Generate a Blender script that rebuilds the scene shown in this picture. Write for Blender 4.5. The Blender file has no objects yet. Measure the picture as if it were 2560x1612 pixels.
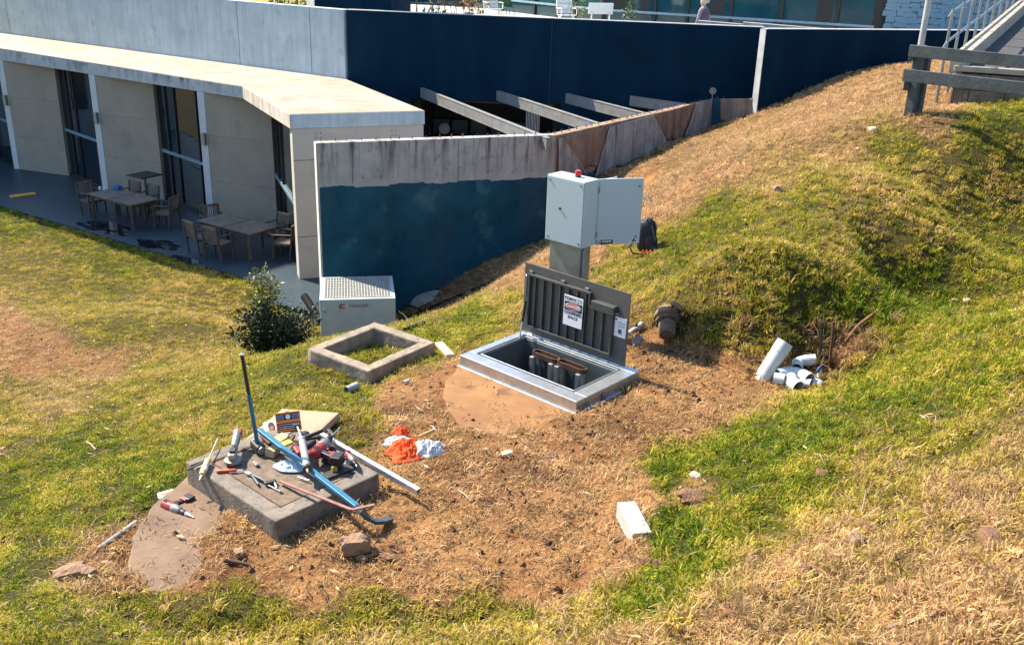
import bpy, bmesh, math, random
import numpy as np
from mathutils import Vector, Matrix

random.seed(7); rng = np.random.default_rng(11)
S = bpy.context.scene
COL = S.collection

# ------------------------------------------------------------------ camera
CH = 7.8                                    # camera height above the patio
FPX = 2437.06                               # focal length in pixels of the 2560 px wide photograph
PITCH, ROLL = math.radians(21.281), math.radians(1.829)
_cp, _sp = math.cos(PITCH), math.sin(PITCH)
FW = np.array([0, _cp, -_sp]); _u = np.array([0, _sp, _cp]); _x = np.array([1., 0, 0])
CX = _x*math.cos(ROLL) + _u*math.sin(ROLL); CU = -_x*math.sin(ROLL) + _u*math.cos(ROLL)
cam = bpy.data.cameras.new('camera'); cam_ob = bpy.data.objects.new('camera', cam); COL.objects.link(cam_ob)
cam.sensor_width = 36.0; cam.lens = 36.0*FPX/2560.0; cam.clip_start = 0.1; cam.clip_end = 2000
M = Matrix.Identity(4)
for i in range(3):
    M[i][0], M[i][1], M[i][2] = CX[i], CU[i], -FW[i]
M[2][3] = CH
cam_ob.matrix_world = M
S.camera = cam_ob

# ------------------------------------------------------------------ light
SUN_EL = math.radians(46.0)
SUN_H = np.array([-0.819, 0.574])           # horizontal direction towards the sun
w = bpy.data.worlds.new('World'); S.world = w; w.use_nodes = True
nt = w.node_tree; nt.nodes.clear()
sky = nt.nodes.new('ShaderNodeTexSky'); sky.sky_type = 'NISHITA'; sky.sun_disc = False
sky.sun_elevation = SUN_EL
sky.sun_rotation = math.atan2(SUN_H[0], SUN_H[1])
sky.altitude = 50; sky.air_density = 1.3; sky.dust_density = 0.6; sky.ozone_density = 5.0
bg = nt.nodes.new('ShaderNodeBackground'); bg.inputs[1].default_value = 0.115
wo = nt.nodes.new('ShaderNodeOutputWorld')
nt.links.new(sky.outputs[0], bg.inputs[0]); nt.links.new(bg.outputs[0], wo.inputs[0])
sl = bpy.data.lights.new('sun', 'SUN'); sl.energy = 5.0; sl.angle = math.radians(0.5); sl.color = (1.0, 0.88, 0.70)
sun = bpy.data.objects.new('sun', sl); COL.objects.link(sun); sun.location = (-20, 14, 30)
sd = Vector((SUN_H[0]*math.cos(SUN_EL), SUN_H[1]*math.cos(SUN_EL), math.sin(SUN_EL)))
sun.rotation_euler = sd.to_track_quat('Z', 'Y').to_euler()
S.view_settings.view_transform = 'Standard'; S.view_settings.look = 'None'
S.view_settings.gamma = 1.0; S.view_settings.use_curve_mapping = False
S.view_settings.exposure = 1.3
S.render.engine = 'CYCLES'

# ------------------------------------------------------------------ photo pixel -> place
def ray(px, py):
    return CX*((px-1280)/FPX) + CU*((806-py)/FPX) + FW
def Zp(px, py, z):
    d = ray(px, py); t = (z-CH)/d[2]; return np.array([d[0]*t, d[1]*t, z])
def Yp(px, py, y):
    d = ray(px, py); t = y/d[1]; return np.array([d[0]*t, y, CH+d[2]*t])
def plane(px, py, a, b):                    # hit the vertical plane through plan points a, b
    a = np.array(a[:2]); b = np.array(b[:2]); n = np.array([-(b-a)[1], (b-a)[0]]); d = ray(px, py)
    t = (n@a)/(n@d[:2]); return np.array([d[0]*t, d[1]*t, CH+d[2]*t])
def proj(x, y, z):
    dz = z-CH
    ww = x*FW[0]+y*FW[1]+dz*FW[2]
    return 1280+FPX*(x*CX[0]+y*CX[1]+dz*CX[2])/ww, 806-FPX*(x*CU[0]+y*CU[1]+dz*CU[2])/ww

# ------------------------------------------------------------------ noise
def _hash(ix, iy, seed):
    h = (ix.astype(np.int64)*374761393 + iy.astype(np.int64)*668265263 + seed*1442695041) & 0xffffffff
    h = ((h ^ (h >> 13))*1274126177) & 0xffffffff
    return ((h ^ (h >> 16)) & 0xffff)/65535.0
def vnoise(x, y, seed=0):
    x = np.asarray(x, float); y = np.asarray(y, float)
    ix = np.floor(x); iy = np.floor(y); fx = x-ix; fy = y-iy
    fx = fx*fx*(3-2*fx); fy = fy*fy*(3-2*fy)
    a = _hash(ix, iy, seed); b = _hash(ix+1, iy, seed); c = _hash(ix, iy+1, seed); d = _hash(ix+1, iy+1, seed)
    return (a*(1-fx)+b*fx)*(1-fy) + (c*(1-fx)+d*fx)*fy
def fbm(x, y, oct=4, seed=0):
    s = 0; a = 0.5
    for o in range(oct):
        s = s + a*(vnoise(x*2**o, y*2**o, seed+o*17)-0.5); a *= 0.5
    return s
def sstep(e0, e1, v):
    t = np.clip((v-e0)/(e1-e0), 0, 1); return t*t*(3-2*t)

# ------------------------------------------------------------------ materials
MATS = {}
def nodes_of(name):
    m = bpy.data.materials.new(name); m.use_nodes = True
    n = m.node_tree; n.nodes.clear()
    o = n.nodes.new('ShaderNodeOutputMaterial'); b = n.nodes.new('ShaderNodeBsdfPrincipled')
    n.links.new(b.outputs[0], o.inputs[0])
    return m, n, b
def N(n, t, **kw):
    x = n.nodes.new(t)
    for k, v in kw.items():
        setattr(x, k, v)
    return x
def coords(n, scale=(1, 1, 1), kind='Object'):
    tc = N(n, 'ShaderNodeTexCoord'); mp = N(n, 'ShaderNodeMapping'); mp.inputs['Scale'].default_value = scale
    n.links.new(tc.outputs[kind], mp.inputs[0]); return mp.outputs[0]
def noise(n, vec, scale, detail=6, rough=0.6):
    t = N(n, 'ShaderNodeTexNoise'); t.inputs['Scale'].default_value = scale
    t.inputs['Detail'].default_value = detail; t.inputs['Roughness'].default_value = rough
    n.links.new(vec, t.inputs['Vector']); return t.outputs['Fac']
def ramp(n, fac, stops):
    r = N(n, 'ShaderNodeValToRGB'); e = r.color_ramp.elements
    while len(e) < len(stops): e.new(0.5)
    for k, (p, c) in enumerate(stops):
        e[k].position = p; e[k].color = (*c, 1) if len(c) == 3 else c
    n.links.new(fac, r.inputs[0]); return r.outputs[0]
def mix(n, a, b, fac, mode='MIX'):
    m = N(n, 'ShaderNodeMix', data_type='RGBA', blend_type=mode)
    for sock, v in ((m.inputs[0], fac), (m.inputs[6], a), (m.inputs[7], b)):
        if isinstance(v, (int, float)): sock.default_value = v
        elif isinstance(v, tuple): sock.default_value = (*v, 1) if len(v) == 3 else v
        else: n.links.new(v, sock)
    return m.outputs[2]
def bump(n, b, h, strength=0.3, dist=0.02):
    k = N(n, 'ShaderNodeBump'); k.inputs['Strength'].default_value = strength; k.inputs['Distance'].default_value = dist
    n.links.new(h, k.inputs['Height']); n.links.new(k.outputs[0], b.inputs['Normal'])
def mat(name, col, col2=None, rough=0.6, metal=0.0, scale=6.0, bumps=0.15, bdist=0.01, streak=0.0, streak_col=(0.05, 0.05, 0.05),
        contrast=(0.35, 0.68), spots=0.0, spot_col=(0.03, 0.03, 0.03), spec=0.5, sscale=(7, 7, 0.35), kind='Object', spot_scale=9.0, top=None):
    """Plain worn surface: two-colour mottling, optional vertical streaks and blotches, fine relief."""
    if name in MATS: return MATS[name]
    m, n, b = nodes_of(name)
    v = coords(n, kind=kind)
    c2 = col2 if col2 else tuple(c*0.72 for c in col)
    f = noise(n, v, scale, 5, 0.62)
    c = ramp(n, f, [(contrast[0], c2), (contrast[1], col)])
    if streak > 0:
        vs = coords(n, sscale, kind)
        s = noise(n, vs, 1.0, 5, 0.65)
        sf = ramp(n, s, [(0.46, (0, 0, 0)), (0.66, (streak,)*3)])
        if top:                                   # run-off stains start at the top edge and thin out downwards
            sz = N(n, 'ShaderNodeSeparateXYZ'); n.links.new(v, sz.inputs[0]); mr = N(n, 'ShaderNodeMapRange'); mr.inputs[1].default_value = top[0]; mr.inputs[2].default_value = top[1]; mr.inputs[3].default_value = top[2]
            n.links.new(sz.outputs[2], mr.inputs[0]); sf = mix(n, (0, 0, 0), sf, mr.outputs[0])
        c = mix(n, c, streak_col, sf)
    if spots > 0:
        s2 = noise(n, v, spot_scale, 3, 0.5)
        c = mix(n, c, spot_col, ramp(n, s2, [(0.6, (0, 0, 0)), (0.7, (spots,)*3)]))
    n.links.new(c, b.inputs['Base Color'])
    b.inputs['Roughness'].default_value = rough; b.inputs['Metallic'].default_value = metal
    b.inputs['Specular IOR Level'].default_value = spec
    if bumps > 0:
        bump(n, b, noise(n, v, scale*5, 3, 0.7), bumps, bdist)
    MATS[name] = m; return m

# ------------------------------------------------------------------ mesh builder
class MB:
    def __init__(self): self.v = []; self.f = []
    def add(self, vs, fs):
        o = len(self.v); self.v.extend([tuple(map(float, p)) for p in vs]); self.f.extend([tuple(i+o for i in q) for q in fs]); return self
    def box(self, c, s, rz=0.0, m=None):
        hx, hy, hz = s[0]/2, s[1]/2, s[2]/2
        ps = [Vector((a*hx, b*hy, d*hz)) for d in (-1, 1) for b in (-1, 1) for a in (-1, 1)]
        R = m if m is not None else Matrix.Rotation(rz, 3, 'Z')
        ps = [R @ p + Vector(c) for p in ps]
        return self.add(ps, [(0, 2, 3, 1), (4, 5, 7, 6), (0, 1, 5, 4), (2, 6, 7, 3), (0, 4, 6, 2), (1, 3, 7, 5)])
    def bar(self, p0, p1, w_, h_, up=(0, 0, 1)):
        """box running from p0 to p1, w_ sideways, h_ along up"""
        p0 = Vector(p0); p1 = Vector(p1); d = p1-p0; L = d.length; d.normalize()
        u = Vector(up); s = d.cross(u)
        if s.length < 1e-4: s = d.cross(Vector((1, 0, 0)))
        s.normalize(); u = s.cross(d)
        R = Matrix((d, s, u)).transposed()
        return self.box((p0+p1)/2, (L, w_, h_), m=R)
    def cyl(self, p0, p1, r0, r1=None, seg=12, cap=True):
        r1 = r0 if r1 is None else r1
        p0 = Vector(p0); p1 = Vector(p1); d = (p1-p0).normalized()
        a = d.orthogonal().normalized(); b = d.cross(a)
        vs = []
        for p, r in ((p0, r0), (p1, r1)):
            vs += [p + (a*math.cos(t)+b*math.sin(t))*r for t in [2*math.pi*k/seg for k in range(seg)]]
        fs = [(k, (k+1) % seg, seg+(k+1) % seg, seg+k) for k in range(seg)]
        if cap: fs += [tuple(range(seg-1, -1, -1)), tuple(range(seg, 2*seg))]
        return self.add(vs, fs)
    def tube(self, pts, r, seg=8, cap=True):
        pts = [Vector(p) for p in pts]; n = len(pts); vs = []; fs = []
        prev = None
        rs = r if isinstance(r, (list, tuple)) else [r]*n
        for i, p in enumerate(pts):
            d = (pts[min(i+1, n-1)]-pts[max(i-1, 0)]).normalized()
            a = d.orthogonal().normalized() if prev is None else (prev-d*prev.dot(d)).normalized()
            prev = a; b = d.cross(a)
            vs += [p+(a*math.cos(t)+b*math.sin(t))*rs[i] for t in [2*math.pi*k/seg for k in range(seg)]]
        for i in range(n-1):
            fs += [(i*seg+k, i*seg+(k+1) % seg, (i+1)*seg+(k+1) % seg, (i+1)*seg+k) for k in range(seg)]
        if cap: fs += [tuple(range(seg-1, -1, -1)), tuple(range((n-1)*seg, n*seg))]
        return self.add(vs, fs)
    def pipe(self, p0, p1, ro, ri, seg=20):
        """open hollow pipe"""
        p0 = Vector(p0); p1 = Vector(p1); d = (p1-p0).normalized(); a = d.orthogonal().normalized(); b = d.cross(a)
        vs = []
        for p, r in ((p0, ro), (p1, ro), (p1, ri), (p0, ri)):
            vs += [p+(a*math.cos(t)+b*math.sin(t))*r for t in [2*math.pi*k/seg for k in range(seg)]]
        fs = []
        for q in range(4):
            A, B = q*seg, ((q+1) % 4)*seg
            fs += [(A+k, A+(k+1) % seg, B+(k+1) % seg, B+k) for k in range(seg)]
        return self.add(vs, fs)
    def lathe(self, prof, seg=16, c=(0, 0, 0), m=None):
        """profile of (radius, height) turned about z"""
        R = m if m is not None else Matrix.Identity(3)
        vs = []; fs = []
        for r, h in prof:
            vs += [R @ Vector((r*math.cos(t), r*math.sin(t), h))+Vector(c) for t in [2*math.pi*k/seg for k in range(seg)]]
        for i in range(len(prof)-1):
            fs += [(i*seg+k, i*seg+(k+1) % seg, (i+1)*seg+(k+1) % seg, (i+1)*seg+k) for k in range(seg)]
        fs += [tuple(range(seg-1, -1, -1)), tuple(range((len(prof)-1)*seg, len(prof)*seg))]
        return self.add(vs, fs)
    def prism(self, poly, z0, z1):
        n = len(poly)
        if sum(poly[i][0]*poly[(i+1) % n][1]-poly[(i+1) % n][0]*poly[i][1] for i in range(n)) < 0: poly = poly[::-1]
        z0 = [z0]*n if np.isscalar(z0) else z0; z1 = [z1]*n if np.isscalar(z1) else z1
        vs = [(p[0], p[1], z0[i]) for i, p in enumerate(poly)]+[(p[0], p[1], z1[i]) for i, p in enumerate(poly)]
        fs = [tuple(range(n-1, -1, -1)), tuple(range(n, 2*n))]+[(i, (i+1) % n, n+(i+1) % n, n+i) for i in range(n)]
        return self.add(vs, fs)
    def wall(self, a, b, t, z0, z1):
        """wall whose visible face runs a->b in plan, thickness t to the left of a->b; z may differ at the two ends"""
        a = np.array(a[:2], float); b = np.array(b[:2], float); d = (b-a)/np.linalg.norm(b-a); n = np.array([-d[1], d[0]])*t
        z0 = (z0, z0) if np.isscalar(z0) else z0; z1 = (z1, z1) if np.isscalar(z1) else z1
        P = [a, b, b+n, a+n]
        vs = [(*p, z) for p, z in zip(P, (z0[0], z0[1], z0[1], z0[0]))]+[(*p, z) for p, z in zip(P, (z1[0], z1[1], z1[1], z1[0]))]
        return self.add(vs, [(3, 2, 1, 0), (4, 5, 6, 7), (0, 1, 5, 4), (1, 2, 6, 5), (2, 3, 7, 6), (3, 0, 4, 7)])
    def blob(self, c, s, seed=0, rough=0.18, sub=2, flat=0.0):
        bm = bmesh.new(); bmesh.ops.create_icosphere(bm, subdivisions=sub, radius=1.0)
        r = random.Random(seed); off = [r.uniform(0, 50) for _ in range(3)]
        vs = []
        for q in bm.verts:
            p = q.co
            k = 1+rough*2*(float(vnoise(p.x*1.7+off[0]+p.z, p.y*1.7+off[1]-p.z, 3))-0.5)+rough*(float(vnoise(p.x*4+off[2], p.y*4+p.z*4, 5))-0.5)
            # squared-off rather than round
            mx = max(abs(p.x), abs(p.y), abs(p.z)); k *= (1-flat)+flat*0.78/mx if flat else 1
            vs.append((c[0]+p.x*k*s[0], c[1]+p.y*k*s[1], c[2]+p.z*k*s[2]))
        fs = [tuple(v.index for v in f.verts) for f in bm.faces]; bm.free()
        return self.add(vs, fs)
    def xf(self, m, start=0):
        """transform everything added since start"""
        for i in range(start, len(self.v)):
            self.v[i] = tuple(m @ Vector(self.v[i]))
        return self
    def mesh(self, name):
        me = bpy.data.meshes.new(name); me.from_pydata(self.v, [], self.f); me.update(); return me
    def build(self, name, m, parent=None, smooth=False, bevel=0.0, seg=2, local=False, fix=True):
        me = self.mesh(name)
        if fix:
            bm = bmesh.new(); bm.from_mesh(me); bmesh.ops.recalc_face_normals(bm, faces=bm.faces); bm.to_mesh(me); bm.free()
        if not local and parent is not None:
            o_ = world_loc(parent); me.transform(Matrix.Translation(-o_))
        o = bpy.data.objects.new(name, me); COL.objects.link(o)
        if parent is not None: o.parent = parent
        if m is not None: me.materials.append(m if not isinstance(m, str) else MATS[m])
        if smooth:
            for p in me.polygons: p.use_smooth = True
            try: me.set_sharp_from_angle(angle=math.radians(40))
            except Exception: pass
        if bevel > 0:
            k = o.modifiers.new('bevel', 'BEVEL'); k.width = bevel; k.segments = seg; k.limit_method = 'ANGLE'; k.angle_limit = math.radians(40)
            k.harden_normals = False
        return o
def world_loc(o):
    v = Vector((0, 0, 0))
    while o is not None: v = v+Vector(o.location); o = o.parent
    return v
def tag(o, label=None, cat=None, group=None, kind=None):
    if label: o['label'] = label
    if cat: o['category'] = cat
    if group: o['group'] = group
    if kind: o['kind'] = kind
    return o
def thing(name, label, cat, loc=(0, 0, 0), rz=0.0, group=None):
    o = bpy.data.objects.new(name, None); COL.objects.link(o); o.location = loc; o.rotation_euler = (0, 0, rz)
    o.empty_display_size = 0.2
    return tag(o, label, cat, group)
def copy_tree(o, parent=None):
    c = o.copy(); COL.objects.link(c); c.parent = parent
    for ch in o.children: copy_tree(ch, c)
    return c
def text(name, s, size, m, parent, mtx, extrude=0.0006, align='CENTER', bold=0.0, xs=1.0):
    cu = bpy.data.curves.new(name, 'FONT'); cu.body = s; cu.size = size; cu.align_x = align; cu.align_y = 'CENTER'
    cu.extrude = extrude; cu.offset = bold
    o = bpy.data.objects.new(name, cu); COL.objects.link(o); cu.materials.append(m)
    dg = bpy.context.evaluated_depsgraph_get(); me = bpy.data.meshes.new_from_object(o.evaluated_get(dg))
    bpy.data.objects.remove(o); me.transform(Matrix.Diagonal((xs, 1, 1, 1)))
    me.transform(mtx)
    if parent is not None: me.transform(Matrix.Translation(-world_loc(parent)))
    q = bpy.data.objects.new(name, me); COL.objects.link(q); q.parent = parent
    return q
def basis(o, ex, ey, ez):
    m = Matrix.Identity(4)
    for i in range(3): m[i][0], m[i][1], m[i][2], m[i][3] = ex[i], ey[i], ez[i], o[i]
    return m
# ================================================================== plan of the place (metres, patio floor = 0)
D1 = np.array([-0.834, 0.552])              # long facade, running away to the left
N1 = np.array([-0.552, -0.834])             # its outward normal
C2 = np.array([-7.43, 26.64]); KC = np.array([-5.23, 22.48]); FRC = np.array([-2.26, 23.59]); B2 = np.array([-5.03, 28.72])
W0, W1, W2 = np.array([-4.18, 20.15]), np.array([.84, 21.93]), np.array([5.45, 28.05])
PE0 = np.array([-6.2, 22.2])                # patio outer corner
P2A, P2B = np.array([6.5, 26.95]), np.array([14.0, 29.2])   # second dark wall
DW0, DW1 = np.array([-4.95, 28.72]), np.array([6.75, 28.2])
# hatch axes
E1 = np.array([.748, -.664]); E2 = np.array([.664, .748])
HF = np.array([.63, 8.27]); HL, HD, HZ = 1.55, 1.03, 3.8
HC = HF-E1*HL/2+E2*HD/2
C_HATCH = (np.array([.76, 8.72]), 1.41, 3.67)
C_TOOL = (np.array([-1.04, 6.05]), 1.60, 3.81)
TZ = 4.0                                    # top of the old riser with the tools
TF = np.array([-1.60, 5.80]); TE1 = np.array([.666, .746]); TE2 = np.array([-.748, .664]); TL1, TL2 = .94, 1.18
RZ = 3.5
RF = np.array([-1.51, 9.47]); RE1 = np.array([.587, .81]); RE2 = np.array([-.807, .59]); RL1, RL2 = 1.083, .967

ctrl = [(300,640,.08),(0,600,.08),(150,590,.03),(450,690,.08),(600,720,.15),(300,760,.6),(0,760,.7),(300,900,1.6),(0,900,1.6),(300,1020,2.7),(0,1074,2.7),(560,960,2.9),(640,925,3.0),
 (560,800,1.2),(600,880,1.9),(200,1200,3.3),(150,1350,3.6),(100,1500,4.0),(100,1600,4.3),(461,1203,3.8),(692,1354,3.82),(948,1227,3.8),(310,1420,3.75),
 (700,1480,3.95),(1000,1500,4.1),(1000,1600,4.4),(1280,1450,4.1),(1280,1600,4.5),(1149,930,3.62),(1442,1034,3.64),(1592,950,3.64),(777,901,3.33),
 (921,959,3.35),(1089,887,3.33),(938,860,3.3),(1100,800,2.9),(1200,760,2.8),(1250,730,2.6),(1300,680,2.5),(1420,680,3.2),(1500,800,3.5),(1600,860,3.6),
 (1700,900,3.65),(1900,940,3.7),(2000,900,3.75),(1800,1000,3.75),(1650,1150,3.85),(1580,1340,4.0),(1500,1500,4.3),(1800,1500,4.75),(1800,1250,4.2),
 (2100,1100,4.35),(2300,1000,4.5),(2100,1600,5.0),(2500,1600,5.3),(2500,1300,5.1),(2500,1050,4.85),(2500,800,4.7),(2200,745,3.76),(2400,590,4.12),(2560,500,4.38),
 (1650,775,3.75),(1800,775,4.12),(1950,770,4.25),(1800,690,4.3),(1700,640,3.98),(1900,600,4.42),(2100,570,4.62),(2060,680,4.36),(2300,480,4.72),(2150,640,4.4),(2290,590,4.42),(1615,630,3.75),(1600,520,3.65),(1700,430,3.85),(2000,600,4.52),(2000,450,4.7),(2200,500,4.7),
 (2200,400,4.8),(2255,292,5.27),(2500,280,5.27),(2400,400,4.87),(1900,330,4.05),(2050,260,4.7),(1150,1050,3.66),(1100,1150,3.72),(1300,1250,3.85)]
CP = [Zp(*c) for c in ctrl]
for px, py in ((985,790),(1050,755),(1150,690),(1250,640),(1370,590)): CP.append(plane(px, py, W0, W1))
for px, py in ((1480,445),(1545,420),(1640,370),(1775,318)): CP.append(plane(px, py, W1, W2))
for px, py in ((1890,285),(2000,235),(2100,190),(2260,160)): CP.append(plane(px, py, P2A, P2B))
CP += [np.array(c, float) for c in ((-4.4,19.4,-.15),(-3.2,18.2,-.2),(-2.4,17.5,.35),(-5.2,20.4,-.05),(-4.6,17.2,.3),(-30,36,-.05),(-40,20,.1),(-30,8,1.6),(-14,20,.35),(-12,4,3.2),(-6,1,4.8),(0,0,6.1),(3,0,6.2),
       (0,-8,6.3),(15,0,6.2),(20,14,5.8),(30,10,6),(12,20,5.5),(14,28,5.3),(20,28,5.4),(-20,-10,5),(-40,-10,4),(30,-20,6.3),(0,-40,6),(40,30,5.5),(9.5,12,5.0),(8,6,5.7))]
CP += [Yp(1640, 392, 24.3), Yp(1720, 356, 25.4), Yp(1790, 332, 26.4), Yp(1850, 318, 26.2), Yp(1960, 262, 26.6)]
CP += [Yp(2376, 270, 17.95), Yp(2470, 264, 17.65), Yp(2570, 256, 17.3), Yp(2470, 300, 15.9), Yp(2700, 250, 17.2)]
CP = np.array(CP)
def _U(r2): return 0.5*r2*np.log(r2+1e-9)
_n = len(CP); _K = _U(((CP[:, None, :2]-CP[None, :, :2])**2).sum(2))+np.eye(_n)*0.06
_P = np.c_[np.ones(_n), CP[:, :2]]
_A = np.zeros((_n+3, _n+3)); _A[:_n, :_n] = _K; _A[:_n, _n:] = _P; _A[_n:, :_n] = _P.T
_sol = np.linalg.solve(_A, np.r_[CP[:, 2], 0, 0, 0])
def inpoly(x, y, poly):
    x = np.asarray(x); y = np.asarray(y); c = np.zeros(x.shape, bool); n = len(poly); j = n-1
    for i in range(n):
        xi, yi = poly[i]; xj, yj = poly[j]
        c ^= ((yi > y) != (yj > y)) & (x < (xj-xi)*(y-yi)/(yj-yi+1e-12)+xi); j = i
    return c
def rectpoly(o, e1, l1, e2, l2, g=0.0):
    return [tuple(o-e1*g-e2*g), tuple(o+e1*(l1+g)-e2*g), tuple(o+e1*(l1+g)+e2*(l2+g)), tuple(o-e1*g+e2*(l2+g))]
# what the ground looks like: (x, y in the 2408 px wide view, dryness, bareness)
LOOK = [(50,520,.15,0),(300,600,.2,0),(150,560,.25,0),(100,600,.45,.05),(50,640,.5,.2),(0,750,.9,.8),(60,700,.5,.2),(100,830,.85,.75),(250,850,.75,.6),(200,700,.4,0),(400,700,.45,.12),(550,720,.45,.1),(600,680,.2,0),
 (450,820,.5,.2),(250,780,.42,.0),(350,900,.45,.1),(300,950,.4,0),(100,930,.6,.35),(500,900,.35,0),(0,1000,.4,0),(200,1050,.2,0),(350,1150,.12,0),(100,1200,.2,0),(50,1350,.2,0),(250,1200,.3,.2),(310,1270,.75,.8),(200,1330,.85,.85),(130,1300,.3,.2),
 (100,1430,.3,0),(300,1430,.25,0),(600,1440,.3,0),(900,1430,.35,.05),(1100,1450,.42,.1),(300,1500,.35,0),(700,1510,.45,0),(1200,1500,.45,.1),(1500,1430,.2,0),(1560,1380,.15,0),(1600,1250,.1,.1),(1570,1120,.08,0),(1620,1160,.4,.6),
 (1750,1050,.12,0),(1900,1000,.15,0),(2050,900,.2,0),(2200,800,.25,0),(2350,650,.3,0),(2400,560,.35,0),(2300,1000,.4,.1),(2400,1050,.7,.3),(1900,1150,.25,.1),(1750,1200,.25,.1),(2050,1150,.55,.2),
 (2300,1200,.8,.15),(2000,1300,.8,.1),(1800,1350,.75,0),(2200,1450,.92,0),(1700,1450,.92,0),(2400,1400,.9,0),(1500,1510,.85,0),(2250,900,.22,0),(1650,1330,.15,0),
 (1600,560,.3,.05),(1700,500,.3,.05),(1900,430,.35,.05),(2100,350,.35,0),(2300,300,.3,0),(2400,280,.3,0),(1800,600,.35,.1),(2000,500,.5,0),(2200,450,.45,0),(2100,600,.45,0),(1700,700,.4,.1),(1900,700,.3,0),
 (2050,700,.15,0),(2150,680,.12,0),(2300,450,.4,0),(1550,470,.98,.2),(1620,440,1,.2),(1700,400,1,.1),(1900,300,1,.1),(2000,230,1,0),(2130,180,1,.1),(2200,230,1,.6),(2000,330,.8,.1),(1850,390,.7,.1),(2190,270,.9,.4),
 (1400,600,.9,.6),(1200,640,.95,.75),(1050,700,.95,.8),(1500,430,.95,.7),(1650,350,.95,.4),(1100,740,.25,.05),(1000,790,.25,.1),(1200,690,.35,.1),(1250,650,.95,.2),(1180,665,.9,.4),(1450,640,.35,.15),(1440,600,.4,.2),(1500,600,.35,.1),
 (1000,1000,.9,1),(1200,1150,.9,1),(1000,1200,.9,1),(1400,1050,.9,1),(1600,950,.95,1),(1700,900,.95,.95),(700,1330,.9,1),(450,1300,.9,1),(900,1330,.95,.97),(1150,1250,.95,1),(1400,1180,.95,.95),(1450,1320,.98,.85),(1000,1350,.98,.9),
 (700,1380,.98,.85),(1500,1150,.95,.85),(1100,900,.8,.95),(950,950,.8,.95),(1560,830,.9,1),(1650,850,.95,1),(860,985,.4,.4),(1250,1350,.95,.9),(300,1370,.9,.85),(880,830,.3,.05),(640,880,.3,0),(800,930,.3,.05),(1780,850,.85,.7),(1960,830,.95,.8),(1850,770,.35,.12),(1600,765,.4,.3),(1700,780,.4,.2),(1780,800,.4,.25),(1900,800,.45,.25)]
LK = np.array(LOOK, float); LK[:, :2] *= 1.0631
def look(px, py):
    """dryness, bareness at photo pixels (edges broken up by noise)"""
    qx = px+70*fbm(px/90, py/60, 3, 4); qy = py+50*fbm(px/90+9, py/60+4, 3, 8)
    d2 = (qx[:, None]-LK[None, :, 0])**2+((qy[:, None]-LK[None, :, 1])*1.35)**2+60
    wt = d2**-2.1; wt /= wt.sum(1)[:, None]
    return wt@LK[:, 2], wt@LK[:, 3]
def smooth_h(x, y):
    x = np.asarray(x, float); y = np.asarray(y, float); sh = x.shape; x = x.ravel(); y = y.ravel(); out = np.empty(len(x))
    for i in range(0, len(x), 20000):
        xs_, ys_ = x[i:i+20000], y[i:i+20000]
        k = _U((xs_[:, None]-CP[None, :, 0])**2+(ys_[:, None]-CP[None, :, 1])**2)
        out[i:i+20000] = k@_sol[:_n]+_sol[_n]+_sol[_n+1]*xs_+_sol[_n+2]*ys_
    return out.reshape(sh)
# the cut bank behind the pipes: a short step in the ground along a line
CUT = np.array([Zp(1490,800,3.5), Zp(1600,838,3.6), Zp(1720,856,3.65), Zp(1850,862,3.7), Zp(1960,872,3.75), Zp(2080,820,3.8)])[:, :2]
CUTB = [(np.array(Zp(px, py, z_)[:2])+np.array([.12, .38]), h_) for px, py, z_, h_ in ((1570,818,3.55,.10),(1660,840,3.62,.13),(1740,850,3.65,.14),(1820,853,3.68,.14),(1900,857,3.7,.14),(1980,858,3.75,.13),(2050,836,3.8,.07))]
def segdist(x, y, P):
    best = np.full(x.shape, 1e9); side = np.zeros(x.shape); tt = np.zeros(x.shape); m = len(P)-1
    for i in range(m):
        a, b = P[i], P[i+1]; d = b-a; L2 = d@d
        t = np.clip(((x-a[0])*d[0]+(y-a[1])*d[1])/L2, 0, 1); qx = a[0]+t*d[0]-x; qy = a[1]+t*d[1]-y; r = np.hypot(qx, qy)
        sg = np.sign(d[0]*(y-a[1])-d[1]*(x-a[0])); up = r < best
        best = np.where(up, r, best); side = np.where(up, sg, side); tt = np.where(up, (i+t)/m, tt)
    return best*side, tt
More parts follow.
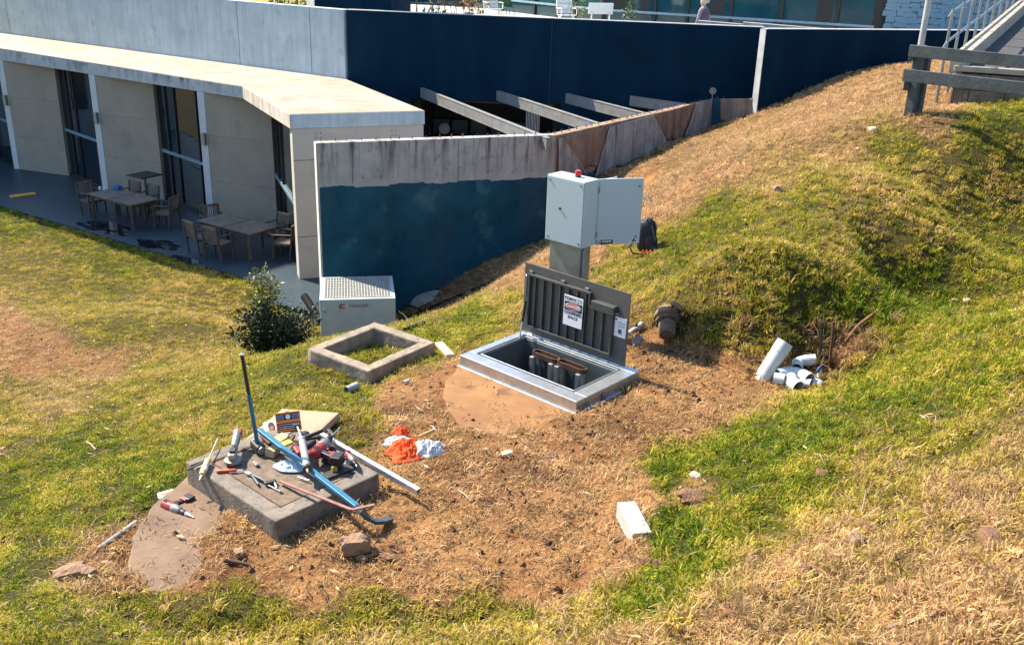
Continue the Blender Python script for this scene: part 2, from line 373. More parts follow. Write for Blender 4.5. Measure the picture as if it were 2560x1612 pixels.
def height(x, y):
    x = np.asarray(x, float); y = np.asarray(y, float)
    z = smooth_h(x, y)
    for c_, h_ in CUTB:
        z = z+h_*np.exp(-(((x-c_[0])/.42)**2+((y-c_[1])/.42)**2))
    near = 1-sstep(12, 24, np.hypot(x, y))
    z = z+0.065*fbm(x*1.1, y*1.1, 4, 1)*(.25+.75*near)*sstep(-4.5, 2.5, x+.0*y)+.04*fbm(x*.9, y*.9, 3, 9)+near*0.06*fbm(x*5, y*5, 3, 2)
    # bedding of the two round slabs: clear on one side, soil swept over the rest
    for k, (c, r, zc) in enumerate((C_HATCH, C_TOOL)):
        q = 1-sstep(r+.02, r+.4, np.hypot(x-c[0], y-c[1]))
        nz = .16*fbm(x*3.1+k*7, y*3.1, 3, 21+k)
        if k == 0: clear = sstep(-.10, .16, (x+.26)*-.50+(y-7.74)*.866+nz*1.3)*(1-sstep(.55, .8, (x-HF[0])*E2[0]+(y-HF[1])*E2[1]))*(1-sstep(.0, .25, (x-HF[0])*E1[0]+(y-HF[1])*E1[1]))
        else: clear = sstep(.0, .25, -1.95-x+nz*2+.35*(y-6.2)*(y > 6.2))*sstep(5.25, 5.55, y+nz*2)
        z = z*(1-q)+(zc+.035+.1*fbm(x*4, y*4, 3, 5)-.10*clear)*q
    # flat lawn and level ground beside the patio
    f = sstep(.9, 0, ((x-PE0[0])*N1[0]+(y-PE0[1])*N1[1]))*(x < -5.4); z = z*(1-f)+(-.035)*f
    return z
def G(px, py, up=0.0):
    d = ray(px, py); t = np.arange(3, 48, .01); zz = CH+d[2]*t; h = height(d[0]*t, d[1]*t)
    k = np.argmax(zz < h)
    return np.array([d[0]*t[k], d[1]*t[k], h[k]+up])

# ------------------------------------------------------------------ ground
def axis(lo, hi, step, outs):
    a = list(np.arange(lo, hi, step)); v, s = hi, step
    while v < outs: a.append(v); s *= 1.35; v += s
    v, s = lo, step; b = []
    while v > -outs: s *= 1.35; v -= s; b.append(v)
    return np.array(b[::-1]+a)
gx = axis(-16.5, 12.5, .085, 260); gy = axis(2.2, 30.5, .085, 260)
GX, GY = np.meshgrid(gx, gy); GZ = height(GX, GY)
far = sstep(45, 80, np.hypot(GX, GY-10)); GZ = GZ*(1-far)+(2.0-1.5*np.sign(GX)*-1*0)*far
HOLE = [(-60, 60+8), tuple(PE0+D1*60), tuple(PE0), (-4.9, 21.2), (-4.15, 20.42), tuple(W0+np.array([.2, .28])), tuple(W1+np.array([-.05, .12])), tuple(W2+np.array([-.1, .05])), tuple(DW1+np.array([-.1, -.15])), tuple(P2A+np.array([.05, .1])), tuple(P2B+np.array([0, .12])), (60, 41), (60, 68)]
SHAFT = rectpoly(HF-E1*HL+E1*.07+E2*.07, E1, HL-.14, E2, HD-.14)
cx = (GX[:-1, :-1]+GX[1:, 1:])/2; cy = (GY[:-1, :-1]+GY[1:, 1:])/2
drop = inpoly(cx, cy, HOLE) | inpoly(cx, cy, SHAFT)
ny, nx = GX.shape
idx = np.arange(ny*nx).reshape(ny, nx)
quads = np.stack([idx[:-1, :-1], idx[:-1, 1:], idx[1:, 1:], idx[1:, :-1]], -1)[~drop]
used = np.unique(quads); remap = np.full(ny*nx, -1); remap[used] = np.arange(len(used)); quads = remap[quads]
gv = np.c_[GX.ravel(), GY.ravel(), GZ.ravel()][used]
me = bpy.data.meshes.new('ground'); me.from_pydata(gv.tolist(), [], quads.tolist()); me.update()
for p in me.polygons: p.use_smooth = True
front = gv[:, 1] > 1.5
PX, PY = proj(gv[:, 0], np.maximum(gv[:, 1], 1.5), gv[:, 2]); PX = np.clip(PX, -900, 3400); PY = np.clip(PY, -200, 2400)
dry = np.zeros(len(gv)); bare = np.zeros(len(gv))
for i in range(0, len(gv), 20000): dry[i:i+20000], bare[i:i+20000] = look(PX[i:i+20000], PY[i:i+20000])
at = me.color_attributes.new('look', 'FLOAT_COLOR', 'POINT')
at.data.foreach_set('color', np.c_[dry, bare, np.zeros(len(gv)), np.ones(len(gv))].astype(np.float32).ravel())
ground = bpy.data.objects.new('ground', me); COL.objects.link(ground); tag(ground, kind='structure')
m, n, b = nodes_of('ground_soil_and_thatch')
v = coords(n); A = N(n, 'ShaderNodeAttribute', attribute_name='look')
sep = N(n, 'ShaderNodeSeparateColor'); n.links.new(A.outputs['Color'], sep.inputs[0])
nA = noise(n, v, .8, 5, .7); nB = noise(n, v, 9, 4, .7); nC = noise(n, v, 60, 3, .75)
soil = ramp(n, nA, [(.32, (.10, .047, .021)), (.47, (.25, .118, .046)), (.64, (.38, .20, .080))])
soil = mix(n, soil, (.075, .035, .018), ramp(n, nB, [(.50, (0, 0, 0)), (.64, (.85,)*3)]))
soil = mix(n, soil, (.42, .27, .13), ramp(n, nC, [(.58, (0, 0, 0)), (.74, (.6,)*3)]))
thg = ramp(n, sep.outputs[0], [(0, (.05, .075, .01)), (.3, (.12, .115, .018)), (.55, (.20, .15, .04)), (.85, (.27, .155, .06)), (1, (.33, .19, .075))])
thg = mix(n, thg, (.03, .022, .008), ramp(n, nC, [(.42, (.95,)*3), (.62, (.1, .1, .1))]))  # dark gaps: shade between grass clumps put into the colour
adj = N(n, 'ShaderNodeMath', operation='ADD'); n.links.new(sep.outputs[1], adj.inputs[0])
nb2 = N(n, 'ShaderNodeMapRange'); nb2.inputs[1].default_value = .3; nb2.inputs[2].default_value = .7; nb2.inputs[3].default_value = -.28; nb2.inputs[4].default_value = .28
n.links.new(nB, nb2.inputs[0]); n.links.new(nb2.outputs[0], adj.inputs[1])
c = mix(n, thg, soil, ramp(n, adj.outputs[0], [(.4, (0, 0, 0)), (.62, (1, 1, 1))]))
n.links.new(c, b.inputs['Base Color']); b.inputs['Roughness'].default_value = .95; b.inputs['Specular IOR Level'].default_value = .15
hm = N(n, 'ShaderNodeMath', operation='ADD'); n.links.new(nB, hm.inputs[0]); n.links.new(nC, hm.inputs[1])
bump(n, b, hm.outputs[0], .9, .035)
me.materials.append(m)

# ------------------------------------------------------------------ hard surfaces
conc_wall = mat('pale_formed_concrete', (.45, .54, .58), (.35, .44, .48), .75, scale=1.6, bumps=.25, streak=.5, streak_col=(.26, .32, .35), sscale=(6, 6, .5), spots=.45, spot_col=(.25, .31, .34), spot_scale=2.2)
conc_roof = mat('cream_roof_concrete', (.40, .35, .285), (.30, .245, .185), .8, scale=1.1, bumps=.2, streak=.4, streak_col=(.30, .23, .15), sscale=(.35, 2.4, 1), spots=.6, spot_col=(.2, .15, .105), spot_scale=3.3)
conc_fascia = mat('stained_fascia_concrete', (.50, .50, .49), (.36, .38, .40), .8, scale=2.2, bumps=.3, streak=.95, streak_col=(.07, .08, .09), sscale=(3.5, 3.5, .9), top=(3.70, 3.95, .25), spots=.4, spot_col=(.12, .13, .14))
conc_fin = mat('tan_formed_concrete', (.34, .285, .215), (.27, .23, .18), .8, scale=1.0, bumps=.2, streak=.35, streak_col=(.22, .20, .175), sscale=(2.5, 2.5, .4), spots=.5, spot_col=(.20, .19, .175), spot_scale=1.6)
conc_old = mat('weathered_wall_concrete', (.46, .44, .41), (.34, .33, .31), .85, scale=2.4, bumps=.4, streak=1.0, streak_col=(.075, .06, .048), sscale=(8, 8, .7), top=(2.85, 3.75, .12), spots=.5, spot_col=(.15, .13, .11), spot_scale=6)
conc_pre = mat('precast_grey_concrete', (.48, .54, .54), (.41, .47, .48), .75, scale=3, bumps=.2, spots=.3, spot_col=(.3, .33, .33), spot_scale=2.5)
conc_ring = mat('mossy_grey_concrete', (.36, .28, .20), (.21, .17, .135), .9, scale=5, bumps=.6, bdist=.015, spots=.7, spot_col=(.08, .07, .055), spot_scale=11, streak=.5, streak_col=(.1, .09, .07))
conc_slab = mat('earthy_slab_concrete', (.31, .155, .055), (.21, .10, .038), .9, scale=2.6, bumps=.5, spots=.8, spot_col=(.12, .06, .028), spot_scale=3.2)
conc_lid = mat('dark_gritty_concrete', (.24, .20, .16), (.14, .12, .10), .9, scale=9, bumps=.7, bdist=.012, spots=.7, spot_col=(.05, .045, .04), spot_scale=26)
navy = mat('dark_navy_render', (.0035, .023, .048), (.003, .018, .040), .8, scale=.8, bumps=.12, spec=.06, streak=.5, streak_col=(.007, .035, .066), sscale=(1.3, 1.3, .25), spots=.3, spot_col=(.002, .013, .03), spot_scale=.7)
membrane = mat('blue_black_membrane', (.020, .105, .148), (.008, .052, .084), .65, scale=.9, bumps=.3, streak=.5, streak_col=(.05, .085, .105), sscale=(1.3, 1.3, .25), spots=.5, spot_col=(.10, .19, .225), spot_scale=1.6, spec=.1)
paving = mat('wet_dark_paving', (.028, .055, .075), (.017, .036, .052), .45, scale=.7, bumps=.12, spots=.5, spot_col=(.04, .055, .06), spot_scale=.8)
glass = mat('dark_window_glass', (.008, .016, .022), (.006, .012, .018), .04, scale=2, bumps=0, spec=.9)
frame_dark = mat('black_window_frame', (.012, .014, .016), None, .4, scale=20, bumps=.05)
frame_grey = mat('grey_blue_transom', (.16, .25, .30), None, .45, scale=20, bumps=.05)
gal = mat('galvanised_steel', (.33, .35, .35), (.25, .27, .28), .42, .85, scale=14, bumps=.08)
steel_beam = mat('painted_steel_beam', (.25, .25, .24), (.18, .18, .175), .6, .1, scale=4, bumps=.12, spots=.5, spot_col=(.2, .12, .07), spot_scale=5)

# patio
t = MB(); t.prism([tuple(PE0+D1*40), tuple(PE0), (-5.5, 20.75), (-4.3, 20.25), (-4.3, 22.6), (-2.5, 23.4), (-2.5, 28.6), tuple(B2+D1*42)], -.25, .0)
patio = t.build('patio_floor', paving); tag(patio, kind='structure')
# puddles
pud = mat('puddle_water', (.012, .018, .024), None, .03, scale=3, bumps=0, spec=.7)
for k, (px, py, sx, sy) in enumerate(((255, 566, .95, .38), (290, 583, .5, .25), (395, 612, .6, .3), (460, 648, .55, .2))):
    c = Zp(px, py, .004); t = MB(); pts = []
    for a in np.linspace(0, 2*math.pi, 60, endpoint=False):
        r = 1+.55*(float(vnoise(math.cos(a)*1.6+k*5+9, math.sin(a)*1.6+4, 7))-.5)*2
        q = np.array([math.cos(a)*sx*r, math.sin(a)*sy*r]); pts.append((c[0]+q[0]*-D1[0]-q[1]*D1[1], c[1]+q[0]*-D1[1]+q[1]*D1[0]))
    vs = [(p[0], p[1], .004) for p in pts]; t.add(vs, [tuple(range(len(vs)))])
    tag(t.build('puddle', pud), kind='structure')
# courtyard floor behind the retaining wall
t = MB(); t.prism([(-2.49, 23.45), (-3.2, 20.75), tuple(W1+np.array([-.1, .2])), tuple(W2), tuple(DW1+np.array([.1, 6])), (-2.49, 33)], -.3, -.03)
tag(t.build('courtyard_floor', paving), kind='structure')
# upper terrace and its lawn
terr_m = mat('pale_terrace_paving', (.50, .49, .46), (.42, .41, .39), .8, scale=1.2, bumps=.15)
t = MB(); t.prism([tuple(DW0+np.array([.05, .2])), tuple(DW1+np.array([.3, .26])), tuple(P2A+np.array([.4, .35])), tuple(P2B+np.array([0, .4])), (70, 46), (70, 120), (-5.1, 120)], 4.9, 5.2)
tag(t.build('terrace_floor', terr_m), kind='structure')
lawn2 = mat('terrace_lawn_turf', (.34, .26, .04), (.17, .16, .03), .95, scale=3, bumps=.6, bdist=.04)
t = MB(); t.prism([tuple(B2+np.array([-.1, .3])), (-5.12, 120), (-110, 120), tuple(B2+D1*70+np.array([0, .4]))], 5.0, 5.45)
tag(t.build('terrace_lawn', lawn2), kind='structure')
# ================================================================== long building with the patio
bld = thing('concrete_building', 'long low concrete building with slab roof and angled wall fins behind the patio', 'building', (-6, 28, 0))
LF = 34.0
roof = MB(); roof.prism([tuple(C2+D1*LF), tuple(C2), tuple(KC), tuple(FRC), tuple(B2+np.array([.0, .0])), tuple(B2+D1*LF)], 3.66, 3.985)
roof.build('roof_slab', conc_roof, bld, bevel=.012)
# fascia skins stand a few mm proud of the slab edge
def skin(a, b, z0, z1, m, name, par, t_=.02, out=None):
    a = np.array(a); b = np.array(b); d = (b-a)/np.linalg.norm(b-a); nrm = np.array([d[1], -d[0]])
    return MB().wall(a+nrm*t_, b+nrm*t_, t_-.002, z0, z1).build(name, m, par)
def skin_to(a, b, z0, z1, m, name, par, side=1, t_=.02):
    a = np.array(a, float); b = np.array(b, float); d = (b-a)/np.linalg.norm(b-a); nrm = np.array([d[1], -d[0]])*side*t_
    q = MB(); q.prism([tuple(a+nrm*.05), tuple(b+nrm*.05), tuple(b+nrm), tuple(a+nrm)], z0, z1); return q.build(name, m, par)
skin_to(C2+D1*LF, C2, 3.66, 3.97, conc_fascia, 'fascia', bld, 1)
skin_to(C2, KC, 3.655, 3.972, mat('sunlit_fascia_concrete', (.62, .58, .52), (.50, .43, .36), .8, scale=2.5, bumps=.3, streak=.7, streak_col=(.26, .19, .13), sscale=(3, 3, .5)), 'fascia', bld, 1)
# upper parapet wall
par = MB(); par.wall(B2+D1*LF, B2, .3, 3.4, 5.89)
upw = par.build('parapet_wall', conc_wall, bld, bevel=.008)
for k, px in enumerate((21, 590, 770)):     # pour joints
    q = plane(px+6, 90, B2+D1*LF, B2); a = np.array(q[:2])
    MB().wall(a+N1*.004+D1*.006, a+N1*.004-D1*.006, .003, 4.0, 5.88).build('pour_joint', frame_dark, bld)
# end wall (the tall pier by the retaining wall) with its two plugs
dK = (FRC-KC)/np.linalg.norm(FRC-KC); nK = np.array([-dK[1], dK[0]])
pier_m = mat('warm_pier_concrete', (.47, .43, .38), (.40, .36, .31), .8, scale=1.3, bumps=.2, spots=.45, spot_col=(.28, .25, .22), spot_scale=2.4)
MB().wall(KC+dK*.02+nK*.01, FRC-dK*.02+nK*.01, .42, -.3, 3.655).build('end_wall', pier_m, bld, bevel=.01)
skin_to(KC, FRC, 3.656, 3.974, conc_wall, 'fascia', bld, 1)
for a in (.62, 2.42):
    p = KC+dK*a
    for dx in (-.05, .05):
        for z in (3.42, 3.52):
            c = p+dK*dx-nK*.0; MB().cyl((c[0]+nK[0]*.03, c[1]+nK[1]*.03, z), (c[0]-nK[0]*.004, c[1]-nK[1]*.004, z), .012, seg=8).build('bolt', frame_dark, bld)
for z in (1.05, 2.9):
    a = KC+dK*.02; MB().wall(a-nK*.004+dK*.0+nK*.01, a+dK*2.9-nK*.004+nK*.01, .003, z, z+.012).build('pour_joint', frame_dark, bld)
for z in (2.45, 1.85, .55):
    c = KC+dK*.55; MB().cyl((c[0]+nK[0]*.02, c[1]+nK[1]*.02, z), (c[0]+nK[0]*.004, c[1]+nK[1]*.004, z), .045, seg=14).build('tie_hole', mat('grey_mortar_plug', (.27, .25, .23), None, .9, scale=12), bld)
# fins and windows
SF = np.array([-8.98, 27.62]); PITCHF = 5.02; pd = np.array([.94, -.34])
soffit_light = mat('fin_edge_concrete', (.52, .54, .54), (.46, .48, .49), .8, scale=2, bumps=.2)
fins = [SF+D1*PITCHF*k for k in range(0, 6)]
def window(par, a, b, z0, z1):
    """glazing a->b with frame, mullions and a transom"""
    a = np.array(a, float); b = np.array(b, float); d = (b-a)/np.linalg.norm(b-a); L = np.linalg.norm(b-a); nn = np.array([d[1], -d[0]])
    MB().wall(a, b, .02, z0, z1).build('pane', glass, par)
    for s in (0.02, .22*L, .42*L, .9*L, L-.02):
        q = a+d*s+nn*.0; MB().box((q[0], q[1], (z0+z1)/2), (.05, .09, z1-z0), math.atan2(d[1], d[0])).build('mullion', frame_dark, par)
    zt = z0+1.55
    MB().bar((*(a+nn*.03), zt), (*(b+nn*.03), zt), .05, .09).build('transom', frame_grey, par)
    MB().bar((*(a+nn*.03), z0+.06), (*(b+nn*.03), z0+.06), .05, .1).build('sill', frame_dark, par)
for k, s in enumerate(fins):
    e = s+pd*2.35
    q = MB(); nrm = np.array([-pd[1], pd[0]])
    q.wall(s, e, .22, 0, 3.655); fp = q.build('wall_fin', conc_fin, bld)
    # pale leading edge
    MB().wall(s-pd*.03-nrm*.012, s+pd*.20-nrm*.012, .03, .0, 3.65).build('fin_edge', soffit_light, bld)
    for zz in (1.15, 2.45): MB().wall(s+pd*.21-nrm*.003, e-nrm*.003, .002, zz, zz+.004).build('pour_joint', frame_dark, bld)
    nxt = fins[k-1] if k > 0 else KC+nK*.3+np.array([-.1, .6])
    window(bld, e+np.array([.0, .18]), np.array(nxt)+np.array([.0, .22]), 0, 3.65)
    # small wall lamp on the leading edge
    p = s+pd*.12-nrm*.07
    MB().box((p[0], p[1], 2.35), (.12, .11, .34), math.atan2(pd[1], pd[0])).build('wall_lamp', gal, bld, bevel=.01)
# solid back of the building, so the windows close a room
q = MB(); q.wall(fins[-1]+D1*4-N1*1.6, SF-N1*1.6+np.array([3.3, -2.2]), .2, 0, 3.65); q.build('inner_wall', frame_dark, bld)
# unseen tower, added left of the view to keep the patio in shade
TA = C2+D1*16.0
tower = thing('added_shade_tower', 'unseen tall concrete block added at the far left to shade the patio', 'building', (*TA, 0))
q = MB(); q.prism([tuple(TA+N1*3.05), tuple(TA-N1*.36), tuple(TA+D1*4-N1*.36), tuple(TA+D1*4+N1*3.05)], -.1, 19.4); q.build('wall', conc_wall, tower, bevel=.01)
q = MB(); q.prism([tuple(TA+N1*3.2-D1*.15), tuple(TA-N1*.0-D1*.15+N1*.03), tuple(TA+D1*4.15+N1*.03), tuple(TA+D1*4.15+N1*3.2)], 19.4, 19.65); q.build('roof', conc_roof, tower)
q = MB(); q.prism([tuple(TA-N1*.01), tuple(TA-N1*2.2), tuple(TA+D1*.3-N1*2.2), tuple(TA+D1*.3-N1*.01)], -.1, 3.64); q.build('patio_end_wall', conc_fin, tower)  # added under the roof to block a streak of sun along the fins
for z in (1.0, 4.2, 7.4, 10.6, 13.8, 16.6):
    a = TA+N1*.9; MB().box((a[0]-D1[0]*.01, a[1]-D1[1]*.01, z+.9), (.05, 1.0, 1.5), math.atan2(D1[1], D1[0])).build('window', glass, tower)

# ================================================================== dark upper wall, undercroft, beams
dkw = thing('dark_wall', 'tall navy rendered wall above the sunken courtyard', 'wall', (*DW0, 0))
dd = (DW1-DW0)/np.linalg.norm(DW1-DW0); nd = np.array([-dd[1], dd[0]])
uL, uR = DW0+dd*1.85, DW0+dd*6.15
q = MB(); q.wall(DW0, DW1, .3, 3.5, (5.88, 5.80)); q.build('upper_wall', navy, dkw, bevel=.006)
q = MB(); q.wall(uR, DW1, .3, -.2, 3.5); q.build('lower_wall', navy, dkw)
q = MB(); q.wall(DW0-dd*.0, uL, .3, -.2, 3.5); q.build('lower_wall', navy, dkw)
q = MB(); q.wall(DW0+dd*.02+nd*-.0, DW1-dd*.02, .28, (5.883, 5.803), (5.9, 5.82)); q.build('coping', mat('pale_coping', (.42, .44, .45), None, .7, scale=5), dkw)
for px in (1376,):
    p = plane(px, 150, DW0, DW1)[:2]; MB().wall(p-nd*.004, p+dd*.015-nd*.004, .003, 3.5, 5.79).build('expansion_joint', frame_dark, dkw)
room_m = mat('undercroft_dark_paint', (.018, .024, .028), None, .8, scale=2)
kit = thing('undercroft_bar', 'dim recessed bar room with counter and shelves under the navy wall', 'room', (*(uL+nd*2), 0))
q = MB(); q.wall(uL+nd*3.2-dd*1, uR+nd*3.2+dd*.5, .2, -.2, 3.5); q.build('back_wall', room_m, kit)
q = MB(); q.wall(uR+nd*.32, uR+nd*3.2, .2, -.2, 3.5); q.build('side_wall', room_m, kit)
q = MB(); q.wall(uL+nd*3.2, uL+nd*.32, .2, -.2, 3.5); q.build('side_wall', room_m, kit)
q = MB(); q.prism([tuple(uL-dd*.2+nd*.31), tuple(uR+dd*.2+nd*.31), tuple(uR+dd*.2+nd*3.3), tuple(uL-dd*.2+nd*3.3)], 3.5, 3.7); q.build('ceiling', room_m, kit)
for k in range(9):                                           # slatted ceiling front
    a = uL+nd*(.35+.12*k); MB().bar((*(a+dd*.02), 3.42), (*(uR-dd*.02+nd*(.35+.12*k)), 3.42), .05, .05).build('ceiling_slat', frame_dark, kit)
q = MB(); q.bar((*(uL+dd*.3+nd*2.3), 2.0), (*(uR-dd*.9+nd*2.3), 2.0), .6, .08); q.build('shelf', mat('dull_teal_joinery', (.05, .085, .09), None, .6, scale=4), kit)
for k, u_ in enumerate((.5, 1.1, 1.7, 2.35, 3.0)):
    a = uL+dd*u_+nd*2.9; MB().box((a[0], a[1], 1.9), (.5, .1, 1.1), math.atan2(dd[1], dd[0])).build('cupboard', MATS['dull_teal_joinery'], kit, bevel=.01)
cl_p = plane(1111, 322, uL+nd*2.0, uR+nd*2.0)
cl = thing('round_sign', 'small pale round sign hanging in the dim bar under the navy wall', 'sign', cl_p)
MB().cyl(cl_p, cl_p+np.array([0, -.04, 0]), .17, seg=28).build('disc', mat('dull_pale_disc', (.30, .36, .38), None, .6, scale=6), cl)
MB().cyl(cl_p+np.array([0, -.02, .17]), cl_p+np.array([0, -.02, 3.5-cl_p[2]]), .006, seg=6).build('cord', frame_dark, cl)
for k, px in enumerate((1075, 1085, 1098, 1130, 1150, 1160, 1185)):
    p = plane(px, 337, uL+nd*2.2, uR+nd*2.2)
    o = thing('bottle', '%s dark bottle from the left in the dim row on the bar shelf' % ('first', 'second', 'third', 'fourth', 'fifth', 'sixth', 'seventh')[k], 'bottle', (p[0], p[1], 2.04), group='bottles on the dim bar shelf')
    MB().lathe([(.035, 0), (.036, .16), (.014, .22), (.013, .3)], 10, (p[0], p[1], 2.04)).build('body', frame_dark, o, smooth=True)
lp = plane(1332, 300, DW0-nd*.05, DW1-nd*.05)
lv = thing('louvre_panel', 'upright white louvre grille on the courtyard wall under the second beam', 'grille', (lp[0], lp[1], 2.5))
gx_ = math.atan2(dd[1], dd[0])
MB().box((lp[0], lp[1]+.02, 2.86), (.42, .03, 1.0), gx_).build('backing', frame_dark, lv)
for k in range(9): MB().box((lp[0]-.18+.045*k, lp[1]-.01, 2.86), (.014, .03, .96), gx_).build('slat', mat('white_slat', (.6, .64, .65), None, .5, scale=8), lv)
for zz in (2.36, 3.36): MB().box((lp[0], lp[1]-.01, zz), (.44, .04, .04), gx_).build('rail', frame_grey, lv)
# second dark wall
dk2 = thing('dark_side_wall', 'navy wall stepping forward with its sunlit end coloured pale beside the dry bank', 'wall', (*P2A, 0))
d2 = (P2B-P2A)/np.linalg.norm(P2B-P2A); n2 = np.array([-d2[1], d2[0]])
q = MB(); q.wall(P2A, P2B+d2*30, .32, 2.6, 5.85); q.build('wall', navy, dk2, bevel=.006)
q = MB(); q.wall(P2A-d2*.015+n2*.31, P2A-d2*.015+n2*.01, .014, 2.7, 5.84); q.build('end_strip', mat('pale_end_tone', (.40, .42, .43), None, .7, scale=3), dk2)  # sunlit end face put into the colour as a pale skin
q = MB(); q.wall(P2A+d2*.02, P2B+d2*30, .3, 5.853, 5.868); q.build('coping', MATS['pale_coping'], dk2)
grey_cap = mat('grey_ramp_concrete', (.36, .35, .34), None, .85, scale=3)
for (pa, pb, lab) in (((1744, 52), (1908, 66), 'grey concrete ramp kerb just right of the walking person'), ((1858, 56), (2075, 74), 'grey concrete ramp kerb above the pale wall end')):
    a = Zp(*pa, 5.93); b_ = Zp(*pb, 5.93)
    if pa[0] == 1744: a = Yp(*pa, 29.0); b_ = Yp(*pb, 28.4)
    else: a = Yp(*pa, 28.6); b_ = Yp(*pb, 28.1)
    q = MB(); q.wall(a, b_, .25, (5.0, 5.0), (a[2], b_[2])); tag(q.build('ramp_kerb', grey_cap), lab, 'kerb')

# steel beams spanning the courtyard
W12 = lambda px, py, z: Zp(px, py, z)
beams = (((1055, 230), (1365, 341), 'nearest of the four steel beams, beside the roof corner'), ((1245, 230), (1495, 306), 'second steel beam from the roof corner'), ((1418, 230), (1612, 281), 'third steel beam from the roof corner'), ((1578, 227), (1712, 258), 'farthest steel beam, in shade near the round mirror'))
for pa, pb, lab in beams:
    a = plane(*pa, DW0, DW1); b_ = Zp(*pb, 3.8); b_[2] = 3.8; a[2] = 3.83
    d_ = (b_-a)/np.linalg.norm(b_-a); b_ = b_+d_*.12
    o = thing('steel_beam', 'grey ' + lab + ', spanning courtyard', 'beam', a, group='steel beams over the courtyard')
    q = MB(); up = Vector((0, 0, 1))
    q.bar(a+np.array([0, 0, -.02]), b_+np.array([0, 0, -.02]), .12, .016); q.build('top_flange', steel_beam, o)
    q = MB(); q.bar(a+np.array([0, 0, -.15]), b_+np.array([0, 0, -.15]), .10, .24); q.build('web', steel_beam, o)
    q = MB(); q.bar(a+np.array([0, 0, -.28]), b_+np.array([0, 0, -.28]), .12, .016); q.build('bottom_flange', steel_beam, o)
    e = b_-d_*.42; q = MB(); q.bar(e+np.array([0, 0, -.15]), e+d_*.07+np.array([0, 0, -.15]), .106, .2); q.build('blue_tag', mat('blue_marker', (.03, .16, .42), None, .5, scale=9, bumps=0), o)

# ================================================================== retaining wall
rw = thing('retaining_wall', 'stained concrete retaining wall with dark blue membrane on its lower part', 'wall', (*W0, 0))
dW1 = (W1-W0)/np.linalg.norm(W1-W0); nW1 = np.array([-dW1[1], dW1[0]])
dW2 = (W2-W1)/np.linalg.norm(W2-W1); nW2 = np.array([-dW2[1], dW2[0]])
q = MB(); q.prism([tuple(W0), tuple(W1), tuple(W1+nW1*.24+dW1*.06), tuple(W0+nW1*.24)], -.5, 3.8); q.build('wall_panel', conc_old, rw, bevel=.012)
stain_m = mat('rust_stained_concrete', (.36, .26, .19), (.25, .18, .13), .9, scale=2, bumps=.4, streak=.8, streak_col=(.10, .065, .045), sscale=(3.2, 3.2, .14), spots=.5, spot_col=(.38, .17, .07), spot_scale=2.2)
q = MB(); q.prism([tuple(W1+np.array([.004, -.002])), tuple(W2), tuple(W2+nW2*.24), tuple(W1+nW2*.24)], .2, 3.79); q.build('wall_panel', stain_m, rw, bevel=.012)
W3a, W3b = W2+np.array([.02, .0]), P2A+np.array([-.03, .25])
q = MB(); q.wall(W3a, W3b, .22, 1.5, 3.86); q.build('wall_panel', membrane, rw, bevel=.01)
q = MB(); q.wall(W0-nW1*0+dW1*.004-dW1*.018, W0+nW1*.24-dW1*.018, -.014, -.4, 3.79); q.build('end_strip', mat('sunlit_end_white', (.72, .69, .64), (.6, .56, .5), .75, scale=4, bumps=.2), rw)  # wall end's sunlit white put into the colour
# membrane skin with an uneven painted top edge
def skin_strip(a, b, zt, zb, n_, name, m, off):
    a = np.array(a); b = np.array(b); d_ = (b-a)/np.linalg.norm(b-a); nn = np.array([d_[1], -d_[0]])*off
    K = 160; vs = []; fs = []
    for k in range(K+1):
        u_ = k/K; p = a+(b-a)*u_+nn; z = zt+.05*(float(_hash(np.array(math.floor(u_*7+n_)), np.array(3), 2))-.5)+.022*(float(_hash(np.array(math.floor(u_*19+n_)), np.array(5), 4))-.5)+.02*(float(vnoise(u_*60+n_, 1.3, 4))-.5)
        vs += [(*p, z), (*p, zb)]
        if k: fs.append((2*k-2, 2*k-1, 2*k+1, 2*k))
    return MB().add(vs, fs).build(name, m, rw)
skin_strip(W0+dW1*.03, W1-dW1*.01, 2.85, -.4, 1, 'membrane', membrane, .004)
skin_strip(W1+dW2*.01, W2-dW2*.01, 2.72, .3, 7, 'membrane', membrane, .004)
# drip line of the old pour and vertical joints
for px in (880, 1145):
    p = plane(px, 400, W0, W1)[:2]; MB().wall(p-nW1*.006, p+dW1*.007-nW1*.006, .004, 2.9, 3.78).build('pour_joint', frame_dark, rw)
# starter bars left on top
pin = mat('cut_steel_bar', (.20, .17, .15), None, .6, .6, scale=30, bumps=.1)
pm = MB().cyl((0, 0, -.02), (0, 0, .065), .011, seg=8).mesh('starter_bar'); pm.materials.append(pin)
def pins(a, b, n_, z, inn):
    a = np.array(a); b = np.array(b)
    for k in range(n_):
        u_ = (k+.5+random.uniform(-.2, .2))/n_; p = a+(b-a)*u_+inn
        o = bpy.data.objects.new('starter_bar', pm); COL.objects.link(o); o.parent = rw
        o.location = (p[0]-W0[0], p[1]-W0[1], z); o.rotation_euler = (random.uniform(-.15, .15), random.uniform(-.15, .15), 0); s_ = random.uniform(.8, 1.25); o.scale = (s_, s_, s_)
pins(W0, W1, 19, 3.8, nW1*.12); pins(W1, W2, 25, 3.79, nW2*.12); pins(W3a, W3b, 6, 3.86, np.array([.08, .1]))
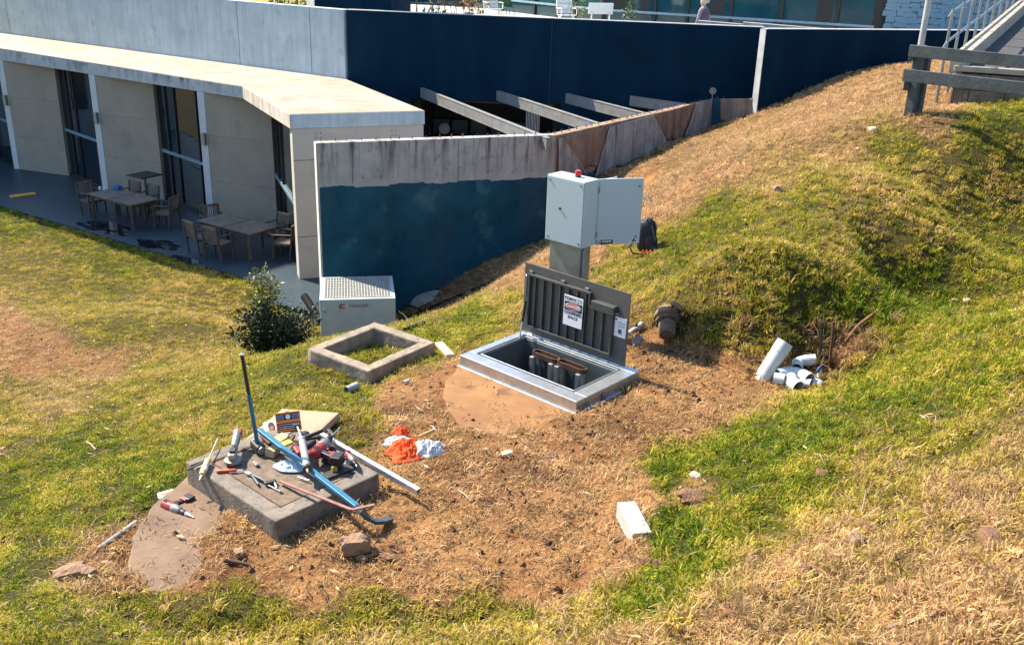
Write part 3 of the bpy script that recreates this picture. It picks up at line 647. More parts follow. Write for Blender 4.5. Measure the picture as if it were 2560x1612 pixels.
# hanging cloth: geotextile flaps along the far half
cloth_m = mat('grey_geotextile', (.36, .37, .37), (.24, .25, .25), .9, scale=4, bumps=.4, streak=.7, streak_col=(.13, .115, .1), sscale=(6, 6, .3))
cloth_b = mat('brown_geotextile', (.30, .21, .15), (.19, .135, .10), .9, scale=3, bumps=.4, streak=.8, streak_col=(.09, .06, .045), sscale=(6, 6, .3), spots=.4, spot_col=(.40, .16, .06), spot_scale=2.5)
def flap(pxs, m, a, b, lab, seed, amp=.05, off=.03):
    """cloth hung on a wall: pxs = four photo corners (top left, top right, bottom right, bottom left)"""
    P = [plane(*p, a, b) for p in pxs]; dv = (np.array(b)-np.array(a)); dv = dv/np.linalg.norm(dv); nn = np.array([dv[1], -dv[0], 0])
    K, J = 26, 16; vs = []; fs = []
    for j in range(J+1):
        for k in range(K+1):
            u_, v_ = k/K, j/J
            p = (P[0]*(1-u_)+P[1]*u_)*(1-v_)+(P[3]*(1-u_)+P[2]*u_)*v_
            fold = amp*(.25+v_)*(.5+.5*math.sin(u_*17+seed*2.1+v_*1.5)*.6+.6*(float(vnoise(u_*5+seed*3, v_*2, seed))-.5))
            edge = .05*v_*(float(vnoise(u_*6+seed, 8.1, seed+3))-.5)*3
            q_ = p+nn*(off+fold); vs.append((q_[0], q_[1], q_[2]+edge*(v_ > .7)))
    for j in range(J):
        for k in range(K): fs.append((j*(K+1)+k, j*(K+1)+k+1, (j+1)*(K+1)+k+1, (j+1)*(K+1)+k))
    o = MB().add(vs, fs).build('geotextile_flap', m, smooth=True)
    tag(o, lab, 'fabric', 'geotextile hung on the retaining wall'); s_ = o.modifiers.new('thick', 'SOLIDIFY'); s_.thickness = .008; return o
flap(((1392, 346), (1404, 343), (1462, 432), (1392, 434)), cloth_m, W1, W2, 'narrow torn grey geotextile at the bend of the retaining wall', 1)
flap(((1404, 343), (1520, 316), (1500, 412), (1440, 428)), cloth_b, W1, W2, 'rusty brown stained cloth panel on the wall behind the control cabinet', 2, .02, .012)
flap(((1520, 318), (1536, 312), (1534, 420), (1478, 452)), cloth_m, W1, W2, 'twisted grey cloth hanging between the two widest wall panels', 3)
flap(((1538, 312), (1632, 288), (1668, 368), (1530, 418)), cloth_m, W1, W2, 'widest pale grey geotextile sheet on the retaining wall', 4, .06)
flap(((1634, 287), (1738, 258), (1700, 338), (1664, 352)), cloth_b, W1, W2, 'brown streaked cloth with a pointed foot on the retaining wall', 5, .03, .014)
flap(((1738, 258), (1778, 246), (1776, 335), (1704, 346)), cloth_m, W1, W2, 'grey cloth at the far end of the sloping retaining wall', 6, .05)
flap(((1803, 247), (1884, 246), (1880, 304), (1802, 308)), cloth_b, W3a, W3b, 'square brown cloth hung on the short return wall', 7, .02)
p = Yp(1782, 228, 27.6)
mir = thing('round_mirror', 'round grey disc on a short stem at the end of the retaining wall', 'mirror', (p[0], p[1], 3.8))
MB().cyl(p+np.array([0, .02, 0]), p+np.array([0, -.02, 0]), .095, seg=28).build('disc', mat('grey_blue_disc', (.20, .26, .30), None, .35, .3, scale=6), mir)
MB().cyl((p[0], p[1], 3.7), (p[0], p[1], p[2]-.09), .012, seg=8).build('stem', gal, mir)
# ================================================================== terrace behind: glass building, stone wall, furniture, person
GB0 = Zp(2196, 68, 5.65)[:2]; GB1 = Zp(1508, 25, 5.65)[:2]; GB2 = Zp(1300, 3.3, 5.65)[:2]
gd = (GB1-GB0)/np.linalg.norm(GB1-GB0)
GBL = GB2+(GB2-GB1)*1.2
gb = thing('glass_pavilion', 'dark framed glass pavilion on the upper terrace', 'building', (*GB0, 5.2))
teal = mat('teal_tinted_glass', (.012, .085, .105), (.006, .055, .075), .08, scale=.7, bumps=0, spec=.6)
tealroom = mat('teal_room_wall', (.03, .13, .15), None, .7, scale=1.5)
def gwall(a, b, cuts, zs=(5.2, 8.4)):
    a = np.array(a); b = np.array(b); d_ = (b-a)/np.linalg.norm(b-a); nn = np.array([-d_[1], d_[0]])   # nn points to the viewer when a->b runs right to left
    prev = a
    for c in cuts+[b]:
        c = np.array(c)[:2]
        MB().wall(c, prev, .03, *zs).build('pane', teal, gb)
        MB().box((c[0], c[1], sum(zs)/2), (.1, .14, zs[1]-zs[0]), math.atan2(d_[1], d_[0])).build('mullion', frame_dark, gb)
        f0 = prev+nn*.05; f1 = c+nn*.05
        MB().bar((*f0, 5.65), (*f1, 5.65), .06, .075).build('transom', mat('pale_blue_transom', (.30, .46, .54), None, .4, scale=9, bumps=0), gb)
        prev = c
hit = lambda px, a, b: plane(px, 30, a, b)[:2]
gwall(GB0, GB1, [hit(p, GB0, GB1) for p in (2095, 1955, 1828, 1720, 1638)])
gwall(GB1, GBL, [hit(p, GB1, GBL) for p in (1438, 1396, 1338, 1255, 1180)])
MB().box((*GB0, 6.8), (.28, .28, 3.2), .4).build('corner_post', frame_dark, gb)
MB().box((*GB1, 6.8), (.2, .2, 3.2), .4).build('corner_post', frame_dark, gb)
q = MB(); back = np.array([6, 14]); q.prism([tuple(GB0+np.array([.4, -.6])), tuple(GB1+np.array([-.2, -.8])), tuple(GBL+np.array([-.3, -.8])), tuple(GBL+back), tuple(GB0+back)], 8.4, 8.7); q.build('roof', frame_dark, gb)
# a few things dimly seen behind the panes belong to the panes as etched marks: dark panels and chairs inside
for px, w_, h0, h1 in ((1405, .35, 5.3, 7.4), (1555, .9, 5.7, 6.3), (1610, .3, 5.7, 7.2), (1792, .5, 5.75, 7.4), (2060, .5, 5.7, 7.6)):
    p = plane(px, 30, GB0, GB1) if px > 1520 else plane(px, 30, GB1, GBL)
    d_ = gd; MB().box((p[0]+gd[1]*.035, p[1]-gd[0]*.035-.03, (h0+h1)/2), (w_, .02, h1-h0), math.atan2(gd[1], gd[0])).build('dark_panel', frame_dark, gb)
# painted stone wall right of the pavilion
SW0 = GB0+np.array([.15, -.1]); SW1 = SW0+np.array([14, 1.2])
sw = thing('stone_wall', 'pale blue painted rubble stone wall behind the handrails', 'wall', (*SW0, 5.2))
stone_m = mat('pale_blue_painted_stone', (.24, .35, .42), (.20, .30, .37), .85, scale=2, bumps=.5, bdist=.02, kind='Generated')
mort = mat('pale_blue_mortar', (.20, .30, .36), None, .9, scale=5, bumps=.3)
MB().wall(SW0, SW1, .35, 5.2, 8.6).build('mortar_bed', mort, sw)
sdv = (SW1-SW0)/np.linalg.norm(SW1-SW0); snn = np.array([sdv[1], -sdv[0]])
protos = []
for k in range(7):
    bm = bmesh.new(); r_ = random.Random(k+5)
    bmesh.ops.create_cube(bm, size=1.0); bmesh.ops.bevel(bm, geom=list(bm.edges), offset=.14, segments=1, affect='EDGES')
    for q_ in bm.verts: q_.co += Vector((r_.uniform(-.1, .1), r_.uniform(-.1, .1), r_.uniform(-.13, .13)))
    me_ = bpy.data.meshes.new('stone'); bm.to_mesh(me_); bm.free(); me_.materials.append(stone_m); protos.append(me_)
z = 5.5; row = 0
while z < 7.25:
    h_ = random.uniform(.12, .2); u_ = -.02+random.uniform(-.1, 0)
    while u_ < 5.4:
        L_ = random.uniform(.2, .5); p = SW0+sdv*(u_+L_/2)+snn*.02
        if u_ > -.12:
            o = bpy.data.objects.new('stone', random.choice(protos)); COL.objects.link(o); o.parent = sw
            o.location = (p[0]-SW0[0], p[1]-SW0[1], z+h_/2-5.2+random.uniform(-.03, .03)); o.rotation_euler = (0, random.uniform(-.06, .06), math.atan2(sdv[1], sdv[0]))
            o.scale = (L_-.006, random.uniform(.05, .07), (h_-.002)*random.uniform(.92, 1.06))
        u_ += L_
    z += h_; row += 1
# dark block on the terrace
q0 = Yp(788, 20, 30.6); q1 = Yp(978, 26, 30.2); q00 = Yp(768, 20, 31.6)
blk = thing('dark_roof_block', 'plain navy block standing on the terrace behind the parapet corner', 'building', (q0[0], q0[1], 5.3))
q = MB(); q.prism([tuple(q0[:2]), tuple(q1[:2]), (q1[0]+.3, q1[1]+2.6), (q00[0], q00[1]+1.5), tuple(q00[:2])], 5.15, 8.8); q.build('wall', navy, blk, bevel=.02)
q = MB(); q.wall((q00[0]-.012, q00[1]+.01), (q0[0]-.012, q0[1]), -.01, 5.2, 8.7); q.build('pale_side', MATS['pale_end_tone'], blk)
q = MB(); q.prism([(q0[0]-.06, q0[1]-.06), (q1[0]+.06, q1[1]-.06), (q1[0]+.36, q1[1]+2.66), (q00[0]-.06, q00[1]+1.56), (q00[0]-.06, q00[1])], 8.8, 8.95); q.build('cap', frame_dark, blk)
# low teal glass screen at the back of the terrace
a = Zp(985, 7, 5.2); bq = Zp(1045, 10, 5.2)
scr = thing('glass_screen', 'low teal glass screen at the back of the pale terrace', 'screen', (a[0], a[1], 5.2))
dv_ = (bq-a)[:2]/np.linalg.norm((bq-a)[:2])
MB().wall(a[:2]-dv_*2, a[:2]+dv_*5.5, .06, 5.25, 7.2).build('pane', teal, scr)
MB().bar((*(a[:2]-dv_*2), 5.22), (*(a[:2]+dv_*5.5), 5.22), .1, .05).build('base_rail', frame_dark, scr)
# terrace furniture
white_p = mat('white_painted_timber', (.78, .78, .76), (.7, .7, .68), .55, scale=10, bumps=.1)
def slat_chair(px, py, yaw, lab, y=36.0, m=white_p):
    p = Yp(px, py, y); t_ = thing('terrace_chair', lab, 'chair', (p[0], p[1], 5.2), yaw, 'slatted chairs on the terrace')
    L_ = lambda b_, nm: b_.build(nm, m, t_, local=True)
    for k in range(4): L_(MB().box((0, .2+.02*k, .52+.105*k), (.5, .02, .085), m=Matrix.Rotation(-.2, 3, 'X')), 'back_slat')
    for k in range(4): L_(MB().box((0, -.2+.12*k, .43), (.5, .1, .02)), 'seat_slat')
    for s in (-1, 1):
        L_(MB().bar((s*.24, -.24, 0), (s*.24, .12, .43), .03, .04), 'leg'); L_(MB().bar((s*.24, .26, 0), (s*.24, -.12, .43), .03, .04), 'leg')
        L_(MB().bar((s*.26, .14, .42), (s*.26, .29, .95), .03, .04), 'back_post'); L_(MB().bar((s*.27, -.24, .64), (s*.27, .24, .64), .05, .025), 'armrest')
        L_(MB().bar((s*.27, -.22, .43), (s*.27, -.22, .64), .03, .03), 'arm_post')
    return t_
slat_chair(1232, 30, .5, 'white slatted armchair left on the terrace, in front of the green chair', 35.5)
slat_chair(1416, 44, .35, 'white slatted chair on the terrace beside the blank white board', 33.5)
p = Yp(1062, 10, 38.0); tb = thing('terrace_table', 'small white folding table at the left of the terrace', 'table', (p[0], p[1], 5.2), .2)
MB().box((0, 0, .72), (.8, .7, .03)).build('table_top', white_p, tb, local=True)
for s in (-1, 1):
    for e in (-1, 1): MB().bar((s*.3, e*.3, 0), (s*.3, -e*.3, .71), .03, .04).build('leg', frame_dark, tb, local=True)
def shell_chair(px, py, y, yaw, lab, m):
    p = Yp(px, py, y); t_ = thing('shell_chair', lab, 'chair', (p[0], p[1], 5.2), yaw, 'curved dining chairs on the terrace'); vs = []; fs = []
    for i in range(9):
        for j in range(7):
            a_ = -1.1+2.2*j/6; prof = [(-.22, .44), (-.1, .42), (.05, .42), (.15, .45), (.2, .52), (.22, .6), (.24, .68), (.25, .76), (.255, .83)][i]
            vs.append((math.sin(a_)*.27, prof[0]+.06*(1-math.cos(a_))*-1.2, prof[1]+.03*(1-math.cos(a_))))
    for i in range(8):
        for j in range(6): fs.append((i*7+j, i*7+j+1, i*7+j+8, i*7+j+7))
    o = MB().add(vs, fs).build('shell', m, t_, smooth=True, local=True); o.modifiers.new('t', 'SOLIDIFY').thickness = .015
    for sx in (-1, 1):
        for sy in (-1, 1): MB().cyl((sx*.2, sy*.2, 0), (sx*.14, sy*.12, .42), .012, seg=6).build('leg', m, t_, local=True)
shell_chair(1270, 32, 36.5, .6, 'dull green curved chair between the white armchair and the glass', mat('dull_green_plastic', (.06, .14, .05), None, .5, scale=8, bumps=0))
shell_chair(1087, 18, 37.5, 1.8, 'dark curved chair beside the white folding table', frame_dark)
shell_chair(1112, 20, 37.0, 2.4, 'dark curved chair right of the white folding table, turned away', frame_dark)
shell_chair(1150, 22, 36.0, 3.4, 'dark curved chair left of the tan potted plant', frame_dark)
p = Yp(1501, 42, 32.5); bd = thing('white_board', 'blank white leaning board on the terrace edge', 'board', (p[0], p[1], 5.5), .25)
MB().box((0, 0, .42), (.82, .03, .34), m=Matrix.Rotation(.12, 3, 'X')).build('panel', white_p, bd, local=True, bevel=.006)
for s in (-1, 1): MB().bar((s*.3, .04, -.3), (s*.3, -.02, .3), .04, .03).build('leg', white_p, bd, local=True)
# leafy terrace plants
leaf_y = mat('yellow_green_leaf', (.24, .26, .04), (.10, .16, .03), .6, scale=30, bumps=0)
leaf_g = mat('dark_green_leaf', (.05, .10, .02), (.025, .055, .015), .5, scale=30, bumps=0)
leaf_t = mat('tan_dry_leaf', (.40, .27, .09), (.26, .16, .05), .7, scale=30, bumps=0)
def leaves(bmz, n_, c, s, size, seed, hollow=.3):
    r_ = random.Random(seed)
    for _ in range(n_):
        while True:
            d_ = Vector((r_.uniform(-1, 1), r_.uniform(-1, 1), r_.uniform(-1, 1)))
            if hollow < d_.length < 1: break
        p_ = Vector((c[0]+d_.x*s[0], c[1]+d_.y*s[1], c[2]+d_.z*s[2])); L_ = size*r_.uniform(.4, 1.75)
        ax = (d_+Vector((r_.uniform(-.8, .8), r_.uniform(-.8, .8), r_.uniform(-.3, 1)))).normalized(); si = ax.orthogonal().normalized()
        si.rotate(Matrix.Rotation(r_.uniform(0, 6.28), 3, ax)); up = ax.cross(si)
        bmz.add([p_, p_+ax*L_*.5+si*L_*.24+up*.08*L_, p_+ax*L_, p_+ax*L_*.5-si*L_*.24+up*.08*L_], [(0, 1, 2, 3)])
def terrace_plant(px, y, ztop, w_, m, lab, seed, n_=160, size=.1):
    p = Yp(px, 30, y); t_ = thing('potted_plant', lab, 'plant', (p[0], p[1], 5.2))
    MB().lathe([(.13, 0), (.17, .3), (.16, .31), (.12, .28)], 14, (p[0], p[1], 5.2)).build('pot', mat('dull_clay_pot', (.2, .16, .13), None, .8, scale=8), t_, smooth=True)
    MB().cyl((p[0], p[1], 5.45), (p[0], p[1], 5.2+(ztop-5.2)*.7), .02, .01, 6).build('stem', mat('brown_stem', (.10, .065, .04), None, .9, scale=20), t_)
    b_ = MB(); leaves(b_, n_, (p[0], p[1], (ztop+5.55)/2), (w_, w_, (ztop-5.5)/2), size, seed, .1); b_.build('foliage', m, t_, fix=False)
terrace_plant(1173, 35, 6.55, .28, leaf_t, 'tan leaved plant in a pot near the left of the terrace', 3, 150, .12)
terrace_plant(1195, 34.5, 6.45, .35, leaf_t, 'sprawling tan and olive plant beside the white armchair', 4, 130, .13)
terrace_plant(1443, 33, 6.2, .26, leaf_y, 'small yellow green plant between white chair and white board', 5, 130, .08)
terrace_plant(1573, 32, 6.2, .2, leaf_g, 'small dark green plant right of the white board', 6, 150, .09)
for px, sd_, lb in ((1073, 1, 'low creeper at the wall edge below the folding table'), (1095, 2, 'second low creeper at the wall edge, under dark chair')):
    p = plane(px, 30, DW0+nd*.4, DW1+nd*.4); b_ = MB(); leaves(b_, 60, (p[0], p[1], 5.86), (.22, .12, .12), .07, sd_, 0); MB
    t_ = thing('creeper', lb, 'plant', (p[0], p[1], 5.2)); b_.build('foliage', leaf_y, t_, fix=False); MB().cyl((p[0], p[1], 5.2), (p[0], p[1], 5.85), .012, seg=6).build('stem', MATS['brown_stem'], t_)
p = Yp(742, 6, 33.0); t_ = thing('terrace_bush', 'clipped olive bush on the upper lawn beside the navy block', 'bush', (p[0], p[1], 5.45))
b_ = MB(); leaves(b_, 1500, (p[0]-.1, p[1], 6.0), (.75, .7, .62), .1, 9, .55); b_.build('foliage', leaf_y, t_, fix=False)
MB().cyl((p[0], p[1], 5.4), (p[0], p[1], 6.0), .05, .03, 8).build('stem', MATS['brown_stem'], t_)

# person walking on the ramp behind the wall
def person(loc, yaw):
    t_ = thing('person', 'person in mauve grey cardigan with pale hair walking behind the wall', 'person', loc, yaw)
    J = {'hip': (0, 0, .92), 'waist': (0, .0, 1.05), 'chest': (0, .02, 1.28), 'sh': (0, .02, 1.40), 'neck': (0, .03, 1.47), 'hd': (0, .05, 1.53), 'hd2': (0, .06, 1.62), 'hd3': (0, .05, 1.70)}
    order = list(J); V_ = [J[k] for k in order]; R_ = {'hip': .17, 'waist': .15, 'chest': .17, 'sh': .12, 'neck': .055, 'hd': .085, 'hd2': .1, 'hd3': .07}
    rad = [R_[k] for k in order]; E_ = [(i, i+1) for i in range(len(order)-1)]
    def chain(root, pts, rs):
        pr_ = root
        for p_, r__ in zip(pts, rs): V_.append(p_); rad.append(r__); E_.append((pr_, len(V_)-1)); pr_ = len(V_)-1
    for s in (-1, 1):
        chain(0, [(s*.1, 0, .85), (s*.11, .06*s, .48), (s*.11, -.02+.10*s, .08), (s*.11, .1+.1*s, .03)], [.1, .065, .045, .035])
        chain(3, [(s*.18, .02, 1.37), (s*.25, .0-.05*s, 1.10), (s*.24, .09-.05*s, .88), (s*.235, .12-.05*s, .80)], [.065, .05, .04, .03])
    me_ = bpy.data.meshes.new('body'); me_.from_pydata(V_, E_, []); o = bpy.data.objects.new('body', me_); COL.objects.link(o); o.parent = t_
    k = o.modifiers.new('skin', 'SKIN'); 
    for i, v_ in enumerate(me_.skin_vertices[0].data): v_.radius = (rad[i], rad[i]*(.72 if i < 4 else 1)); v_.use_root = (i == 0)
    o.modifiers.new('sub', 'SUBSURF').render_levels = 2; o.modifiers['sub'].levels = 2
    m_, n_, b_ = nodes_of('person_skin_and_clothes'); v = coords(n_); sx = N(n_, 'ShaderNodeSeparateXYZ'); n_.links.new(v, sx.inputs[0])
    dv = N(n_, 'ShaderNodeMath', operation='DIVIDE'); dv.inputs[1].default_value = 1.8; n_.links.new(sx.outputs[2], dv.inputs[0])
    c_ = ramp(n_, dv.outputs[0], [(0, (.02, .02, .025)), (.5, (.03, .035, .05)), (.515, (.24, .19, .22)), (.80, (.24, .19, .22)), (.815, (.5, .33, .25))]); 
    for e in n_.nodes:
        if e.type == 'VALTORGB': e.color_ramp.interpolation = 'CONSTANT'
    n_.links.new(c_, b_.inputs['Base Color']); b_.inputs['Roughness'].default_value = .8; me_.materials.append(m_)
    hair = mat('pale_blond_hair', (.62, .55, .44), (.45, .38, .28), .7, scale=40, bumps=.5)
    MB().blob((0, .02, 1.65), (.115, .12, .115), 3, .06, 3).build('hair', hair, t_, smooth=True, local=True)
    MB().blob((0, -.09, 1.62), (.045, .05, .05), 5, .08, 2).build('hair_bun', hair, t_, smooth=True, local=True)
    card = MB().lathe([(.19, 0), (.205, .05), (.185, .28), (.2, .5), (.15, .6)], 16, (0, .01, .80)); card.v = [(x, .01+(y-.01)*.78, z) for x, y, z in card.v]
    card.build('cardigan', mat('mauve_grey_knit', (.13, .10, .125), (.09, .07, .09), .95, scale=30, bumps=.4), t_, smooth=True, local=True)
p = Yp(1759, 48, 30.2); person((p[0], p[1], p[2]-1.12), .9)

# ================================================================== right: ramp, plinth, handrail, pole, timber fence
fr = mat('weathered_grey_timber', (.085, .10, .105), (.04, .05, .055), .85, scale=3, bumps=.5, streak=.6, streak_col=(.05, .055, .06), sscale=(.6, 9, 9))
a = Yp(2278, 112, 16.4); bq = Yp(2560, 128, 15.2)
dF = (bq-a); dF[2] = 0; dF /= np.linalg.norm(dF); nF = np.array([dF[1], -dF[0], 0])
fz = [height(np.array([a[0]]), np.array([a[1]]))[0]]
fn = thing('timber_fence', 'weathered grey two rail timber fence at the top of the bank', 'fence', (a[0], a[1], fz[0]))
for (pt, pb, nm) in (((2278, 112), (2278, 142), 'rail'), ((2263, 172), (2262, 203), 'rail')):
    zt = Yp(*pt, 16.4)[2]; zb = Yp(*pb, 16.4)[2]; p0 = Yp(*pt, 16.4); p0[2] = (zt+zb)/2
    MB().bar(p0+nF*.03, p0+dF*5.6+nF*.03, .05, zt-zb).build('rail', fr, fn, bevel=.008)
pp = Yp(2290, 285, 16.42); gz = height(np.array([pp[0]]), np.array([pp[1]]))[0]
pt = pp.copy(); MB().box((pp[0]-.05, pp[1]+.13, gz+.55), (.15, .16, 1.15), math.atan2(dF[1], dF[0])).build('post', fr, fn, bevel=.012)
MB().box((pp[0]+.10, pp[1]+.16, gz+.5), (.09, .12, 1.0), math.atan2(dF[1], dF[0])).build('post', fr, fn, bevel=.012)
pq = pp+dF*2.7; gz2 = height(np.array([pq[0]]), np.array([pq[1]]))[0]
MB().box((pq[0], pq[1]+.13, (gz2-.2+6.42)/2), (.15, .16, 6.42-gz2+.2), math.atan2(dF[1], dF[0])).build('post', fr, fn, bevel=.012)
for z_ in (6.28, 5.8):                       # cut ends of the return rails
    MB().bar((pp[0]-.2, pp[1]+.10, z_-.02), (pp[0]-.1, pp[1]+.34, z_-.02), .09, .15).build('return_rail', fr, fn, bevel=.006)
pl_m = mat('old_plinth_concrete', (.22, .16, .11), (.12, .09, .065), .9, scale=3, bumps=.5, streak=.6, streak_col=(.07, .05, .04), spots=.5, spot_col=(.28, .24, .2))
kerb_m = mat('pale_kerb_concrete', (.42, .36, .29), (.31, .26, .2), .85, scale=4, bumps=.3)
asph = mat('grey_ramp_asphalt', (.07, .072, .075), (.045, .046, .05), .9, scale=14, bumps=.6)
r0 = Yp(2388, 172, 18.4); r1 = Yp(2640, 184, 17.8)
rp = thing('concrete_ramp', 'raised concrete ramp with pale kerb and dark block base behind the fence', 'ramp', (r0[0], r0[1], 5.2))
dR = (r1-r0); dR[2] = 0; dR /= np.linalg.norm(dR); bR = np.array([.53, .85, 0])
rz = 5.92; r0[2] = rz; c0 = r0-np.array([0, .0, 0])
up_ = .085
def lift(p, l): return rz+up_*l
A = r0[:2]; Bb = r0[:2]+dR[:2]*6; Cc = Bb+bR[:2]*9; Dd = A+bR[:2]*9
q = MB(); q.prism([tuple(A+bR[:2]*.02), tuple(Bb+bR[:2]*.02), tuple(Cc), tuple(Dd)], 4.9, [rz-.08, rz-.08, rz-.08+up_*9, rz-.08+up_*9]); q.build('ramp_surface', asph, rp)
q = MB(); q.bar((*(A-dR[:2]*.02), rz-.02), (*Bb, rz-.02), .16, .1); q.build('front_edge', kerb_m, rp, bevel=.01)
for k in range(6):
    s0 = A+bR[:2]*(1.5*k); s1 = A+bR[:2]*(1.5*k+1.49)
    q = MB(); q.bar((*s0, rz+.03+up_*1.5*k), (*s1, rz+.03+up_*(1.5*k+1.5)), .24, .3); q.build('kerb_stone', kerb_m, rp, bevel=.015)
for rw_ in range(2):
    for k in range(10):
        s0 = A+dR[:2]*(.6*k-(.3 if rw_ else 0)); 
        if rw_ and k == 0: s0 = A.copy()
        L_ = .59 if not (rw_ and k == 0) else .29
        q = MB(); q.bar((*(s0+np.array([0, -.03])), rz-.24-.28*rw_), (*(s0+dR[:2]*L_+np.array([0, -.03])), rz-.24-.28*rw_), .16, .272); q.build('block', pl_m, rp, bevel=.008)
q = MB(); q.bar((*(A+np.array([.02, .02])), rz-.85), (*(Bb), rz-.85), .18, .62); q.build('footing', pl_m, rp)
hr = thing('handrail', 'galvanised two rail handrail climbing along the ramp kerb', 'railing', (A[0]-.4, A[1], 5.3))
hp = [A+bR[:2]*(.25+1.05*k)+np.array([-.28, .0]) for k in range(9)]
for k, p in enumerate(hp):
    zb = rz-.5+up_*(1.05*k); MB().cyl((*p, zb-.2), (*p, rz+1.0+up_*1.05*k), .028, seg=10).build('post', gal, hr, smooth=True)
for h_ in (.95, .42):
    MB().tube([(*(hp[0]-bR[:2]*.3), rz+h_-.1), (*hp[0], rz+h_)]+[(*p, rz+h_+up_*1.05*k) for k, p in enumerate(hp) if k], .025, 8).build('rail', gal, hr, smooth=True)
for k, p in enumerate(hp): MB().bar((*(p+np.array([-.02, -.02])), rz+.9+up_*1.05*k), (*(p+np.array([.05, .02])), rz+.9+up_*1.05*k), .05, .05).build('bracket', gal, hr)
hr2 = thing('far_handrail', 'second galvanised handrail along the far side of the ramp', 'railing', (A[0]+1.6, A[1]+2, 5.3))
hp = [A+bR[:2]*(2.2+1.1*k)+dR[:2]*1.75 for k in range(6)]
for k, p in enumerate(hp): MB().cyl((*p, rz+up_*(2.2+1.1*k)-.1), (*p, rz+1.0+up_*(2.2+1.1*k)), .025, seg=8).build('post', gal, hr2, smooth=True)
for h_ in (.95, .45): MB().tube([(*p, rz+h_+up_*(2.2+1.1*k)) for k, p in enumerate(hp)], .022, 8).build('rail', gal, hr2, smooth=True)
pz = Yp(2303, 108, 17.6); gzp = height(np.array([pz[0]]), np.array([pz[1]]))[0]
MBp = MB().cyl((pz[0], pz[1], gzp-.1), (pz[0], pz[1], 9.5), .055, .05, seg=16)
pol = thing('lamp_pole', 'plain pale metal pole rising out of view behind the fence post', 'pole', (pz[0], pz[1], gzp))
MBp.build('pole', mat('pale_painted_pole', (.50, .50, .48), None, .5, .2, scale=5), pol, smooth=True)
MB().cyl((pz[0], pz[1], gzp-.02), (pz[0], pz[1], gzp+.03), .11, seg=16).build('base_plate', gal, pol)
MB().box((pz[0], pz[1]-.3, 9.5), (.2, .6, .08)).build('lamp_head', gal, pol, bevel=.02)
# ================================================================== helpers for rough concrete pieces
def roughen(o, strength=.012, size=.12, levels=4):
    s_ = o.modifiers.new('cut', 'SUBSURF'); s_.subdivision_type = 'SIMPLE'; s_.levels = levels; s_.render_levels = levels
    t_ = bpy.data.textures.get('clouds%.2f' % size) or bpy.data.textures.new('clouds%.2f' % size, 'CLOUDS'); t_.noise_scale = size; t_.noise_depth = 4
    d_ = o.modifiers.new('wear', 'DISPLACE'); d_.texture = t_; d_.strength = strength; d_.mid_level = .5; d_.texture_coords = 'LOCAL'
    for p_ in o.data.polygons: p_.use_smooth = True
    return o
def hp_(s, t, z): p_ = HF-E1*s+E2*t; return np.array([p_[0], p_[1], z])      # place in the hatch's own axes
def e3(v): return Vector((v[0], v[1], 0))
HA = math.atan2(-E1[1], -E1[0])             # heading of the hatch's long axis (right to left)

# ------------------------------------------------------------------ round slab + hatch
def disc(c, r, z0, z1, name, m, wob=.012):
    K = 144; rj = lambda a: .05*(float(vnoise(math.cos(a)*7+20, math.sin(a)*7+20, 5))-.5)+.03*(float(vnoise(math.cos(a)*22+40, math.sin(a)*22+40, 6))-.5)
    pts = [(c[0]+math.cos(a)*(r+rj(a)), c[1]+math.sin(a)*(r+rj(a))) for a in np.linspace(0, 2*math.pi, K, endpoint=False)]
    return pts
alu = mat('brushed_aluminium', (.52, .54, .55), (.42, .44, .46), .38, .75, scale=9, bumps=.1, spots=.35, spot_col=(.36, .26, .16), spot_scale=7)
alu_d = mat('dull_aluminium', (.24, .27, .28), (.17, .20, .21), .5, .6, scale=7, bumps=.1)
grey_lid = mat('grey_lid_plate', (.115, .115, .108), (.09, .092, .088), .5, .3, scale=6, bumps=.08)
grey_rib = mat('grey_lid_rib', (.085, .088, .085), (.065, .07, .07), .5, .3, scale=6, bumps=.08)
rust = mat('rusty_steel', (.21, .095, .05), (.11, .05, .03), .85, .2, scale=14, bumps=.5, spots=.5, spot_col=(.05, .03, .025), spot_scale=18)
black_p = mat('black_plastic', (.018, .018, .02), (.012, .012, .014), .5, scale=20, bumps=.1)
def slab_with_hole(name, c, r, z0, z1, hole, m):
    outer = disc(c, r, z0, z1, name, m); q = MB(); K = len(outer)
    # ring of quads from the outer circle to the hole outline
    def hp(a):
        d_ = np.array([math.cos(a), math.sin(a)]); best = None; n_ = len(hole)
        for i in range(n_):
            p, s_ = np.array(hole[i]), np.array(hole[(i+1) % n_]); e = s_-p; M2 = np.array([[d_[0], -e[0]], [d_[1], -e[1]]])
            if abs(np.linalg.det(M2)) < 1e-9: continue
            t_, u_ = np.linalg.solve(M2, p-np.array(c0))
            if t_ > 0 and -1e-6 <= u_ <= 1+1e-6: best = t_ if best is None else min(best, t_)
        return np.array(c0)+d_*best
    c0 = np.mean(hole, 0); vs = []; fs = []
    for k in range(K):
        o_ = np.array(outer[k]); a = math.atan2(o_[1]-c0[1], o_[0]-c0[0]); h_ = hp(a)
        for zz in (z0, z1): vs += [(*o_, zz), (*h_, zz)]
    for k in range(K):
        a, b_ = 4*k, 4*((k+1) % K)
        fs += [(a+2, a+3, b_+3, b_+2), (a, b_, b_+1, a+1), (a, a+2, b_+2, b_), (a+1, b_+1, b_+3, a+3)]
    return q.add(vs, fs)
hatch_slab = thing('round_slab', 'sunken round concrete slab dusted with soil under the open hatch', 'slab', (*C_HATCH[0], C_HATCH[2]-.2))
inner = rectpoly(HF-E1*HL+E1*.04+E2*.04, E1, HL-.08, E2, HD-.08)
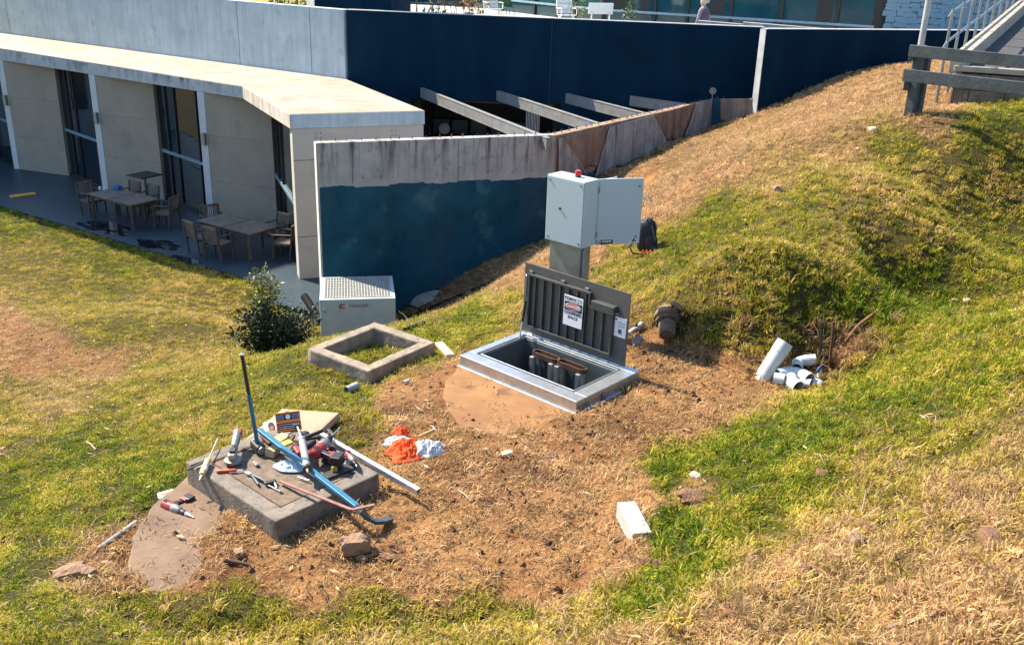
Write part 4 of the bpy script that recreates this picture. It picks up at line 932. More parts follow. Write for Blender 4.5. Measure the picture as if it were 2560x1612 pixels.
slab_with_hole('slab', C_HATCH[0], C_HATCH[1], 3.45, 3.672, inner, conc_slab).build('slab', conc_slab, hatch_slab, bevel=.01)
hat = thing('access_hatch', 'open aluminium access hatch with upright grey ribbed lid', 'hatch', hp_(HL/2, HD/2, 3.67))
# frame: four channel sides, hollow on top where the drain groove runs
fw_ = .15
def fr_side(s0, t0, s1, t1, name='frame_side', z0=3.668, z1=3.8, m=alu, w=None):
    a, b_, c_, d_ = [hp_(s0, t0, 0)[:2], hp_(s1, t0, 0)[:2], hp_(s1, t1, 0)[:2], hp_(s0, t1, 0)[:2]]
    q = MB(); q.prism([tuple(a), tuple(b_), tuple(c_), tuple(d_)], z0, z1); return q.build(name, m, hat, bevel=.006)
fr_side(0, 0, HL, fw_); fr_side(0, HD-.10, HL, HD); fr_side(0, fw_+.001, fw_, HD-.101); fr_side(HL-.09, fw_+.001, HL, HD-.101)
for (s0, t0, s1, t1) in ((fw_+.002, fw_+.002, HL-.092, fw_+.03), (fw_+.002, fw_+.031, fw_+.028, HD-.13), (HL-.118, fw_+.031, HL-.092, HD-.13), (fw_+.002, HD-.129, HL-.092, HD-.102)):
    fr_side(s0, t0, s1, t1, 'drain_channel', 3.70, 3.755, alu_d)
for (s0, t0, s1, t1) in ((fw_+.029, fw_+.031, HL-.119, fw_+.042), (fw_+.029, HD-.141, HL-.119, HD-.13), (fw_+.029, fw_+.043, fw_+.04, HD-.142), (HL-.13, fw_+.043, HL-.119, HD-.142)):
    fr_side(s0, t0, s1, t1, 'inner_lip', 3.60, 3.796, alu)
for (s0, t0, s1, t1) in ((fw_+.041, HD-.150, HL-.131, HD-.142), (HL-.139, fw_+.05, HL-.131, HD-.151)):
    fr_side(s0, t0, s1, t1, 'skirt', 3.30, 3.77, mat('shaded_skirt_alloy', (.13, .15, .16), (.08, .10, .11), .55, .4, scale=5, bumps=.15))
# thin sealant line round the foot
seal = mat('pale_sealant', (.45, .55, .60), None, .5, scale=20)
fr_side(-.02, -.022, HL+.02, .0, 'seal_bead', 3.668, 3.682, seal); fr_side(-.022, .001, .0, HD, 'seal_bead', 3.668, 3.682, seal)
MB().box(hp_(-.012, .42, 3.72), (.06, .02, .07), HA+math.pi/2).build('latch', alu_d, hat, bevel=.006)
# shaft below
shaft_m = mat('dark_shaft_concrete', (.022, .022, .021), (.012, .012, .012), .7, scale=3, bumps=.4)  # darkness of the shaft put into a near-black colour
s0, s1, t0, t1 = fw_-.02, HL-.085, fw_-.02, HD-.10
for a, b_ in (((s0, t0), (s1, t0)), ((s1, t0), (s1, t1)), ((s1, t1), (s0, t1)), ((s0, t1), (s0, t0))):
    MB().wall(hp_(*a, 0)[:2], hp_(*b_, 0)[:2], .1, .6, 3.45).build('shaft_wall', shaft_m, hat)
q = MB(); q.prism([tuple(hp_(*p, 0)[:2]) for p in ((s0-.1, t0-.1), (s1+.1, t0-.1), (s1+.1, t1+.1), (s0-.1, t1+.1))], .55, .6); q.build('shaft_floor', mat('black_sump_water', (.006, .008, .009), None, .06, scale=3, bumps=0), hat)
# two looped guide-rail tops inside
def hinv(p): d_ = np.array(p[:2])-HF; return -(d_@E1), d_@E2
for k, (pa, pb) in enumerate((((1340, 884), (1392, 897)), ((1404, 907), (1458, 924)))):
    LZ = 3.70
    A_, B_ = np.array(hinv(Zp(*pa, LZ))), np.array(hinv(Zp(*pb, LZ))); tm = (A_[1]+B_[1])/2; sa, sb = A_[0], B_[0]
    g_ = MB(); rr = .045
    path = [hp_(sb, tm-rr, LZ), hp_(sa, tm-rr, LZ)]+[hp_(sa+rr*math.sin(a), tm-rr*math.cos(a), LZ) for a in np.linspace(.3, math.pi, 7)]+[hp_(sb, tm+rr, LZ)]+[hp_(sb-rr*math.sin(a), tm+rr*math.cos(a), LZ) for a in np.linspace(.3, math.pi-.3, 6)]
    path.append(path[0])
    for i in range(len(path)-1): g_.bar(path[i], np.array(path[i+1])+(np.array(path[i+1])-np.array(path[i]))*.08, .016, .05)
    g_.build('guide_loop', mat('dark_rust_loop', (.13, .06, .035), (.07, .035, .022), .85, .2, scale=14, bumps=.5), hat)
    for s_ in (sa+.015, sb+.0):
        MB().bar(hp_(s_, tm-rr-.02, LZ-.025), hp_(s_, tm-rr-.02, 1.2), .05, .045, up=(E2[0], E2[1], 0)).build('guide_rail', alu, hat, bevel=.004)
        MB().bar(hp_(s_, tm+rr, LZ-.025), hp_(s_, tm+rr, 1.2), .045, .05, up=(E2[0], E2[1], 0)).build('guide_rail', alu_d, hat, bevel=.004)
# lid: plate, perimeter angle, eight ribs, handle box, signs, stay
LS0, LS1, LT, LH = .149, 1.546, .975, .785
lid_tilt = .02
def lp_(s, h, off=0.0): return hp_(s, LT+h*lid_tilt-off, 3.812+h)
lidm = MB()
def lid_box(s0_, s1_, h0, h1, o0, o1, name, m, par, bev=.003):
    q = MB(); P = [lp_(s0_, h0, o0), lp_(s1_, h0, o0), lp_(s1_, h0, o1), lp_(s0_, h0, o1), lp_(s0_, h1, o0), lp_(s1_, h1, o0), lp_(s1_, h1, o1), lp_(s0_, h1, o1)]
    q.add(P, [(3, 2, 1, 0), (4, 5, 6, 7), (0, 1, 5, 4), (1, 2, 6, 5), (2, 3, 7, 6), (3, 0, 4, 7)]); return q.build(name, m, par, bevel=bev)
lid = lid_box(LS0, LS1, 0, LH, 0, .012, 'lid', grey_lid, hat)
sA, sB, hA, hB = .32, 1.46, .10, .66
lid_box(sA, sB, hA-.03, hA, .0125, .05, 'lid_angle', grey_rib, lid); lid_box(.62, sB, hB, hB+.025, .0125, .05, 'lid_angle', grey_rib, lid)
lid_box(sA, .62, hB-.14, hB-.115, .0125, .05, 'lid_angle', grey_rib, lid); lid_box(.62, .64, hB-.115, hB, .0125, .05, 'lid_angle', grey_rib, lid)
lid_box(sA, sA+.02, hA, hB-.14, .0125, .05, 'lid_angle', grey_rib, lid); lid_box(sB-.02, sB, hA, hB, .0125, .05, 'lid_angle', grey_rib, lid)
for k in range(9):
    s_ = sA+.02+(sB-sA-.04)*(k+.9)/9.6; top = hB-.14 if s_ < .62 else hB
    lid_box(s_, s_+.012, hA, top, .0125, .046, 'rib', grey_rib, lid, .002)
for s_ in (1.42, .98, .66): lid_box(s_, s_+.05, hB+.026, hB+.055, .0125, .03, 'lug', alu_d, lid)
hbx = lid_box(.29, .58, .53, .62, .0125, .085, 'handle_box', grey_rib, lid, .006)
lid_box(.25, .29, .545, .56, .03, .06, 'handle_bolt', alu_d, lid)
# hinge knuckles
for k in range(10): s_ = .22+k*.13; MB().cyl(hp_(s_, LT-.01, 3.806), hp_(s_+.07, LT-.01, 3.806), .011, seg=8).build('hinge_knuckle', alu, hat)
# gas stay at the left
a, b_ = lp_(1.50, .36, .03), hp_(1.435, .80, 3.79)
MB().cyl(a, a*.45+b_*.55, .016, seg=10).build('stay', black_p, lid, smooth=True); MB().cyl(a*.45+b_*.55, b_, .009, seg=8).build('stay_rod', alu, lid, smooth=True)
MB().tube([lp_(1.50, .40, .03), lp_(1.50, .60, .03), lp_(1.505, .64, .025), lp_(1.52, .65, .012)], .011, 8).build('grab_bar', alu_d, lid, smooth=True)
# signs on the lid
ink = mat('black_print', (.012, .012, .014), None, .6, scale=20, bumps=0); paper = mat('white_sign_plate', (.80, .82, .83), (.74, .77, .79), .45, scale=12, bumps=0)
redp = mat('red_print', (.55, .03, .025), None, .5, scale=20, bumps=0)
def sign_mtx(s_c, h_c, off): 
    o_ = lp_(s_c, h_c, off); ex = Vector((E1[0], E1[1], 0)); ez = Vector((-E2[0], -E2[1], 0)); ey = Vector((0, 0, 1)); return basis(o_, ex, ey, ez)
SG = (.82, .425)
sign = lid_box(SG[0]-.125, SG[0]+.125, SG[1]-.165, SG[1]+.165, .054, .059, 'danger_sign', paper, lid, .004)
sm = sign_mtx(SG[0], SG[1], .0605); zz_ = lambda dx, dy: sm @ Matrix.Translation((dx, dy, 0))
lid_box(SG[0]-.115, SG[0]+.115, SG[1]+.005, SG[1]+.098, .0592, .0602, 'sign_panel', ink, sign, 0)
def ell(mx, rx, ry, name, m, par, t_=.0008, K=36):
    q = MB(); vs = [mx @ Vector((rx*math.cos(a), ry*math.sin(a), 0)) for a in np.linspace(0, 2*math.pi, K, endpoint=False)]; vs2 = [mx @ Vector((rx*math.cos(a), ry*math.sin(a), t_)) for a in np.linspace(0, 2*math.pi, K, endpoint=False)]
    q.add(vs+vs2, [tuple(range(K, 2*K))]+[(i, (i+1) % K, K+(i+1) % K, K+i) for i in range(K)]); return q.build(name, m, par)
ell(zz_(0, .052), .105, .038, 'oval', paper, sign); ell(zz_(0, .052) @ Matrix.Translation((0, 0, .0009)), .099, .033, 'oval', redp, sign)
text('lettering', 'DANGER', .047, paper, sign, zz_(0, .052) @ Matrix.Translation((0, 0, .0026)), bold=.0012)
text('lettering', 'CONFINED', .046, ink, sign, zz_(0, -.022), bold=.0015); text('lettering', 'SPACE', .046, ink, sign, zz_(0, -.071), bold=.0015)
text('lettering', 'ENTRY BY PERMIT ONLY', .0205, ink, sign, zz_(0, -.118), bold=.0004)
text('lettering', 'QMAX', .040, ink, sign, zz_(-.022, .134), bold=.0014)
ell(zz_(-.095, .135), .019, .019, 'logo_ring', ink, sign, .0006); ell(zz_(-.091, .133) @ Matrix.Translation((0, 0, .0008)), .009, .009, 'logo_hole', paper, sign, .0006)
for k in range(3): lid_box(SG[0]-.112, SG[0]-.045, SG[1]+.112+.017*k, SG[1]+.12+.017*k, .0592, .0598, 'small_print', frame_grey, sign, 0)
sg2 = lid_box(LS0+.02, LS0+.165, .30, .51, .0125, .0165, 'notice', paper, lid, .002)
lid_box(LS0+.14, LS0+.158, .472, .49, .0167, .0175, 'notice_mark', ink, sg2, 0)
lid_box(LS0+.07, LS0+.115, .345, .385, .0167, .0178, 'notice_picture', mat('blue_print', (.03, .12, .34), None, .5, scale=9, bumps=0), sg2, 0)
lid_box(LS0+.065, LS0+.11, .33, .344, .0167, .0176, 'notice_picture', mat('yellow_print', (.6, .42, .04), None, .5, scale=9, bumps=0), sg2, 0)
for k in range(4): lid_box(LS0+.035, LS0+.125, .405+.016*k, .411+.016*k, .0167, .0173, 'small_print', frame_grey, sg2, 0)

# ------------------------------------------------------------------ control cabinet on its post
CZ0, CZ1 = 4.685, 5.43
grey_pvc0 = mat('grey_conduit_pvc', (.30, .31, .31), None, .5, scale=9)
cab = thing('control_cabinet', 'pale grey electrical cabinet with open side door and red beacon on a steel post', 'cabinet', hp_(1.5, 1.7, 3.4))
cab_m = mat('pale_blue_grey_enamel', (.42, .50, .52), (.40, .48, .50), .38, scale=3, bumps=.02)
stn = mat('stainless_post', (.33, .35, .34), (.20, .21, .20), .42, .55, scale=3, bumps=.06, spots=.4, spot_col=(.28, .24, .15), spot_scale=1.8)
def cb(s0_, s1_, t0_, t1_, z0_, z1_, name, m, par=cab, bev=.004):
    q = MB(); q.prism([tuple(hp_(s, t, 0)[:2]) for s, t in ((s0_, t0_), (s1_, t0_), (s1_, t1_), (s0_, t1_))], z0_, z1_); return q.build(name, m, par, bevel=bev)
body = cb(1.25, 1.785, 1.575, 1.82, CZ0, CZ1, 'body', cab_m, bev=.008)
cb(1.30, 1.745, 1.62, 1.80, 3.35, CZ0-.001, 'post', stn, bev=.006)
cb(1.22, 1.83, 1.55, 1.88, 3.2, 3.36, 'footing', conc_slab, bev=.02)
cb(1.262, 1.773, 1.566, 1.5745, CZ0+.012, CZ1-.012, 'front_panel', cab_m, body, .003)
for s_, z_ in ((1.30, CZ0+.05), (1.735, CZ0+.05), (1.30, CZ1-.05), (1.735, CZ1-.05)):
    MB().cyl(hp_(s_, 1.566, z_), hp_(s_, 1.558, z_), .011, seg=10).build('screw', alu_d, body)
MB().cyl(hp_(1.575, 1.566, 5.08), hp_(1.575, 1.556, 5.08), .014, seg=10).build('lock', frame_dark, body)
bc = hp_(1.47, 1.72, CZ1)
MB().lathe([(.032, 0), (.032, .02)], 18, bc).build('beacon_base', black_p, cab, smooth=True)
MB().lathe([(.036, .02), (.038, .03), (.036, .062), (.028, .072)], 18, bc).build('beacon', mat('red_beacon_lens', (.60, .012, .012), None, .2, scale=9, bumps=0), cab, smooth=True)
# open door, hinged at the back right edge, and the inner panel behind it
def door(sa, ta, sb, tb, z0_, z1_, th, name, m, par):
    a, b_ = hp_(sa, ta, 0)[:2], hp_(sb, tb, 0)[:2]; return MB().wall(a, b_, th, z0_, z1_).build(name, m, par, bevel=.004)
dr = door(1.244, 1.815, .954, 2.24, CZ0, CZ1, .022, 'door', cab_m, cab)
dvec = (hp_(.954, 2.24, 0)-hp_(1.244, 1.815, 0)); dvec /= np.linalg.norm(dvec); dnrm = np.array([dvec[1], -dvec[0], 0])
d0 = hp_(1.244, 1.815, 0)
def dpt(u_, z_, off=.0): p_ = d0+dvec*u_+dnrm*off; return np.array([p_[0], p_[1], z_])
DLn = np.linalg.norm((hp_(.954, 2.24, 0)-hp_(1.244, 1.815, 0)))
for z_ in (CZ0+.08, CZ1-.09): MB().cyl(dpt(DLn-.05, z_), dpt(DLn-.05, z_, .012), .012, seg=10).build('door_lock', alu_d, dr)
def dmtx(u_, z_, off): return basis(dpt(u_, z_, off), Vector(dvec), Vector((0, 0, 1)), Vector(dnrm))
lab = MB(); lab.add([dpt(.01, CZ0+.005, .001), dpt(.20, CZ0+.005, .001), dpt(.20, CZ0+.055, .001), dpt(.01, CZ0+.055, .001)], [(0, 1, 2, 3)]); lab = lab.build('waste_label', ink, dr)
text('lettering', 'WASTE', .034, paper, lab, dmtx(.125, CZ0+.034, .0025), bold=.0008); ell(dmtx(.036, CZ0+.03, .0022), .02, .02, 'logo_ring', paper, lab, .0006); ell(dmtx(.039, CZ0+.028, .003), .011, .011, 'logo_hole', ink, lab, .0006)
tri = MB(); tri.add([dpt(DLn-.115, CZ0+.012, .0015), dpt(DLn-.022, CZ0+.012, .0015), dpt(DLn-.068, CZ0+.09, .0015)], [(0, 1, 2)]); tri = tri.build('warning_triangle', paper, dr)
tri2 = MB(); tri2.add([dpt(DLn-.1, CZ0+.02, .0022), dpt(DLn-.037, CZ0+.02, .0022), dpt(DLn-.068, CZ0+.076, .0022)], [(0, 1, 2)]); tri2.build('triangle_mark', mat('dark_green_print', (.02, .08, .03), None, .5, scale=9, bumps=0), tri)
ell(dmtx(DLn-.068, CZ0+.037, .003), .009, .007, 'triangle_dot', mat('lime_print', (.25, .45, .03), None, .5, scale=9, bumps=0), tri, .0005)
MB().tube([hp_(1.29, 1.70, CZ0), hp_(1.285, 1.66, CZ0-.05), hp_(1.285, 1.66, 3.36)], .013, 8).build('conduit', grey_pvc0, cab, smooth=True)
for z_ in (CZ0+.12, CZ1-.12): MB().cyl(hp_(1.242, 1.815, z_-.03), hp_(1.242, 1.815, z_+.03), .009, seg=8).build('door_hinge', alu_d, cab)
door(1.25, 1.83, 1.21, 2.09, CZ0+.03, CZ1-.01, .015, 'inner_door', mat('white_enamel', (.74, .76, .76), None, .4, scale=4, bumps=.02), cab)

# ------------------------------------------------------------------ precast pit with grating
PF, PR, PB = np.array([-3.88, 18.36]), np.array([-2.38, 18.62]), None
pe1 = (PR-PF)/np.linalg.norm(PR-PF); pe2 = np.array([-pe1[1], pe1[0]]); PWd, PDp = 1.52, 1.42; PZ = 1.0
pit = thing('precast_pit', 'large square precast concrete pit with steel mesh grate against the blue wall', 'pit', (*(PF+pe1*.76+pe2*.7), -.3))
def pp_(u_, v_): return tuple(PF+pe1*u_+pe2*v_)
def prect(u0, u1, v0, v1, z0_, z1_, name, m, par=pit, bev=.01):
    q = MB(); q.prism([pp_(u0, v0), pp_(u1, v0), pp_(u1, v1), pp_(u0, v1)], z0_, z1_); return q.build(name, m, par, bevel=bev)
th = .09
prect(0, PWd, 0, th, -.6, PZ, 'front_wall', conc_pre, bev=.015); prect(0, PWd, PDp-th, PDp, -.6, PZ, 'back_wall', conc_pre)
prect(0, th, th+.001, PDp-th-.001, -.6, PZ, 'side_wall', conc_pre); prect(PWd-th, PWd, th+.001, PDp-th-.001, -.6, PZ, 'side_wall', conc_pre)
prect(th, PWd-th, th, PDp-th, -.55, -.5, 'pit_floor', shaft_m)
gr = prect(th-.03, PWd-th+.03, th-.02, th+.01, PZ-.02, PZ+.016, 'grate_frame', mat('bright_galvanised_grate', (.62, .62, .58), (.5, .5, .47), .45, .4, scale=12, bumps=.1), bev=.002)
gm = MATS['bright_galvanised_grate']
prect(th-.03, PWd-th+.03, PDp-th-.01, PDp-th+.02, PZ-.02, PZ+.016, 'grate_frame', gm, bev=.002)
nU, nV = 23, 11
for k in range(nU+1):
    u_ = th+.005+(PWd-2*th-.01)*k/nU; prect(u_-.007, u_+.007, th+.011, PDp-th-.011, PZ-.025, PZ+.013, 'grate_bar', gm, bev=0)
for k in range(1, nV):
    v_ = th+(PDp-2*th)*k/nV; prect(th-.0, PWd-th, v_-.014, v_+.014, PZ-.012, PZ+.0125, 'cross_bar', gm, bev=0)
fm = basis((*(PF-pe2*.002), 0), Vector((*pe1, 0)), Vector((0, 0, 1)), Vector((*-pe2, 0)))
maroon = mat('dark_red_stencil', (.23, .03, .03), None, .7, scale=30, bumps=0); redl = mat('red_stencil', (.50, .05, .03), None, .7, scale=30, bumps=0)
text('stencil_lettering', 'CIVILCAST', .085, maroon, pit, fm @ Matrix.Translation((.78, PZ-.15, 0)), bold=.001, xs=1.0)
def arc(mx, r0, r1, a0, a1, name, m, par):
    A_ = np.linspace(a0, a1, 14); vs = [mx @ Vector((r*math.cos(a), r*math.sin(a), .0006)) for r in (r0, r1) for a in A_]; n_ = 14
    return MB().add(vs, [(i, i+1, n_+i+1, n_+i) for i in range(n_-1)]).build(name, m, par, fix=False)
arc(fm @ Matrix.Translation((.44, PZ-.15, 0)), .032, .062, math.radians(95), math.radians(265), 'logo_arc', redl, pit); arc(fm @ Matrix.Translation((.475, PZ-.15, 0)), .026, .05, math.radians(40), math.radians(320), 'logo_arc', redl, pit)

# ------------------------------------------------------------------ loose square riser (ring)
ring = thing('square_riser', 'empty square concrete riser ring lying in the grass beyond the hatch', 'riser', (*(RF+RE1*RL1/2+RE2*RL2/2), 3.3))
def rr_(u_, v_): return tuple(RF+RE1*u_+RE2*v_)
tw = .135
q = MB(); O4 = [rr_(0, 0), rr_(RL1, 0), rr_(RL1, RL2), rr_(0, RL2)]; I4 = [rr_(tw, tw), rr_(RL1-tw, tw), rr_(RL1-tw, RL2-tw), rr_(tw, RL2-tw)]
vs = [(*p, z_) for z_ in (3.26, RZ) for p in O4+I4]; fs = []
for i in range(4):
    j = (i+1) % 4
    fs += [(8+i, 8+j, 12+j, 12+i), (i, j, 8+j, 8+i), (4+i, 12+i, 12+j, 4+j), (i, 4+i, 4+j, j)]
o = q.add(vs, fs).build('ring', conc_ring, ring, bevel=.014); roughen(o, .016, .1, 4)
MB().cyl((*(np.array(rr_(.55, 0))+np.array([.012, -.012])), 3.40), (*(np.array(rr_(.55, 0))+np.array([-.02, .02])), 3.40), .02, seg=12).build('lifting_hole', frame_dark, ring)

# ------------------------------------------------------------------ old covered riser (tool bench)
tslab = thing('round_base_slab', 'half buried round concrete base under the tool covered riser', 'slab', (*C_TOOL[0], 3.6))
o_ = disc(*C_TOOL[:2], 0, 0, '', None); MB().prism(o_, 3.55, 3.812).build('slab', mat('brown_worn_slab', (.215, .14, .09), (.14, .09, .058), .9, scale=3, bumps=.5, spots=.5, spot_col=(.11, .07, .045), spot_scale=16), tslab, bevel=.015)
bench = thing('covered_riser', 'low square concrete riser with recessed cover, used as a bench for tools', 'riser', (*(TF+TE1*TL1/2+TE2*TL2/2), 3.8))
def tt_(u_, v_): return tuple(TF+TE1*u_+TE2*v_)
def trect(u0, u1, v0, v1, z0_, z1_, name, m, bev=.008):
    q = MB(); q.prism([tt_(u0, v0), tt_(u1, v0), tt_(u1, v1), tt_(u0, v1)], z0_, z1_); return q.build(name, m, bench, bevel=bev)
rim = .135
q = MB(); O4 = [tt_(0, 0), tt_(TL1, 0), tt_(TL1, TL2), tt_(0, TL2)]; I4 = [tt_(rim, rim), tt_(TL1-rim, rim), tt_(TL1-rim, TL2-rim), tt_(rim, TL2-rim)]
vs = [(*p, z_) for z_ in (3.78, TZ) for p in O4+I4]; fs = []
for i in range(4):
    j = (i+1) % 4; fs += [(8+i, 8+j, 12+j, 12+i), (i, j, 8+j, 8+i), (4+i, 12+i, 12+j, 4+j), (i, 4+i, 4+j, j)]
roughen(q.add(vs, fs).build('rim', conc_lid, bench, bevel=.012), .008, .07, 4)
trect(rim+.012, TL1-rim-.012, rim+.012, TL2-rim-.012, 3.78, TZ-.008, 'cover', mat('gritty_brown_cover', (.22, .16, .11), (.12, .09, .065), .9, scale=10, bumps=.7, bdist=.012, spots=.6, spot_col=(.05, .042, .035), spot_scale=22), .004)
for (u0, u1, v0, v1) in ((rim+.001, TL1-rim-.001, rim+.001, rim+.009), (rim+.001, TL1-rim-.001, TL2-rim-.009, TL2-rim-.001), (rim+.001, rim+.009, rim+.01, TL2-rim-.01), (TL1-rim-.009, TL1-rim-.001, rim+.01, TL2-rim-.01)):
    trect(u0, u1, v0, v1, 3.9, TZ-.001, 'steel_edge', rust, 0)
cs = [Zp(*p, 3.93) for p in ((706, 1020.5), (848, 1031), (770, 1105), (590, 1115))]
fl = thing('flat_cover_slab', 'flat pale concrete cover slab lying behind the tool covered riser', 'slab', (cs[0][0], cs[0][1], 3.84))
q = MB(); q.prism([tuple(c_[:2]) for c_ in cs], 3.86, 3.93); roughen(q.build('slab', mat('pale_brown_cover', (.42, .30, .20), (.30, .21, .14), .9, scale=3, bumps=.4, spots=.4, spot_col=(.16, .11, .07), spot_scale=12), fl, bevel=.008), .006, .1, 3)
# ================================================================== tools and clutter
def T3(px, py, z): return Vector(Zp(px, py, z))
def frame_along(p0, p1, up=(0, 0, 1)):
    """matrix with local x from p0 to p1, z as near up as possible, origin p0"""
    p0 = Vector(p0); d = (Vector(p1)-p0).normalized(); u = Vector(up); y = u.cross(d)
    if y.length < 1e-4: y = Vector((0, 1, 0))
    y.normalize(); z_ = d.cross(y); return basis(p0, d, y, z_)
def tool(name, label, cat, p): return thing(name, label, cat, (p[0], p[1], p[2]))
def put(mb, m4, name, m, par, smooth=False, bevel=0.0): mb.xf(m4); return mb.build(name, m, par, smooth=smooth, bevel=bevel)
red_pl = mat('red_tool_plastic', (.36, .025, .025), (.28, .02, .02), .45, scale=20, bumps=.05)
grey_t = mat('grey_tool_metal', (.30, .29, .27), (.20, .19, .18), .45, .5, scale=20, bumps=.15)
steel_t = mat('worn_bright_steel', (.55, .55, .53), (.38, .38, .37), .35, .85, scale=20, bumps=.1)
dark_t = mat('dark_forged_steel', (.075, .072, .07), (.045, .043, .042), .55, .5, scale=15, bumps=.3)
blue_bar = mat('chipped_blue_paint', (.010, .175, .285), (.007, .12, .215), .5, scale=6, bumps=.15, spots=.5, spot_col=(.09, .10, .11), spot_scale=30)
orange_p = mat('orange_plastic', (.62, .20, .02), (.55, .17, .015), .45, scale=10, bumps=.03)
hot_orange = mat('fluoro_orange_grip', (.75, .12, .03), None, .5, scale=15, bumps=.05)
wood_p = mat('pale_pine_offcut', (.50, .36, .20), (.40, .27, .14), .75, scale=4, bumps=.2, streak=.3, streak_col=(.28, .17, .08), sscale=(1, 12, 12))
wood_d = mat('dark_stained_wood', (.13, .075, .045), (.08, .045, .03), .8, scale=8, bumps=.3)
tube_s = mat('silver_tube', (.50, .49, .46), (.40, .39, .36), .4, .5, scale=8, bumps=.08)

# sledge hammer standing on its head
h0 = T3(645, 1116, TZ+.04); top = Vector(Yp(605, 886, h0.y+.02))
o = tool('sledge_hammer', 'sledge hammer standing on its head, long handle blue below and black above', 'hammer', (h0.x, h0.y, TZ))
hd = (T3(662, 1130, TZ)-T3(632, 1100, TZ)).normalized()
put(MB().box((0, 0, 0), (.15, .075, .075)), frame_along(h0, h0+hd), 'head', dark_t, o, bevel=.014)
put(MB().cyl((-.085, 0, 0), (.085, 0, 0), .033, seg=8), frame_along(h0, h0+hd), 'face', grey_t, o)
mid = h0.lerp(top, .58)
q = MB(); q.bar(h0, mid, .034, .026, up=(1, 0, 0)); q.build('handle', blue_bar, o, bevel=.006)
q = MB(); q.bar(mid, top, .03, .024, up=(1, 0, 0)); hb = q.build('grip', black_p, o, bevel=.006)
MB().box(top, (.034, .03, .012)).build('end_cap', steel_t, o, bevel=.003)
# long blue bar with a curved foot
b0 = T3(648, 1074, TZ+.13); b1 = T3(893, 1266, TZ+.035); foot_g = Vector(G(975, 1302)); b2 = T3(935, 1303, 3.93); b3 = foot_g+Vector((0, 0, .02))
o = tool('blue_wrecking_bar', 'long bright blue painted wrecking bar with curved bare foot across the tools', 'bar', (b1.x, b1.y, b1.z-.1))
q = MB(); q.bar(b0, b1, .044, .03); q.build('shaft', blue_bar, o, bevel=.005)
def ribbon(pts, w_, t_, name, m, par, side=None, taper=1.0):
    pts = [Vector(p) for p in pts]; n_ = len(pts); vs = []; fs = []
    for i, p in enumerate(pts):
        d = (pts[min(i+1, n_-1)]-pts[max(i-1, 0)]).normalized(); s = side if side else d.cross(Vector((0, 0, 1))).normalized(); u = s.cross(d).normalized()
        k = 1+(taper-1)*i/(n_-1)
        vs += [p+s*w_/2*k+u*t_/2, p-s*w_/2*k+u*t_/2, p-s*w_/2*k-u*t_/2, p+s*w_/2*k-u*t_/2]
    for i in range(n_-1):
        a = 4*i; fs += [(a+j, a+(j+1) % 4, a+4+(j+1) % 4, a+4+j) for j in range(4)]
    fs += [(3, 2, 1, 0), tuple(range(4*n_-4, 4*n_))]; return MB().add(vs, fs).build(name, m, par, bevel=.003)
dirb = (b1-b0).normalized()
ribbon([b1-dirb*.01, b1+dirb*.05+Vector((0, 0, -.012)), b1.lerp(b2, .6)+Vector((0, 0, -.01)), b2, b2.lerp(b3, .55)+Vector((0, 0, -.012)), b3], .05, .028, 'curved_foot', mat('scuffed_blue_steel', (.035, .09, .13), (.10, .09, .08), .5, .3, scale=9, bumps=.2), o, taper=1.35)
# rusty pry bar with a hook
p0 = T3(700, 1202, TZ+.02); p1 = T3(880, 1274, TZ+.10); p2 = T3(937, 1261, TZ+.12)
o = tool('rusty_pry_bar', 'brown flat pry bar with bent end crossing in front of the blue bar', 'bar', (p0.x, p0.y, TZ))
ribbon([p0, p0.lerp(p1, .5), p0.lerp(p1, .97), p1+Vector((.012, 0, .003)), p1.lerp(p2, .15), p2], .026, .012, 'bar', mat('rust_red_bar', (.30, .15, .12), (.20, .09, .07), .7, .2, scale=20, bumps=.3), o)
put(MB().box((0, 0, 0), (.09, .04, .025)), frame_along(T3(676, 1205, TZ+.016), T3(705, 1198, TZ+.016)), 'claw_head', dark_t, o, bevel=.008)
# aluminium box section
a0 = T3(800, 1086, TZ+.07); a1 = Vector(Yp(1048, 1226, G(1048, 1242)[1]+.02)); a1 = T3(1046, 1228, 3.95)
o = tool('box_section', 'length of bright square aluminium tube sloping off the right of the riser', 'tube', (a1.x, a1.y, a1.z-.03))
q = MB(); w_ = .042; d = (a1-a0).normalized(); s = d.cross(Vector((0, 0, 1))).normalized(); u = s.cross(d); vs = []
for p in (a0, a1):
    for k in (w_/2, w_/2-.004): vs += [p+s*k+u*k, p-s*k+u*k, p-s*k-u*k, p+s*k-u*k]
fs = [(j, (j+1) % 4, 8+(j+1) % 4, 8+j) for j in range(4)]+[(4+j, 12+j, 12+(j+1) % 4, 4+(j+1) % 4) for j in range(4)]+[(j, 4+j, 4+(j+1) % 4, (j+1) % 4) for j in range(4)]+[(8+j, 8+(j+1) % 4, 12+(j+1) % 4, 12+j) for j in range(4)]
q.add(vs, fs).build('tube', mat('mill_aluminium', (.66, .66, .64), (.56, .56, .55), .4, .55, scale=8, bumps=.08), o)
